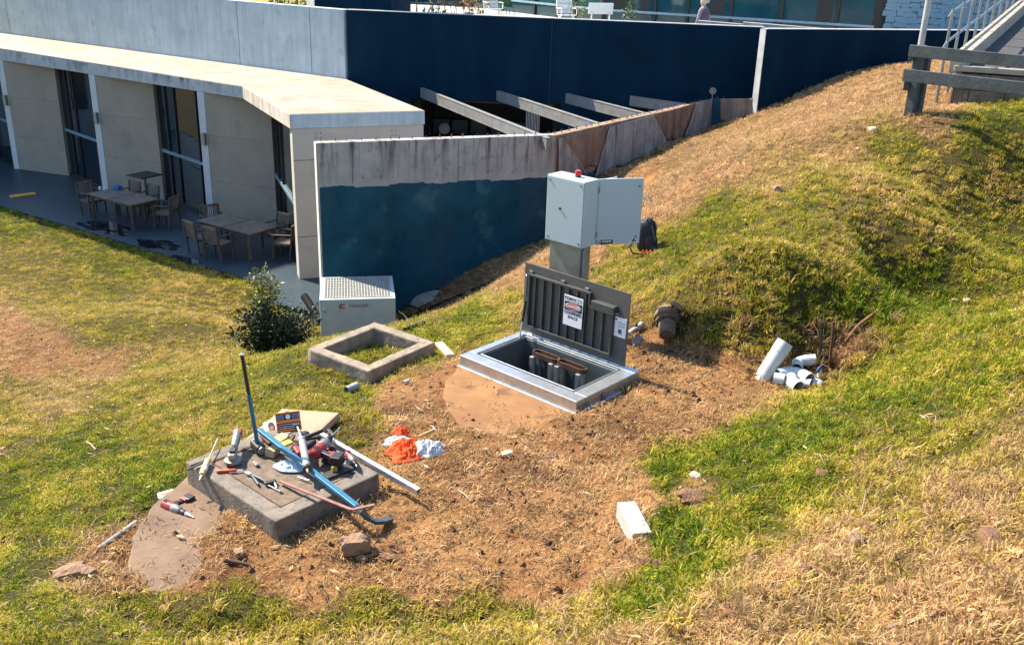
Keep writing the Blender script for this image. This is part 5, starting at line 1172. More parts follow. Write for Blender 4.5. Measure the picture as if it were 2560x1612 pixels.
# angle grinder
g0 = T3(582, 1150, TZ+.03)
o = tool('angle_grinder', 'black angle grinder with red tail resting on its disc on the riser', 'grinder', (g0.x, g0.y, TZ))
MB().lathe([(.060, .0), (.062, .002), (.062, .006), (.060, .008)], 28, (g0.x, g0.y, TZ+.012)).build('disc', mat('dark_abrasive', (.09, .085, .08), None, .9, scale=40, bumps=.4), o)
MB().lathe([(.066, .0), (.066, .022), (.058, .026)], 28, (g0.x, g0.y+.006, TZ+.016)).build('guard', grey_t, o, smooth=True)
gd0 = Vector((g0.x, g0.y, TZ+.075)); gt = T3(593, 1086, TZ+.115); fm_ = frame_along(gd0, gt); Lg = (gt-gd0).length
put(MB().box((0, 0, -.01), (.075, .062, .07)), fm_, 'gear_head', steel_t, o, bevel=.014)
put(MB().lathe([(.026, 0), (.031, .03), (.028, .09), (.034, .16), (.036, Lg)], 14, m=Matrix.Rotation(math.pi/2, 3, 'Y')), fm_ @ Matrix.Translation((.03, 0, 0)), 'body', grey_t, o, smooth=True)
put(MB().box((Lg+.015, 0, 0), (.06, .075, .06)), fm_, 'tail', red_pl, o, bevel=.012); put(MB().box((.06, 0, .035), (.05, .03, .012)), fm_, 'switch', black_p, o, bevel=.004)
put(MB().box((0.02, 0, .03), (.05, .05, .02)), fm_, 'vent', black_p, o, bevel=.004)
# caulking gun with yellow cartridge, at the left corner
c0 = T3(500, 1196, TZ+.03); c1 = T3(545, 1094, TZ+.05)
o = tool('caulking_gun', 'caulking gun holding a yellow cartridge at the left corner of the riser', 'caulking gun', (c0.x, c0.y, TZ)); fm_ = frame_along(c0, c1); L_ = (c1-c0).length
put(MB().lathe([(.004, 0), (.007, .05), (.012, .06)], 10, m=Matrix.Rotation(math.pi/2, 3, 'Y')), fm_ @ Matrix.Translation((-.02, 0, 0)), 'nozzle', paper, o, smooth=True)
put(MB().lathe([(.024, .045), (.024, .26)], 16, m=Matrix.Rotation(math.pi/2, 3, 'Y')), fm_, 'cartridge', mat('yellow_cartridge', (.55, .38, .05), (.5, .45, .3), .5, scale=14, bumps=0), o, smooth=True)
put(MB().lathe([(.0248, .10), (.0248, .15)], 16, m=Matrix.Rotation(math.pi/2, 3, 'Y')), fm_, 'cartridge_label', paper, o, smooth=True)
put(MB().box((.15, 0, -.022), (.24, .02, .008)), fm_, 'cradle', steel_t, o); put(MB().cyl((.26, 0, 0), (L_, 0, 0), .005, seg=6), fm_, 'plunger_rod', steel_t, o)
put(MB().bar((.27, 0, 0), (.20, .12, -.012), .022, .02), fm_, 'handle', dark_t, o, bevel=.006); put(MB().bar((.25, .01, 0), (.14, .13, -.012), .014, .014), fm_, 'trigger', dark_t, o, bevel=.004)
# orange scraper knife
k0 = T3(541, 1178, TZ+.014); k1 = T3(607, 1174, TZ+.012); o = tool('orange_knife', 'scraper knife with fluorescent orange grip on the riser front', 'knife', (k0.x, k0.y, TZ)); fm_ = frame_along(k0, k1); L_ = (k1-k0).length
put(MB().lathe([(.009, 0), (.014, .01), (.012, L_*.5), (.014, L_*.72), (.009, L_*.76)], 12, m=Matrix.Rotation(math.pi/2, 3, 'Y')), fm_, 'grip', hot_orange, o, smooth=True)
put(MB().box((L_*.88, 0, 0), (L_*.26, .016, .003)), fm_, 'blade', steel_t, o)
# pliers with blue-black sleeves
pv = T3(627, 1186, TZ+.012); o = tool('pliers', 'pliers with dark blue grips lying open beside the orange knife', 'pliers', (pv.x, pv.y, TZ))
for tip, end_ in (((611, 1180), (646, 1211)), ((613, 1176), (664, 1204))):
    put(MB().lathe([(.008, 0), (.012, .03), (.004, .06)], 8, m=Matrix.Rotation(math.pi/2, 3, 'Y')), frame_along(pv, T3(*tip, TZ+.012)), 'jaw', steel_t, o)
    e_ = T3(*end_, TZ+.012); q = MB(); q.tube([pv, pv.lerp(e_, .3)+Vector((0, 0, .004)), pv.lerp(e_, .7)+Vector((0, 0, .004)), e_], [.007, .010, .012, .009], 8); q.build('grip', mat('teal_black_grip', (.015, .05, .075), None, .5, scale=10, bumps=0), o, smooth=True)
MB().cyl(pv-Vector((0, 0, .009)), pv+Vector((0, 0, .012)), .011, seg=10).build('pivot', steel_t, o)
# screwdriver
s0_ = T3(662, 1208, TZ+.012); s1_ = T3(700, 1226, TZ+.008); o = tool('spanner', 'small bright ring spanner lying below the pry bar claw', 'spanner', (s0_.x, s0_.y, TZ))
MB().tube([s0_, s1_], .005, 6).build('shank', steel_t, o); MB().pipe(s1_-Vector((0, 0, .005)), s1_+Vector((0, 0, .005)), .014, .008, 12).build('ring_end', steel_t, o)
s2 = T3(686, 1204, TZ+.014); s3 = T3(692, 1220, TZ+.014); o = tool('ball_bolt', 'stubby steel bolt beside the small ring spanner', 'bolt', (s2.x, s2.y, TZ)); MB().cyl(s2, s3, .008, seg=8).build('shank', steel_t, o); MB().cyl(s2-(s3-s2).normalized()*.012, s2, .014, seg=6).build('head', steel_t, o)
# sausage gun: long silver barrel laid over the blue bar
a_ = T3(755, 1100, TZ+.12); b_ = T3(768, 1172, TZ+.115); fm_ = frame_along(b_, a_); L_ = (a_-b_).length
o = tool('sausage_gun', 'silver barrel sealant gun lying over the blue bar', 'sealant gun', (b_.x, b_.y, TZ))
put(MB().lathe([(.028, .012), (.028, L_)], 20, m=Matrix.Rotation(math.pi/2, 3, 'Y')), fm_, 'barrel', tube_s, o, smooth=True)
put(MB().lathe([(.032, 0), (.032, .03), (.029, .03)], 20, m=Matrix.Rotation(math.pi/2, 3, 'Y')), fm_, 'front_ring', dark_t, o, smooth=True); put(MB().lathe([(.032, L_-.02), (.032, L_+.02)], 20, m=Matrix.Rotation(math.pi/2, 3, 'Y')), fm_, 'rear_ring', steel_t, o, smooth=True)
put(MB().lathe([(.005, -.05), (.012, -.01), (.02, .011)], 12, m=Matrix.Rotation(math.pi/2, 3, 'Y')), fm_, 'nozzle', wood_p, o, smooth=True)
put(MB().bar((L_+.02, 0, 0), (L_+.07, -.17, .03), .02, .03), fm_, 'handle', black_p, o, bevel=.006); put(MB().bar((L_+.01, -.02, 0), (L_+.03, -.15, -.01), .012, .02), fm_, 'trigger', black_p, o, bevel=.004); put(MB().cyl((L_+.02, 0, 0), (L_+.17, .02, .03), .006, seg=6), fm_, 'rod', steel_t, o)
# rotary hammer drill: body, battery, chuck and long bit
def power_tool(p_back, p_front, z_, name, lab, scale=1.0, bit=.16, grip_dir=(0, -1), tip='bit', body_m=grey_t, accent=red_pl):
    a, b__ = T3(*p_back, z_), T3(*p_front, z_); o = tool(name, lab, 'drill', (a.x, a.y, z_-.05)); fm = frame_along(a, b__); k = scale
    Ry = Matrix.Rotation(math.pi/2, 3, 'Y')
    put(MB().lathe([(.022*k, 0), (.034*k, .012*k), (.036*k, .07*k), (.032*k, .10*k)], 16, m=Ry), fm, 'motor_housing', accent, o, smooth=True)
    put(MB().lathe([(.0325*k, .10*k), (.034*k, .115*k), (.030*k, .16*k), (.022*k, .175*k)], 16, m=Ry), fm, 'gear_case', body_m, o, smooth=True)
    put(MB().lathe([(.017*k, .175*k), (.022*k, .185*k), (.020*k, .215*k), (.010*k, .235*k)], 14, m=Ry), fm, 'chuck', black_p, o, smooth=True)
    if tip == 'bit': put(MB().cyl((.23*k, 0, 0), (.23*k+bit, 0, 0), .0045, seg=8), fm, 'drill_bit', steel_t, o)
    else:
        for j in range(5): put(MB().cyl((.23*k+.016*j, 0, 0), (.23*k+.016*(j+1), 0, 0), .02-.0036*j, seg=14), fm, 'step_bit', steel_t, o)
    g = Vector((grip_dir[0], grip_dir[1], 0)).normalized()
    put(MB().bar((.055*k, 0, 0), (.055*k+g.x*.12*k, g.y*.12*k, -.012), .036*k, .034*k), fm, 'grip', black_p, o, bevel=.01)
    put(MB().box((.055*k+g.x*.14*k, g.y*.145*k, -.012), (.075*k, .06*k, .06*k)), fm, 'battery', black_p, o, bevel=.008)
    put(MB().box((.055*k+g.x*.105*k, g.y*.108*k, -.008), (.06*k, .02*k, .05*k)), fm, 'battery_clip', accent, o, bevel=.004)
    put(MB().box((.085*k, g.y*.045*k, 0), (.014*k, .02*k, .016*k)), fm, 'trigger', accent, o, bevel=.003)
    for j in range(4): put(MB().box((.02*k+.012*j, 0, .0345*k), (.005*k, .03*k, .004)), fm, 'vent_slot', black_p, o)
    return o
power_tool((785, 1138), (820, 1100), TZ+.10, 'hammer_drill', 'large grey and red hammer drill with long thin bit, beside silver barrel', 1.35, .18, (-.35, -1))
power_tool((868, 1132), (885, 1155), TZ+.06, 'drill_driver', 'small red headed drill driver near the bright square tube', .85, .03, (-.4, -1))
gp = G(424, 1275)
power_tool((408, 1258), (500, 1300), float(gp[2])+.075, 'step_drill', 'red cordless drill with a bright step bit lying on the round slab', 1.1, .1, (.25, 1), 'step')
# bit set in an orange case, open
kc = T3(724, 1080, 3.985); o = tool('bit_set', 'open orange plastic case of driver bits propped behind the tools', 'tool case', (kc.x, kc.y, 3.93))
exk = (T3(755, 1072, 3.98)-T3(693, 1080, 3.98)).normalized(); ezk = Vector((exk.y*.75, -exk.x*.75, .66)).normalized(); eyk = ezk.cross(exk)
mk = basis(kc+Vector((0, 0, .01)), exk, eyk, ezk)
for j, (y0, nm) in enumerate(((.0, 'tray'), (.082, 'lid_tray'))):
    q = MB(); q.box((0, y0+.038, .0), (.20, .076, .012)); 
    for (cx_, cy_, sx_, sy_) in ((0, y0+.004, .2, .008), (0, y0+.072, .2, .008), (-.096, y0+.038, .008, .06), (.096, y0+.038, .008, .06)): q.box((cx_, cy_, .014), (sx_, sy_, .016))
    tr_ = put(q, mk, nm, orange_p, o, bevel=.003)
    put(MB().box((0, y0+.036, .008), (.15, .04, .004)), mk, 'insert', black_p, tr_)
    if j == 0:
        for i in range(3): put(MB().cyl((-.08, y0+.022+.015*i, .016), (.05+.015*i, y0+.026+.016*i, .016), .0045, seg=6), mk, 'driver', steel_t, tr_)
        put(MB().cyl((.03, y0+.04, .017), (.085, y0+.045, .017), .009, seg=8), mk, 'driver_handle', frame_grey, tr_)
    else:
        for sx in (-.062, .062):
            for i in range(6): put(MB().box((sx-.025+.01*i, y0+.038, .014), (.005, .04, .006)), mk, 'bit', steel_t, tr_)
        put(MB().cyl((0, y0+.038, .008), (0, y0+.038, .02), .02, seg=16), mk, 'badge', paper, tr_)
put(MB().box((0, .162, .004), (.03, .012, .014)), mk, 'latch', orange_p, o)
# left of the kit: packet and tape
pk = T3(682, 1075, TZ+.0); o = tool('sealant_packet', 'white and red plastic packet with black oval left of the orange case', 'packet', (pk.x, pk.y, 3.93))
mk2 = basis(T3(680, 1082, 3.96), exk, Vector((-exk.y, exk.x, .35)).normalized(), Vector((exk.y*.3, -exk.x*.3, .9)).normalized())
put(MB().box((0, .03, .02), (.12, .15, .045)), mk2, 'packet', mat('pale_blue_film', (.52, .60, .66), (.42, .5, .58), .3, scale=12, bumps=.3), o, bevel=.018); put(MB().box((.02, -.045, .02), (.12, .012, .04)), mk2, 'red_edge', mat('orange_red_card', (.55, .12, .05), None, .6, scale=15), o, bevel=.003)
ell(mk2 @ Matrix.Translation((.0, .03, .046)), .026, .05, 'black_oval', ink, o, .001); ell(mk2 @ Matrix.Translation((.0, .012, .0475)), .015, .02, 'orange_dot', hot_orange, o, .001)
# offcuts
for (pc, pe, z_, sz, m_, lab) in (((682, 1128), (700, 1112), TZ+.025, (.11, .075, .05), wood_p, 'short pale pine offcut below the blue bar'), ((700, 1098), (720, 1086), TZ+.02, (.16, .10, .035), wood_p, 'pale pine board end behind the blue bar'), ((728, 1098), (738, 1082), TZ+.05, (.14, .03, .025), wood_d, 'dark stained stick leaning behind the blue bar'), ((735, 1120), (752, 1098), TZ+.03, (.15, .03, .03), dark_t, 'dark steel bar end left of the silver barrel')):
    c_ = T3(*pc, z_); e_ = T3(*pe, z_); o = tool('offcut', lab, 'offcut', c_); put(MB().box((0, 0, 0), sz), frame_along(c_, e_), 'block', m_, o, bevel=.003)
# rags
def rag(name, label, c, rx, ry, hgt, m, seed, res=34, rot=0.0, wild=1.0, freq=3.0):
    vs = []; fs = []
    for i in range(res+1):
        for j in range(res+1):
            u_, v_ = i/res*2-1, j/res*2-1; a = math.atan2(v_, u_); r_ = max(abs(u_), abs(v_)); 
            edge = 1+.35*wild*(float(vnoise(math.cos(a)*1.8+seed*3.1+5, math.sin(a)*1.8+7, seed))-.5)*2
            x_, y_ = math.cos(a)*r_*rx*edge, math.sin(a)*r_*ry*edge
            rid = 1-abs(2*float(vnoise(u_*freq+seed*9, v_*freq+3, seed+1))-1); rid2 = 1-abs(2*float(vnoise(u_*freq*2+seed*5, v_*freq*2.2+1, seed+2))-1)
            z_ = hgt*((1-r_**2)*(.25+.65*rid)+.28*rid2*(1.05-r_))
            X_, Y_ = x_*math.cos(rot)-y_*math.sin(rot), x_*math.sin(rot)+y_*math.cos(rot); vs.append((c[0]+X_, c[1]+Y_, c[2]+z_+.004))
    n_ = res+1
    for i in range(res):
        for j in range(res): fs.append((i*n_+j, i*n_+j+1, (i+1)*n_+j+1, (i+1)*n_+j))
    o = MB().add(vs, fs).build(name, m, smooth=False); 
    for p in o.data.polygons: p.use_smooth = True
    k = o.modifiers.new('t', 'SOLIDIFY'); k.thickness = .004; k.offset = 0
    return tag(o, label, 'rag')
rag_b = mat('pale_blue_cloth', (.50, .60, .70), (.36, .48, .62), .9, scale=9, bumps=.3); rag_o = mat('orange_hi_vis_cloth', (.78, .10, .012), (.60, .06, .008), .85, scale=9, bumps=.3); rag_w = mat('white_cloth', (.60, .62, .64), (.42, .47, .54), .9, scale=9, bumps=.3)
rag('blue_rag', 'pale blue white rag crumpled under the blue bar', T3(724, 1166, TZ), .125, .085, .045, rag_b, 3, rot=-.3)
rag('white_tissue', 'small wad of white tissue at the right of the tools', T3(868, 1158, TZ), .055, .04, .035, rag_w, 5)
gg = G(1012, 1130); rag('orange_rag', 'big crumpled orange rag lying on the bare soil', gg, .165, .17, .095, rag_o, 8, 50, .3, 1.1, 4.6)
gg = G(1004, 1096, .05); rag('small_orange_rag', 'smaller orange rag bunched behind the big orange one', gg, .075, .065, .065, rag_o, 9, 30)
gg = G(1072, 1128); rag('white_rag', 'ragged white cloth on the soil right of the orange rag', gg, .145, .125, .09, rag_w, 12, 44, .2, 1.4, 5)
gg = G(1000, 1106); rag('pale_rag', 'pale blue white cloth peeping out behind the orange rags', gg, .13, .08, .05, rag_b, 14, 34, .1)
r0_ = Vector(G(1046, 1112, .07)); r1_ = Vector(G(1084, 1096, .075)); o = tool('paper_roll', 'tan tube with a white end lying on the rags', 'tube', r0_); MB().cyl(r0_, r1_, .017, seg=14).build('tube', mat('tan_card', (.5, .3, .1), None, .7, scale=9), o, smooth=True); MB().cyl(r1_, r1_+(r1_-r0_).normalized()*.012, .0175, seg=14).build('end', paper, o)
# steel plate and odds
c_ = T3(850, 1172, TZ+.01); o = tool('steel_plate', 'thin dark steel plate at the right edge of the riser cover', 'plate', c_); put(MB().box((0, 0, 0), (.26, .09, .008)), frame_along(T3(812, 1190, TZ+.012), T3(890, 1160, TZ+.012)) @ Matrix.Translation((.13, 0, 0)), 'plate', dark_t, o, bevel=.002)
o = tool('thin_rod', 'thin dark rod lying across the steel plate', 'rod', T3(838, 1168, TZ)); MB().cyl(T3(832, 1180, TZ+.022), T3(858, 1155, TZ+.03), .004, seg=6).build('rod', dark_t, o)
for k, (px, py) in enumerate(((805, 1128), (818, 1150), (760, 1085))):
    c_ = T3(px, py, TZ+.02); o = tool('tool_pouch', ('black tool part under the hammer drill', 'black socket beside the drill battery', 'black cable end behind the silver barrel')[k], 'tool part', c_); MB().blob(c_, (.05, .035, .025), 30+k, .2, 2, .4).build('body', black_p, o, smooth=True)
# card packet near the drill
gp = G(415, 1250); o = tool('card_packet', 'small white packet with an orange red label on the slab edge', 'packet', gp); fmk = frame_along(G(398, 1250, .012), G(436, 1238, .012)); put(MB().box((.055, .01, .004), (.12, .085, .03)), fmk, 'box', paper, o, bevel=.003); put(MB().box((.058, -.0335, .006), (.09, .003, .02)), fmk, 'label', MATS['orange_red_card'], o); put(MB().box((.058, .01, .0195), (.09, .03, .001)), fmk, 'label_top', MATS['orange_red_card'], o)

# ------------------------------------------------------------------ loose blocks, stones, sticks
rock_m = mat('sandstone_rock', (.33, .21, .125), (.22, .135, .08), .9, scale=6, bumps=.6, bdist=.02, spots=.4, spot_col=(.16, .10, .06), spot_scale=9)
pale_rock = mat('pale_lime_rock', (.62, .55, .46), (.48, .41, .33), .9, scale=7, bumps=.5)
clod_m = mat('red_brown_clod', (.24, .13, .07), (.13, .065, .035), .95, scale=9, bumps=.8, bdist=.03)
def rock(px, py, s, lab, m=rock_m, seed=0, flat=.55, sink=.35, name='rock'):
    if m is clod_m: s = (s[0]*.8, s[1]*.8, s[2]*.7); sink = .55
    g = G(px, py); o = MB().blob((0, 0, 0), s, seed, .2, 3, flat).build(name, m); o.location = (g[0], g[1], g[2]+s[2]*(1-sink)); o.rotation_euler = (random.uniform(-.15, .15), random.uniform(-.15, .15), random.uniform(0, 3.1))
    o.data.materials.clear(); o.data.materials.append(m); return tag(o, lab, 'rock')
rr1 = rock(890, 1378, (.115, .075, .075), 'blocky tan sandstone lump in front of the riser', rock_m, 3, .75); rr1.rotation_euler = (0, 0, .35)
rock(182, 1446, (.12, .075, .06), 'angular tan rock at the left rim of bare soil', rock_m, 5, .5); rock(222, 1440, (.06, .05, .04), 'small tan rock touching the angular one at left', rock_m, 6)
rock(398, 1395, (.045, .035, .035), 'small pale stone on the round slab edge', pale_rock, 7); rock(598, 1388, (.06, .035, .03), 'flat tan stone on bare soil below the riser', rock_m, 8); rock(967, 1396, (.09, .055, .03), 'dark flat stone right of the sandstone lump', clod_m, 9); rock(905, 1402, (.05, .03, .025), 'small tan stone below the sandstone lump', rock_m, 10)
rock(1268, 1138, (.05, .035, .025), 'pale stone in the dirt in front of the hatch slab', pale_rock, 11); rock(1472, 1085, (.06, .05, .045), 'dark soil clod right below the hatch corner', clod_m, 12); rock(1378, 1148, (.09, .06, .05), 'dark soil clod near the pale stone', clod_m, 13)
rock(1738, 1194, (.055, .035, .03), 'white stone in green grass above the white block', pale_rock, 14); rock(2180, 326, (.11, .07, .035), 'flat pale stone on the dry bank below the fence', pale_rock, 15); rock(1942, 480, (.11, .08, .06), 'pale tan stone half way up the grassy bank', rock_m, 16)
rock(2415, 755, (.05, .035, .03), 'white stone on the right bank above a brown clod', pale_rock, 17); rock(2385, 757, (.05, .04, .035), 'tan stone beside the white one on the right bank', rock_m, 18); rock(2410, 785, (.09, .07, .045), 'brown clod below the two stones on the right bank', clod_m, 19)
rock(1740, 1248, (.16, .11, .06), 'broad reddish clod in the grass above the white block', clod_m, 20, .2); rock(1640, 1420, (.15, .07, .05), 'reddish clod in the grass below the white block', clod_m, 21, .2); rock(1543, 1350, (.05, .08, .04), 'brown clod against the left side of white block', clod_m, 22, .2); rock(2010, 1428, (.07, .05, .045), 'dark brown clod in the straw at lower right', clod_m, 23, .2); rock(2480, 1350, (.13, .09, .05), 'reddish clod near the right edge of the straw', clod_m, 24, .2); rock(2140, 1360, (.05, .04, .04), 'small pinkish clod in the lower right straw', rock_m, 25)
rock(2055, 1190, (.08, .06, .045), 'reddish brown clod in the green right bank', clod_m, 27, .2)
rock(1593, 858, (.15, .06, .035), 'grey flat stone beside the old pump', mat('grey_flat_stone', (.20, .20, .19), None, .9, scale=6, bumps=.5), 26, .5)
o = rock(1064, 752, (.42, .25, .10), 'broad pale flat boulder at the foot of the blue wall', mat('pale_flat_boulder', (.34, .30, .26), (.24, .21, .18), .9, scale=3, bumps=.5), 31, .3); o.rotation_euler = (0, -.25, .6)
# white block
wb = [Zp(*p, 4.06) for p in ((1541, 1282), (1584, 1275), (1631, 1357), (1581, 1362))]
gq = G(1583, 1322); o = tool('white_block', 'long white masonry block lying at the edge of green grass', 'block', gq)
wdir = (wb[3]+wb[2]-wb[0]-wb[1])[:2]; wdir /= np.linalg.norm(wdir); wfm = frame_along((gq[0], gq[1], gq[2]+.035), (gq[0]+wdir[0], gq[1]+wdir[1], gq[2]+.025))
put(MB().box((0, 0, 0), (.40, .135, .13)), wfm, 'block', mat('white_dirty_block', (.46, .45, .42), (.36, .34, .31), .85, scale=5, bumps=.3, spots=.6, spot_col=(.28, .19, .12), spot_scale=5), o, bevel=.006)
wb = rectpoly(gq[:2]-wdir*.2-np.array([-wdir[1], wdir[0]])*.07, wdir, .4, np.array([-wdir[1], wdir[0]]), .14)
# stick, conduit, timber, pipe stub
def stick(pa, pb, r, name, lab, m, cat='stick', up=.015, bend=.0):
    a, b__ = Vector(G(*pa, up)), Vector(G(*pb, up)); mid = a.lerp(b__, .5)+Vector((0, 0, .0)); mid.z = max(mid.z, float(height(np.array([mid.x]), np.array([mid.y]))[0])+up)+bend
    o = tool(name, lab, cat, a); MB().tube([a, a.lerp(mid, .5), mid, mid.lerp(b__, .5), b__], r, 8).build('shaft', m, o, smooth=True); return o
grey_pvc = mat('grey_pvc', (.36, .36, .34), (.26, .26, .25), .5, scale=9, bumps=.1)
stick((246, 1376), (342, 1308), .016, 'grey_conduit', 'thin grey conduit lying against the left rim of the round slab', grey_pvc, 'conduit')
stick((2172, 1590), (2335, 1543), .010, 'dead_stick', 'straight pale dead stick in straw at the lower right corner', mat('bleached_wood', (.42, .33, .24), (.14, .1, .08), .9, scale=5, bumps=.3)); bl = MATS['bleached_wood']
stick((1145, 1228), (1178, 1258), .006, 'bent_twig', 'small pale twig on the bare soil below the rags', bl, bend=.01); stick((216, 1108), (240, 1128), .008, 'forked_twig', 'little forked twig on the left lawn', bl, bend=.02)
stick((560, 1404), (622, 1416), .014, 'bark_strip', 'dark bark strip on the bare soil below the riser', wood_d); stick((1850, 1240), (1908, 1218), .007, 'dry_root', 'pale dry root lying in the green right bank', bl, bend=.02); stick((2030, 1140), (2063, 1170), .0035, 'arched_stem', 'arched pale dry stem in the green right bank', bl, bend=.05); stick((2150, 1300), (2165, 1230), .003, 'tall_dry_stem', 'curved pale dry stem in the middle of the straw bank', bl, bend=.06)
a, b__ = Vector(G(1097, 864, .03)), Vector(G(1126, 896, .03)); o = tool('timber_offcut', 'pale timber plank end beside the square riser ring', 'plank', a); q = MB(); q.bar(a, b__, .10, .04); q.build('plank', mat('sun_bleached_plank', (.58, .46, .28), (.46, .35, .2), .8, scale=4, bumps=.2), o, bevel=.004)
a, b__ = Vector(G(866, 985, .04)), Vector(G(893, 973, .04)); o = tool('pipe_stub', 'short grey pipe stub in the grass below the riser ring', 'pipe', a); MB().pipe(a, b__, .042, .035, 20).build('pipe', grey_pvc, o, smooth=True)
a = Vector(G(1010, 962, .02)); o = tool('pvc_scrap', 'small scrap of pale pipe at the corner of the riser ring', 'pipe', a); MB().pipe(a, a+Vector((.05, .02, .01)), .03, .025, 14).build('pipe', grey_pvc, o, smooth=True)

# ------------------------------------------------------------------ PVC pieces, pickets, pump
pvc = mat('white_pvc', (.54, .58, .585), (.48, .52, .53), .45, scale=5, bumps=.03, spots=.25, spot_col=(.40, .36, .30), spot_scale=8)
a = Vector(G(1908, 938, -.02)); b__ = Vector(Yp(1962, 857, a.y+.13)); o = tool('pvc_pipe', 'fat white PVC pipe leaning upright in the gully', 'pipe', a); dd_ = (b__-a).normalized()
MB().pipe(a-dd_*.08, b__, .083, .076, 28).build('pipe', pvc, o, smooth=True); MB().pipe(b__-dd_*.12, b__+dd_*.004, .0875, .0762, 28).build('socket', pvc, o, smooth=True)
def elbow(c, d0, d1, r, name, lab, R=.12, a_max=90, n_=9):
    """socketed bend starting at c along d0, turning towards d1"""
    c = Vector(c); d0 = Vector(d0).normalized(); d1 = (Vector(d1)-d0*Vector(d1).dot(d0)).normalized(); o = tool(name, lab, 'pipe fitting', c); pts = [c-d0*.10]
    for k in range(n_+1):
        t_ = math.radians(a_max)*k/n_; pts.append(c+d0*R*math.sin(t_)+d1*R*(1-math.cos(t_)))
    e = (d0*math.cos(math.radians(a_max))+d1*math.sin(math.radians(a_max))); pts.append(pts[-1]+e*.06)
    MB().tube(pts[1:-1], r, 20, cap=False).build('bend', pvc, o, smooth=True); MB().pipe(pts[0], pts[1]+d0*.01, r*1.1, r*.96, 24).build('socket', pvc, o, smooth=True); MB().pipe(pts[-2]-e*.01, pts[-1]+e*.05, r*1.1, r*.96, 24).build('socket', pvc, o, smooth=True)
g = G(1962, 945, .06); elbow(g, (.75, .35, .05), (.4, -.75, 0), .058, 'pvc_bend', 'white PVC bend with its dark open mouth towards the left')
g = G(1975, 965, .055); elbow(g, (-.25, -.8, -.02), (.8, -.3, 0), .062, 'pvc_elbow', 'white PVC elbow with a wide collar nearest the grass', .06, 40)
g = G(2040, 962, .01); o = tool('pvc_end_piece', 'white dished PVC cap lying right of the elbows', 'pipe fitting', g); MB().lathe([(.075, 0), (.07, .02), (.05, .04), (.015, .048)], 20, g).build('cap', pvc, o, smooth=True)
g = Vector(G(2046, 950, .03)); o = tool('blue_valve', 'small white valve with a blue lever behind the white cap', 'valve', g); MB().cyl(g, g+Vector((.01, .03, .10)), .022, seg=14).build('body', pvc, o, smooth=True); MB().bar(g+Vector((-.03, .0, .06)), g+Vector((.02, .01, .13)), .02, .03).build('lever', mat('dark_blue_plastic', (.01, .06, .22), None, .4, scale=8), o, bevel=.004)
for (pa, pb, lab) in (((2085, 805), (2074, 930), 'right rusty steel picket driven upright in the gully'), ((2056, 806), (2052, 918), 'left dark steel picket driven upright in the gully')):
    a = Vector(G(*pb, -.1)); t_ = Vector(Yp(*pa, a.y+.04)); o = tool('steel_picket', lab, 'picket', a); o['group'] = 'steel pickets in the gully'; q = MB(); q.bar(a, t_, .035, .007); q.bar(a+Vector((0, .012, 0)), t_+Vector((0, .012, 0)), .007, .03); q.build('picket', rust if 'rusty' in lab else dark_t, o)
a = Vector(G(2089, 880, .0)); t_ = Vector(G(2192, 786, .04)); o = tool('rusty_pipe', 'rusty brown pipe lying up the side of the gully', 'pipe', a); MB().tube([a-Vector((0, 0, .03)), a.lerp(t_, .5)+Vector((0, 0, .06)), t_], .017, 12).build('pipe', mat('orange_rust_pipe', (.30, .15, .07), (.18, .08, .04), .8, .1, scale=9, bumps=.3), o, smooth=True)
pm_ = mat('old_pump_rust', (.30, .20, .12), (.15, .10, .07), .85, .2, scale=8, bumps=.7, bdist=.02, spots=.6, spot_col=(.07, .05, .04), spot_scale=14)
g = Vector(G(1668, 862, .0)); ax = Vector((-.10, -.80, -.42)).normalized(); c_ = g+Vector((.02, .25, .22)); o = tool('old_pump', 'rusted old pump lying nose down in the dirt', 'pump', g); mx = frame_along(c_, c_+ax); Ry = Matrix.Rotation(math.pi/2, 3, 'Y')
put(MB().lathe([(.03, -.12), (.12, -.10), (.15, -.04), (.155, .02), (.12, .05), (.115, .05), (.135, .055), (.135, .075), (.10, .08)], 24, m=Ry), mx, 'volute', pm_, o, smooth=True)
put(MB().lathe([(.095, .08), (.10, .10), (.095, .24), (.08, .26), (.02, .265)], 22, m=Ry), mx, 'motor', pm_, o, smooth=True)
fl_c = c_+Vector((.10, -.05, .16)); MB().pipe(fl_c-Vector((.02, .01, .02)), fl_c+Vector((.006, .006, .012)), .085, .04, 24).build('flange', pm_, o, smooth=True); MB().cyl(c_+Vector((.05, -.02, .06)), fl_c, .045, seg=16).build('outlet', pm_, o, smooth=True)
MB().tube([c_+Vector((.08, -.1, .05)), c_+Vector((.14, -.14, -.02)), c_+Vector((.13, -.2, -.14))], .012, 8).build('cable', dark_t, o, smooth=True); put(MB().box((.02, .11, .03), (.07, .05, .06)), mx, 'bracket', pm_, o, bevel=.008)
for k in range(6):
    a_ = k*math.pi/3; put(MB().cyl((.078, .118*math.cos(a_), .118*math.sin(a_)), (.10, .118*math.cos(a_), .118*math.sin(a_)), .011, seg=6), mx, 'bolt', dark_t, o)
g = Vector(G(1590, 838, .03)); o = tool('pipe_valve', 'grey cast pipe valve on the dirt left of the old pump', 'valve', g); MB().tube([g+Vector((-.09, -.05, 0)), g+Vector((-.03, 0, .03)), g+Vector((.05, .03, .06))], .034, 14).build('body', grey_pvc, o, smooth=True); MB().blob(g+Vector((.06, .04, .08)), (.045, .045, .045), 4, .05, 2).build('bonnet', grey_pvc, o, smooth=True); MB().cyl(g+Vector((0, .01, .05)), g+Vector((0, .02, .11)), .012, seg=8).build('stem', dark_t, o)

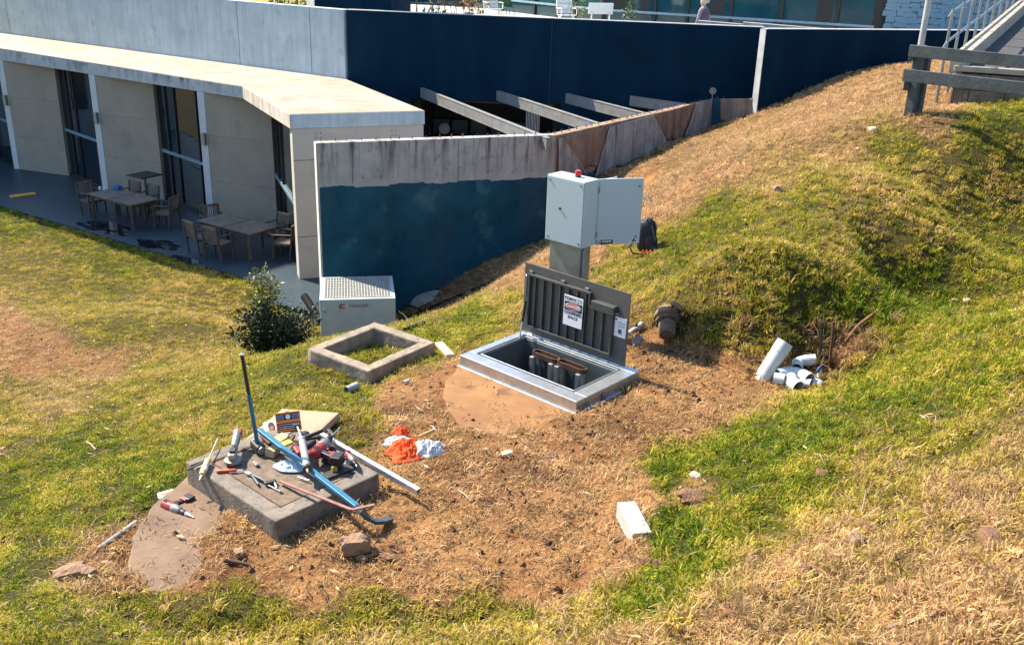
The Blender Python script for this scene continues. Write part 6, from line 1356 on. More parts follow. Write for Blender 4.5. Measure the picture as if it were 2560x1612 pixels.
# ------------------------------------------------------------------ backpack, hose, corrugated pipe
g = Vector(G(1618, 632)); o = tool('backpack', 'dark backpack with a mat rolled under it on the grassy bank', 'backpack', g); bp = mat('dark_navy_nylon', (.014, .018, .030), (.010, .012, .02), .7, scale=12, bumps=.3)
q = MB(); q.blob(g+Vector((-.02, .06, .24)), (.15, .11, .27), 5, .12, 3, .35); q.build('bag', bp, o, smooth=True); MB().blob(g+Vector((.04, -.04, .16)), (.10, .05, .12), 7, .1, 3, .3).build('pocket', bp, o, smooth=True)
a = g+Vector((.02, -.07, .06)); b__ = g+Vector((.26, -.0, .10)); MB().cyl(a, b__, .065, seg=18).build('mat_roll', mat('charcoal_foam', (.03, .036, .045), None, .8, scale=20, bumps=.2), o, smooth=True)
MB().tube([g+Vector((-.16, .0, .22)), g+Vector((-.27, -.06, .10)), g+Vector((-.22, -.12, .02)), g+Vector((-.08, -.12, .01))], .013, 8).build('strap', black_p, o, smooth=True); MB().tube([g+Vector((.02, -.02, .46)), g+Vector((.03, -.05, .52)), g+Vector((-.03, -.02, .50)), g+Vector((-.05, .02, .45))], .01, 8).build('top_loop', bp, o, smooth=True)
q = MB(); 
for k in range(3): q.tube([g+Vector((-.12+.05*k, -.13, .02)), g+Vector((-.08+.05*k, -.17, .09)), g+Vector((-.03+.06*k, -.14, .03)), g+Vector((.01+.05*k, -.15, .05))], .007, 6)
q.build('cord', hot_orange, o, smooth=True); q = MB(); q.bar(g+Vector((.02, -.06, .42)), g+Vector((.09, -.085, .20)), .016, .006); q.build('zip', grey_t, o)
a, b__ = Vector(G(1607, 492, .05)), Vector(G(1629, 520, .03)); o = tool('dark_branch', 'dark branch end sticking out behind the cabinet door', 'branch', b__); MB().tube([a, a.lerp(b__, .5)+Vector((0, 0, .03)), b__], [.03, .035, .02], 8).build('branch', wood_d, o, smooth=True)
hz = mat('black_poly_hose', (.012, .013, .015), None, .75, scale=9, bumps=.05, spec=.2)
pts = [Vector(G(px, py, .03)) for px, py in ((1000, 806), (1050, 783), (1100, 762), (1150, 740), (1200, 719), (1256, 698))]; o = tool('black_hose', 'straight black poly pipe running down the slope beside the blue wall', 'hose', pts[0]); MB().tube(pts, .028, 10).build('hose', hz, o, smooth=True)
pts = [Vector(G(px, py, .03)) for px, py in ((1012, 830), (1036, 822), (1060, 812))]; o = tool('hose_end', 'short black pipe end behind the riser ring', 'hose', pts[0]); MB().tube(pts, .03, 10).build('hose', hz, o, smooth=True)
o = thing('corrugated_pipe', 'black corrugated drain pipe between shrub and precast pit', 'pipe', (-4.3, 19.2, -.1)); a, b__ = Vector(Yp(762, 742, 19.9)), Vector(Yp(800, 800, 18.9))
for k in range(16): p = a.lerp(b__, k/15); d_ = (b__-a).normalized(); MB().cyl(p-d_*.02, p+d_*.02, .085 if k % 1 == 0 else .06, seg=16).build('rib', hz, o, smooth=True)
MB().cyl(a, b__, .07, seg=16).build('core', hz, o, smooth=True)

# ------------------------------------------------------------------ more of the tool clutter
def chunk(px, py, z_, d_px, sz, m_, name, lab, cat, bev=.004, extra=None):
    c_ = T3(px, py, z_); e_ = T3(px+d_px[0], py+d_px[1], z_); o = tool(name, lab, cat, (c_.x, c_.y, c_.z-sz[2]/2)); fm = frame_along(c_, e_); put(MB().box((0, 0, 0), sz), fm, 'body', m_, o, bevel=bev)
    if extra: extra(o, fm)
    return o
def claw(o, fm):
    put(MB().box((.12, 0, .006), (.03, .11, .03)), fm, 'head', dark_t, o, bevel=.006)
chunk(792, 1092, TZ+.05, (26, -6), (.24, .028, .024), wood_d, 'claw_hammer', 'claw hammer with dark handle behind the silver barrel', 'hammer', .006, claw)
chunk(745, 1128, TZ+.045, (14, 20), (.12, .05, .05), red_pl, 'red_battery_case', 'red plastic tool case left of the hammer drill', 'tool case', .01)
chunk(772, 1112, TZ+.05, (20, -14), (.15, .05, .045), black_p, 'black_tool_case', 'black tool body between silver barrel and hammer drill', 'tool part', .012)
chunk(842, 1128, TZ+.03, (20, 10), (.16, .036, .03), black_p, 'black_file', 'black handled file beside the bright square tube', 'file', .008)
chunk(715, 1108, TZ+.07, (24, -10), (.10, .07, .02), mat('yellow_sponge', (.62, .48, .10), (.5, .37, .07), .9, scale=20, bumps=.5), 'yellow_sponge', 'yellowish sponge behind the blue bar', 'sponge', .008)
chunk(668, 1098, TZ+.02, (16, 14), (.16, .05, .02), rust, 'rusty_bracket', 'rusty flat bracket right of the sledge hammer head', 'bracket', .003)
chunk(760, 1196, TZ+.012, (30, 10), (.11, .014, .012), steel_t, 'steel_chisel', 'small bright chisel in front of the blue bar', 'chisel', .002)
chunk(640, 1158, TZ+.01, (14, 16), (.07, .03, .016), grey_t, 'flat_washer_box', 'small grey metal tin in the middle of the cover', 'tin', .004)
chunk(836, 1170, TZ+.035, (10, 14), (.05, .045, .05), mat('dull_yellow_plastic', (.45, .32, .04), None, .5, scale=9), 'yellow_block', 'dull yellow plastic block near the white tissue', 'tool part', .01)
pts = [T3(742+22*math.cos(a)*(1+.1*math.sin(3*a)), 1090+12*math.sin(a), TZ+.06+.012*math.sin(2*a)) for a in np.linspace(0, 9.5, 40)]
o = tool('coiled_cable', 'coil of thin black cable behind the silver barrel', 'cable', pts[0]); MB().tube(pts, .005, 6).build('cable', black_p, o, smooth=True)

g = G(1992, 925, .07); elbow(g, (.3, .8, .1), (.8, -.2, .1), .055, 'pvc_junction', 'white PVC bend at the back of the fitting pile', .09, 70)
g = Vector(G(1945, 960, .06)); o = tool('pvc_coupling', 'short white PVC coupling lying left of the elbows', 'pipe fitting', g); MB().pipe(g+Vector((-.05, .01, 0)), g+Vector((.05, -.03, .0)), .06, .052, 22).build('sleeve', pvc, o, smooth=True); MB().pipe(g+Vector((-.012, .0, 0)), g+Vector((.008, -.007, .0)), .063, .052, 22).build('centre_ridge', pvc, o, smooth=True)
g = Vector(G(2012, 968, .05)); o = tool('pvc_stub', 'short white PVC stub between the elbows and the cap', 'pipe fitting', g); MB().pipe(g+Vector((-.04, .03, -.01)), g+Vector((.05, -.04, .01)), .048, .042, 20).build('stub', pvc, o, smooth=True)
# ================================================================== patio furniture
teak = mat('silvered_teak', (.20, .155, .115), (.12, .095, .075), .8, scale=5, bumps=.35, streak=.4, streak_col=(.07, .055, .045), sscale=(.8, 10, 10))
teak_d = mat('dark_teak_frame', (.085, .065, .05), (.055, .042, .034), .75, scale=6, bumps=.3)
def table(c, rz, lab):
    t_ = thing('teak_table', lab, 'table', (c[0], c[1], 0), rz, 'teak tables on the patio')
    for k in range(8): MB().box((0, -.415+.1186*k, .735), (2.0, .113, .03)).build('top_slat', teak, t_, local=True, bevel=.004)
    for s in (-1, 1): MB().box((s*.985, 0, .7355), (.05, .95, .034)).build('end_rail', teak, t_, local=True)
    MB().box((0, 0, .7375), (.06, .945, .032)).build('centre_leaf', teak_d, t_, local=True)
    for s in (-1, 1): MB().box((0, s*.40, .68), (1.8, .03, .07)).build('apron', teak_d, t_, local=True); MB().box((s*.9, 0, .68), (.03, .78, .07)).build('apron', teak_d, t_, local=True)
    for sx in (-1, 1):
        for sy in (-1, 1): q = MB(); q.bar((sx*.89, sy*.40, .72), (sx*.90, sy*.41, 0), .08, .08); q.build('leg', teak_d, t_, local=True, bevel=.008)
    return t_
def chair_proto(lab):
    t_ = thing('teak_armchair', lab, 'chair', (0, 0, 0), 0, 'teak armchairs on the patio')          # faces +x
    L = lambda b_, nm, m=teak_d, bv=.004: b_.build(nm, m, t_, local=True, bevel=bv)
    for k in range(5): L(MB().box((-.18+.095*k, 0, .43), (.085, .50, .022)), 'seat_slat', teak)
    for s in (-1, 1): L(MB().box((.0, s*.25, .40), (.46, .03, .05)), 'seat_rail')
    L(MB().box((.22, 0, .40), (.03, .5, .05)), 'seat_rail')
    for s in (-1, 1):
        L(MB().bar((.22, s*.26, 0), (.22, s*.26, .64), .045, .045), 'front_leg'); L(MB().bar((-.22, s*.25, 0), (-.32, s*.25, .90), .045, .045), 'back_leg')
        L(MB().bar((.25, s*.275, .65), (-.30, s*.275, .67), .06, .025), 'armrest')
    L(MB().bar((-.318, -.25, .88), (-.318, .25, .88), .03, .07), 'top_rail', teak); L(MB().bar((-.262, -.25, .50), (-.262, .25, .50), .03, .05), 'lower_rail')
    for k in range(9): y = -.2+.05*k; L(MB().bar((-.262, y, .52), (-.316, y, .85), .028, .012, up=(1, 0, 0)), 'back_slat', teak, 0)
    return t_
ta = math.atan2(-D1[1], -D1[0])             # along the facade, to the right
u1 = -D1; v1 = np.array([-u1[1], u1[0]])    # v1 points towards the building
Tc1 = np.array([-11.17, 27.02]); Tc2 = np.array([-7.27, 24.60])
table(Tc1, ta, 'left weathered teak table with a blue box on it'); table(Tc2, ta, 'right weathered teak table nearest the tall pier')
places = [(Tc1, -1.45, -.05, 0, 'teak armchair at the left end of the left table, facing it'), (Tc1, -.75, .62, -90, 'teak armchair behind the left table, left one of two'), (Tc1, .0, .70, -90, 'teak armchair behind the left table, behind the blue box'), (Tc1, 1.30, .42, 200, 'teak armchair at the right end of the left table'),
          (Tc2, -.62, -.70, 84, 'teak armchair in front of the right table, left one of two'), (Tc2, .12, -.72, 96, 'teak armchair in front of the right table, right one of two'), (Tc2, -1.28, .30, -20, 'teak armchair at the left end of the right table'), (Tc2, .55, .78, -95, 'teak armchair behind the right table, backed to the wall'), (Tc2, 1.32, .40, 205, 'teak armchair at the right end of the right table, half behind the pier')]
proto_c = None
for k, (tc, du, dv_, ang, lab_) in enumerate(places):
    if k == 0: o = proto_c = chair_proto(lab_)
    else: o = copy_tree(proto_c); o['label'] = lab_
    p = tc+u1*du+v1*dv_; o.location = (p[0], p[1], 0); o.rotation_euler = (0, 0, ta+math.radians(ang))
p = Zp(361, 437, 1.05); bt = thing('bar_table', 'square black bar table on a steel stem behind the left table', 'table', (p[0], p[1], 0), ta)
MB().box((0, 0, 1.04), (.75, .75, .03)).build('top', frame_dark, bt, local=True, bevel=.006); MB().cyl((0, 0, .03), (0, 0, 1.03), .035, seg=14).build('stem', gal, bt, local=True, smooth=True); MB().lathe([(.25, 0), (.25, .015), (.05, .035)], 20).build('base', frame_dark, bt, local=True)
p = Zp(294, 472, .78); o = thing('blue_box', 'small blue box standing on the left teak table', 'box', (p[0], p[1], .755), ta); MB().box((0, 0, .06), (.26, .16, .12)).build('body', mat('bright_blue_card', (.04, .12, .34), None, .5, scale=8), o, local=True, bevel=.012); MB().box((0, 0, .126), (.24, .14, .012)).build('lid', mat('bright_blue_card', (.04, .12, .34)), o, local=True, bevel=.004)
for k, (px, lb) in enumerate(((250, 'small white cup on the left teak table, farther from the blue box'), (262, 'small white cup on the left teak table, nearer the blue box'))):
    p = Zp(px, 474, .76); o = thing('white_cup', lb, 'cup', (p[0], p[1], .752)); MB().lathe([(.03, 0), (.04, .09), (.036, .09), (.027, .01)], 14, (p[0], p[1], .752)).build('cup', paper, o, smooth=True)
a, b__ = Zp(26, 492, .03), Zp(88, 484, .03); o = thing('yellow_plank', 'yellow orange plank lying flat on the dark patio', 'plank', (a[0], a[1], 0)); q = MB(); q.bar(a, b__, .2, .05); q.build('plank', mat('yellow_formply', (.72, .38, .06), (.6, .3, .04), .6, scale=4), o, bevel=.004)
p = Zp(664, 555, 0); o = thing('metal_torch', 'thin dark metal rod stand against the rightmost wall fin', 'stand', (p[0], p[1], 0)); MB().cyl((p[0], p[1], 0), (p[0], p[1], 1.2), .012, seg=8).build('rod', dark_t, o); MB().cyl((p[0], p[1], 0), (p[0], p[1], .02), .12, seg=16).build('base', dark_t, o)
# ================================================================== shrub beside the pit
def shrub():
    g0 = G(690, 876); c = g0[:2]; z0 = float(g0[2]); HT = Yp(680, 668, c[1])[2]-z0
    o = thing('leafy_shrub', 'leafy shrub with yellow tips growing between lawn and precast pit', 'shrub', (c[0], c[1], z0))
    stem_m = MATS['brown_stem']; r_ = random.Random(4); tips = []; q = MB(); W_ = .52
    for k in range(30):
        a = r_.uniform(0, 6.28); sp = r_.uniform(.3, 1.0)*W_; hgt = HT*r_.uniform(.22, .52)*(1.25-.45*sp/W_); dx = 0
        if k < 6: a, sp, hgt, dx = 2.4+.35*k, .10, HT*(.93, .84, .88, .78, .70, .66)[k], (-.06, .09, -.12, .13, .02, -.2)[k]
        e = Vector((c[0]+dx+math.cos(a)*sp*1.15, c[1]+math.sin(a)*sp*.8, z0+hgt)); b0 = Vector((c[0]+r_.uniform(-.2, .2), c[1]+r_.uniform(-.1, .1), z0-.05)); mid = b0.lerp(e, .5)+Vector((r_.uniform(-.08, .08), r_.uniform(-.08, .08), .05))
        q.tube([b0, mid, e], [.012, .009, .004], 6)
        for j in range(9): tips.append((b0.lerp(mid, .3+.12*j) if j < 6 else mid.lerp(e, (j-5)/3.6), k < 6))
        tips.append((e, k < 6))
    q.build('stems', stem_m, o, smooth=True)
    top = MB(); low = MB()
    for p, tall in tips:
        tgt = top if p.z-z0 > HT*.58 else low; n_ = 26 if tall else 30
        leaves(tgt, n_, p, (.10, .10, .10) if tall else (.16, .15, .12), .05, r_.randint(0, 9999), .05)
    low.build('foliage', mat('glossy_green_leaf', (.036, .062, .018), (.016, .03, .010), .5, scale=14, bumps=0), o, fix=False)
    tag(top.build('new_growth', mat('yellow_new_leaf', (.30, .25, .05), (.12, .15, .03), .55, scale=14, bumps=0), o, fix=False), kind='stuff')
shrub()

# ================================================================== grass, straw and litter (nobody could count it)
def grass_mat(name, rough=.7):
    m, n, b = nodes_of(name)
    A = N(n, 'ShaderNodeAttribute', attribute_name='tint', attribute_type='INSTANCER'); sp_ = N(n, 'ShaderNodeSeparateColor'); n.links.new(A.outputs['Color'], sp_.inputs[0])
    B = N(n, 'ShaderNodeAttribute', attribute_name='bl'); ad = N(n, 'ShaderNodeMath', operation='MULTIPLY_ADD'); ad.inputs[1].default_value = .38; n.links.new(B.outputs['Fac'], ad.inputs[0]); n.links.new(sp_.outputs[0], ad.inputs[2])
    c = ramp(n, ad.outputs[0], [(.10, (.045, .105, .005)), (.26, (.150, .215, .008)), (.44, (.330, .300, .018)), (.60, (.43, .315, .055)), (.80, (.50, .35, .155)), (1.0, (.52, .33, .17))])
    va = N(n, 'ShaderNodeMix', data_type='RGBA', blend_type='MULTIPLY'); va.inputs[0].default_value = 1; n.links.new(c, va.inputs[6]); g3 = N(n, 'ShaderNodeCombineColor'); [n.links.new(sp_.outputs[1], g3.inputs[k]) for k in range(3)]; n.links.new(g3.outputs[0], va.inputs[7])
    n.links.new(va.outputs[2], b.inputs['Base Color']); b.inputs['Roughness'].default_value = rough; b.inputs['Specular IOR Level'].default_value = .25
    tr = N(n, 'ShaderNodeBsdfTranslucent'); n.links.new(va.outputs[2], tr.inputs[0]); mx = N(n, 'ShaderNodeMixShader'); mx.inputs[0].default_value = .35
    o_ = [x for x in n.nodes if x.type == 'OUTPUT_MATERIAL'][0]; n.links.new(b.outputs[0], mx.inputs[1]); n.links.new(tr.outputs[0], mx.inputs[2]); n.links.new(mx.outputs[0], o_.inputs[0])
    return m
gmat = grass_mat('grass_blade')
def tuft(nb, rad, hgt, wid, lean, seed, flat=False):
    r_ = np.random.default_rng(seed); vs = []; fs = []; bl = []
    for k in range(nb):
        a = r_.uniform(0, 6.283); rr = rad*math.sqrt(r_.uniform(0, 1)); bx, by = math.cos(a)*rr, math.sin(a)*rr
        h = hgt*r_.uniform(.5, 1.25); da = r_.uniform(0, 6.283); ln = lean*r_.uniform(.2, 1.2); dx, dy = math.cos(da), math.sin(da); w_ = wid*r_.uniform(.4, 1.8); px_, py_ = -dy*w_/2, dx*w_/2; v_ = r_.uniform(0, 1)
        if flat: z1_, z2_ = h*.12+r_.uniform(0, .012), r_.uniform(0, .02)
        else: z1_, z2_ = h*.6, h*(1-.3*ln/max(lean, .01))
        l1, l2 = (ln*.42*h, ln*h) if not flat else (h*.5, h)
        o_ = len(vs); vs += [(bx-px_, by-py_, -.012), (bx+px_, by+py_, -.012), (bx+dx*l1+px_*.8, by+dy*l1+py_*.8, z1_), (bx+dx*l1-px_*.8, by+dy*l1-py_*.8, z1_), (bx+dx*l2, by+dy*l2, z2_)]
        fs += [(o_, o_+1, o_+2, o_+3), (o_+3, o_+2, o_+4)]; bl += [v_]*5
    me_ = bpy.data.meshes.new('tuft'); me_.from_pydata(vs, [], fs); me_.update(); at_ = me_.attributes.new('bl', 'FLOAT', 'POINT'); at_.data.foreach_set('value', np.array(bl, np.float32)); me_.materials.append(gmat)
    return me_
def proto_collection(name, meshes):
    c = bpy.data.collections.new(name)
    for i, me_ in enumerate(meshes): c.objects.link(bpy.data.objects.new('%s_%02d' % (name, i), me_))
    return c
def scatter(name, label, cat, pts, rot, scl, idx_, tint, coll):
    me_ = bpy.data.meshes.new(name); me_.vertices.add(len(pts)); me_.vertices.foreach_set('co', pts.astype(np.float32).ravel())
    a = me_.attributes.new('rot', 'FLOAT_VECTOR', 'POINT'); a.data.foreach_set('vector', rot.astype(np.float32).ravel())
    a = me_.attributes.new('scl', 'FLOAT_VECTOR', 'POINT'); a.data.foreach_set('vector', scl.astype(np.float32).ravel())
    a = me_.attributes.new('pick', 'INT', 'POINT'); a.data.foreach_set('value', idx_.astype(np.int32))
    a = me_.attributes.new('tint', 'FLOAT_COLOR', 'POINT'); a.data.foreach_set('color', tint.astype(np.float32).ravel())
    o = bpy.data.objects.new(name, me_); COL.objects.link(o); tag(o, label, cat, kind='stuff')
    ng = bpy.data.node_groups.new(name+'_nodes', 'GeometryNodeTree'); ng.interface.new_socket('Geometry', in_out='INPUT', socket_type='NodeSocketGeometry'); ng.interface.new_socket('Geometry', in_out='OUTPUT', socket_type='NodeSocketGeometry')
    gi = ng.nodes.new('NodeGroupInput'); go = ng.nodes.new('NodeGroupOutput'); ip = ng.nodes.new('GeometryNodeInstanceOnPoints'); ci = ng.nodes.new('GeometryNodeCollectionInfo')
    ci.inputs['Collection'].default_value = coll; ci.inputs['Separate Children'].default_value = True; ci.inputs['Reset Children'].default_value = True
    def na(nm, ty): k = ng.nodes.new('GeometryNodeInputNamedAttribute'); k.data_type = ty; k.inputs['Name'].default_value = nm; return k.outputs[0]
    L_ = ng.links.new
    L_(gi.outputs[0], ip.inputs['Points']); L_(ci.outputs[0], ip.inputs['Instance']); ip.inputs['Pick Instance'].default_value = True
    L_(na('pick', 'INT'), ip.inputs['Instance Index']); L_(na('rot', 'FLOAT_VECTOR'), ip.inputs['Rotation']); L_(na('scl', 'FLOAT_VECTOR'), ip.inputs['Scale']); L_(ip.outputs[0], go.inputs[0])
    md = o.modifiers.new('scatter', 'NODES'); md.node_group = ng
    return o
CX_P = G(1905, 930)[:2]
# where nothing grows
KEEP_OUT = [rectpoly(HF, -E1, HL, E2, HD, .02), rectpoly(PF, pe1, PWd, pe2, PDp, .05), [tuple(c_[:2]) for c_ in cs], rectpoly(TF, TE1, TL1, TE2, TL2, .01), wb]
RING_O, RING_I = rectpoly(RF, RE1, RL1, RE2, RL2, .01), rectpoly(RF+RE1*tw+RE2*tw, RE1, RL1-2*tw, RE2, RL2-2*tw, -.01)
def field(n_, seed, dens, slabs=False):
    """random ground points inside (and a little beyond) the view; dens(distance) = how many survive"""
    r_ = np.random.default_rng(seed); x = r_.uniform(-18.5, 12.5, n_); y = r_.uniform(2.6, 29.5, n_)
    d_ = np.hypot(x, y); k = r_.uniform(0, 1, n_) < dens(d_); x, y = x[k], y[k]
    z = height(x, y); px, py = proj(x, y, z); inside = (px > -200) & (px < 2760); k = (inside | ((px > -900) & (px < 3500) & (r_.uniform(0, 1, len(x)) < .4))) & (py > -50) & (py < 1900) & ~inpoly(x, y, HOLE) & ~inpoly(x, y, SHAFT)
    for P_ in KEEP_OUT: k &= ~inpoly(x, y, P_)
    k &= ~(inpoly(x, y, RING_O) & ~inpoly(x, y, RING_I))
    # round slabs where they show
    for c_, r__, zc in (C_HATCH, C_TOOL):
        on = (np.hypot(x-c_[0], y-c_[1]) < r__-.01) & (z < zc+.005)
        if slabs: z = np.where(on, zc+.003, z); k &= ~(on & (r_.uniform(0, 1, len(x)) > .14))
        else: k &= ~on
    x, y, z, px, py = x[k], y[k], z[k], px[k], py[k]; dr_ = np.empty(len(x)); ba_ = np.empty(len(x))
    for i in range(0, len(x), 20000): dr_[i:i+20000], ba_[i:i+20000] = look(px[i:i+20000], py[i:i+20000])
    return x, y, z, px, py, dr_, ba_
short = proto_collection('short_tuft', [tuft(21, .055, .050, .0060, .9, s) for s in range(4)]+[tuft(16, .05, .040, .0065, 1.6, 10+s) for s in range(3)]+[tuft(9, .012, .055, .022, 1.7, 70)])
long_ = proto_collection('long_tuft', [tuft(20, .045, .13, .007, .8, 30+s) for s in range(4)])
straw = proto_collection('straw_tuft', [tuft(12, .08, .065, .0046, 1, 50+s, True) for s in range(5)])
# short lawn
x, y, z, px, py, dr_, ba_ = field(400000, 1, lambda d: np.clip(1.15*(8.0/np.maximum(d, 6.0))**1.25, .12, 1))
r_ = np.random.default_rng(3); patch = fbm(x*1.3, y*1.3, 4, 31); fine = fbm(x*5, y*5, 3, 37)
keep = r_.uniform(0, 1, len(x)) < np.clip(1.12-ba_*1.25+.5*patch, .0, 1)*np.clip(.45+2.4*fine+.4, .12, 1); x, y, z, dr_, ba_, patch, fine = [q_[keep] for q_ in (x, y, z, dr_, ba_, patch, fine)]
d_ = np.hypot(x, y); n_ = len(x); s_ = np.clip(.72+.018*d_, .8, 1.25)*r_.uniform(.65, 1.3, n_)*(1+.9*patch)
tilt = np.c_[r_.normal(0, .22, n_), r_.normal(0, .22, n_), r_.uniform(0, 6.283, n_)]
t_ = np.clip(dr_*.84-.02+.40*patch+.42*fine+r_.normal(0, .07, n_), 0, .92); val = np.clip(r_.normal(1.1, .22, n_)+.8*fine, .4, 1.7); s_ = s_*np.where(x < -1.5, .82, 1)
print('lawn tufts', n_)
scatter('lawn_grass', 'short patchy green and yellow grass over the lawn and banks', 'grass', np.c_[x, y, z], tilt, np.c_[s_*1.1, s_*1.1, s_], np.where(r_.uniform(0, 1, n_) < .035, 7, r_.integers(0, 7, n_)), np.c_[t_, val, val, np.ones(n_)], short)
# longer grass on the banks and in the gully
x, y, z, px, py, dr_, ba_ = field(120000, 5, lambda d: np.clip(.75*(8.0/np.maximum(d, 5.0))**1.1, .1, 1))
gul = np.exp(-(((px-1950)/330)**2+((py-770)/110)**2))+.9*np.exp(-(((px-2250)/200)**2+((py-680)/140)**2))+.5*np.exp(-(((px-1650)/90)**2+((py-1330)/120)**2))+.35*(px > 1500)*(py > 1050)+.25*(py > 1480)+.25*np.exp(-(((px-2100)/400)**2+((py-600)/150)**2))+.15
gul = gul+.6*np.exp(-(((px-620)/60)**2+((py-1130)/60)**2))
r_ = np.random.default_rng(6); patch = fbm(x*1.7, y*1.7, 3, 41); keep = r_.uniform(0, 1, len(x)) < np.clip((gul*.62+.5*patch)*(1.05-ba_), 0, 1)*(px > 380)
x, y, z, dr_, gul = [q_[keep] for q_ in (x, y, z, dr_, gul)]; n_ = len(x); s_ = r_.uniform(.5, 1.1, n_)*(.55+.5*np.clip(gul, 0, 1)); print('long tufts', n_)
t_ = np.clip(dr_*.9-.05+r_.normal(0, .16, n_), 0, .95); val = np.clip(r_.normal(.95, .18, n_), .5, 1.4)
scatter('bank_grass', 'longer tussocky grass on the banks and along the gully', 'grass', np.c_[x, y, z], np.c_[r_.normal(0, .3, n_), r_.normal(0, .3, n_), r_.uniform(0, 6.283, n_)], np.c_[s_*1.2, s_*1.2, s_], r_.integers(0, 4, n_), np.c_[t_, val, val, np.ones(n_)], long_)
# straw and dead blades over the bare ground
x, y, z, px, py, dr_, ba_ = field(260000, 8, lambda d: np.clip(.9*(8.0/np.maximum(d, 5.0))**1.2, .08, 1), True)
r_ = np.random.default_rng(9); patch = fbm(x*1.5, y*1.5, 4, 51); keep = r_.uniform(0, 1, len(x)) < np.clip((dr_-.45)*1.5+1.8*patch+.14, .02, 1)
x, y, z, dr_, patch = [q_[keep] for q_ in (x, y, z, dr_, patch)]; n_ = len(x); s_ = r_.uniform(.5, 1.35, n_); print('straw', n_)
t_ = np.clip(.62+.25*r_.uniform(0, 1, n_)+.1*patch, 0, .95); val = np.clip(r_.normal(.95, .28, n_), .35, 1.5)
scatter('straw_litter', 'loose straw and dead grass strewn over the bare soil', 'straw', np.c_[x, y, z+.006], np.c_[r_.normal(0, .15, n_), r_.normal(0, .15, n_), r_.uniform(0, 6.283, n_)], np.c_[s_, s_, s_], r_.integers(0, 5, n_), np.c_[t_, val, val, np.ones(n_)], straw)
# fallen leaves and bark chips: one mesh of small curled flakes
def flakes(name, label, cat, n_, seed, size, m, prob):
    x, y, z, px, py, dr_, ba_ = field(n_, seed, lambda d: np.clip((9.0/np.maximum(d, 6.0))**1.0, .1, 1), True); r_ = np.random.default_rng(seed+1); k = r_.uniform(0, 1, len(x)) < prob(px, py, dr_, ba_); x, y, z = x[k], y[k], z[k]; n_ = len(x)
    L_ = size*r_.uniform(.5, 1.5, n_); W_ = L_*r_.uniform(.22, .45, n_); a = r_.uniform(0, 6.283, n_); tz = r_.uniform(-.25, .35, n_)*L_; zz = z+.012+r_.uniform(0, .02, n_)
    c_, s_ = np.cos(a), np.sin(a); P = [np.c_[x-c_*L_/2, y-s_*L_/2, zz], np.c_[x-s_*W_/2, y+c_*W_/2, zz+np.abs(tz)*.3], np.c_[x+c_*L_/2, y+s_*L_/2, zz+np.maximum(tz, -.005)], np.c_[x+s_*W_/2, y-c_*W_/2, zz+.004]]
    V_ = np.stack(P, 1).reshape(-1, 3); F_ = np.arange(4*n_).reshape(-1, 4); me_ = bpy.data.meshes.new(name); me_.from_pydata(V_.tolist(), [], F_.tolist()); me_.update(); o = bpy.data.objects.new(name, me_); COL.objects.link(o); tag(o, label, cat, kind='stuff'); me_.materials.append(m)
    at_ = me_.attributes.new('v', 'FLOAT', 'POINT'); at_.data.foreach_set('value', np.repeat(r_.uniform(0, 1, n_), 4).astype(np.float32)); print(name, n_)
def flake_mat(name, stops):
    m, n, b = nodes_of(name); A = N(n, 'ShaderNodeAttribute', attribute_name='v'); n.links.new(ramp(n, A.outputs['Fac'], stops), b.inputs['Base Color']); b.inputs['Roughness'].default_value = .8; b.inputs['Specular IOR Level'].default_value = .3; return m
flakes('fallen_leaves', 'pale and brown fallen leaves scattered over the lawn', 'leaves', 60000, 60, .06, flake_mat('fallen_leaf', [(0, (.10, .05, .025)), (.45, (.22, .13, .06)), (.85, (.38, .25, .13)), (1, (.55, .45, .32))]), lambda px, py, d, b: .06+.5*((px < 760) & (py > 640) & (py < 1150))*(fbm(px/120, py/70, 3, 3)+.35)+.10*(b > .5)+.05*(py > 1400))
flakes('soil_chips', 'small clods stones and bark chips on the bare soil', 'debris', 120000, 70, .035, flake_mat('soil_chip', [(0, (.05, .026, .014)), (.55, (.15, .08, .042)), (.9, (.32, .19, .09)), (1, (.48, .34, .2))]), lambda px, py, d, b: np.clip((b-.3)*1.1, 0, .7))
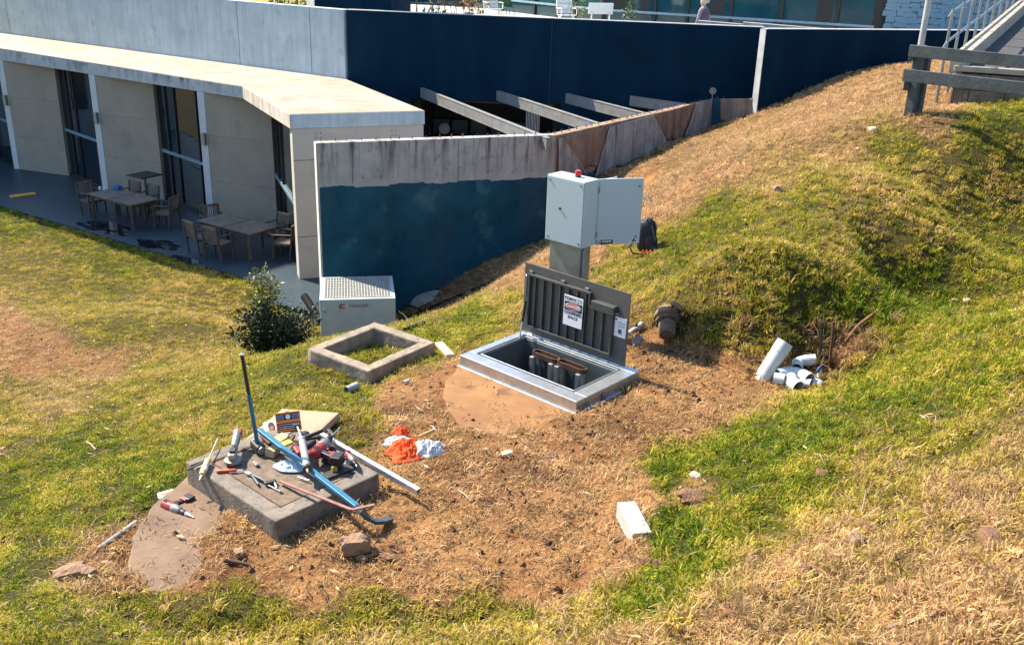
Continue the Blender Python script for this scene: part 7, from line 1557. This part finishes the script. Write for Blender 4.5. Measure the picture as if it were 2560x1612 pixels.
# clods: lumpy crumbs of soil
def crumbs(n_, seed):
    x, y, z, px, py, dr_, ba_ = field(n_, seed, lambda d: np.clip((8.0/np.maximum(d, 5.0))**1.3, .05, 1), True); r_ = np.random.default_rng(seed+1); k = (r_.uniform(0, 1, len(x)) < np.clip((ba_-.4)*1.6*(fbm(x*1.2, y*1.2, 3, 71)+.42), 0, 1)); x, y, z = x[k], y[k], z[k]
    base = np.array([(1, 0, 0), (-.5, .87, 0), (-.5, -.87, 0), (.3, .5, .75), (.3, -.5, .7), (-.6, 0, .8), (0, 0, 1.05)]); F = [(0, 3, 4), (0, 1, 3), (1, 5, 3), (1, 2, 5), (2, 4, 5), (2, 0, 4), (3, 5, 6), (5, 4, 6), (4, 3, 6)]
    n_ = len(x); s_ = .008+.032*r_.uniform(0, 1, n_)**3; V_ = base[None]*(1+r_.normal(0, .22, (n_, 7, 3))); a = r_.uniform(0, 6.283, n_); c_, q_ = np.cos(a)[:, None], np.sin(a)[:, None]; X_ = V_[..., 0]*c_-V_[..., 1]*q_; Y_ = V_[..., 0]*q_+V_[..., 1]*c_
    V_ = np.stack([x[:, None]+X_*s_[:, None], y[:, None]+Y_*s_[:, None], z[:, None]+(V_[..., 2]-.25)*s_[:, None]], -1).reshape(-1, 3); FF = (np.array(F)[None]+7*np.arange(n_)[:, None, None]).reshape(-1, 3)
    me_ = bpy.data.meshes.new('soil_crumbs'); me_.from_pydata(V_.tolist(), [], FF.tolist()); me_.update(); o = bpy.data.objects.new('soil_crumbs', me_); COL.objects.link(o); tag(o, 'loose crumbs and lumps of reddish soil on the bare ground', 'soil', kind='stuff'); at_ = me_.attributes.new('v', 'FLOAT', 'POINT'); at_.data.foreach_set('value', np.repeat(r_.uniform(0, 1, n_), 7).astype(np.float32)); me_.materials.append(flake_mat('soil_crumb', [(0, (.06, .03, .016)), (.6, (.16, .08, .038)), (.95, (.28, .155, .07)), (1, (.42, .3, .19))])); print('crumbs', n_)
crumbs(160000, 80)
# dead twigs along the foot of the wall, in its shade
q = MB(); r_ = random.Random(12)
for k in range(260):
    px, py = r_.choice([(r_.uniform(1010, 1380), None), (r_.uniform(1480, 1780), None)]); 
    py = (800-(px-1000)*.56 if px < 1400 else 470-(px-1480)*.52)+r_.uniform(-18, 38)
    g = G(px, py, .01); 
    if inpoly(np.array([g[0]]), np.array([g[1]]), HOLE)[0]: continue
    a = r_.uniform(0, 6.28); L_ = r_.uniform(.12, .5); e = Vector(g)+Vector((math.cos(a)*L_, math.sin(a)*L_, r_.uniform(-.03, .12))); q.tube([g, Vector(g).lerp(e, .5)+Vector((0, 0, r_.uniform(0, .05))), e], [.006, .005, .002], 4)
o = q.build('dead_twigs', mat('grey_dead_twig', (.22, .18, .14), (.12, .10, .08), .9, scale=20), None); tag(o, 'tangle of dead twigs along the foot of the retaining wall', 'twigs', kind='stuff')

# dry brown stems standing in the gully by the pipes
x, y, z, px, py, dr_, ba_ = field(90000, 90, lambda d: np.ones_like(d)); r_ = np.random.default_rng(91)
pr_ = np.exp(-(((px-1900)/190)**2+((py-842)/34)**2))+.8*np.exp(-(((px-2080)/70)**2+((py-890)/50)**2))+.35*np.exp(-(((px-1620)/90)**2+((py-800)/30)**2))
k = r_.uniform(0, 1, len(x)) < np.clip(pr_*.6, 0, 1)*(np.hypot(x-CX_P[0], y-CX_P[1]) > .16); x, y, z = x[k], y[k], z[k]; n_ = len(x); s_ = r_.uniform(.7, 1.7, n_); val = np.clip(r_.normal(.55, .2, n_), .2, 1.0); print('stems', n_)
scatter('dry_stems', 'dry brown stems and dead grass at the foot of the cut bank', 'grass', np.c_[x, y, z], np.c_[r_.normal(0, .45, n_), r_.normal(0, .45, n_), r_.uniform(0, 6.283, n_)], np.c_[s_, s_, s_], r_.integers(0, 4, n_), np.c_[r_.uniform(.6, .9, n_), val, val, np.ones(n_)], long_)
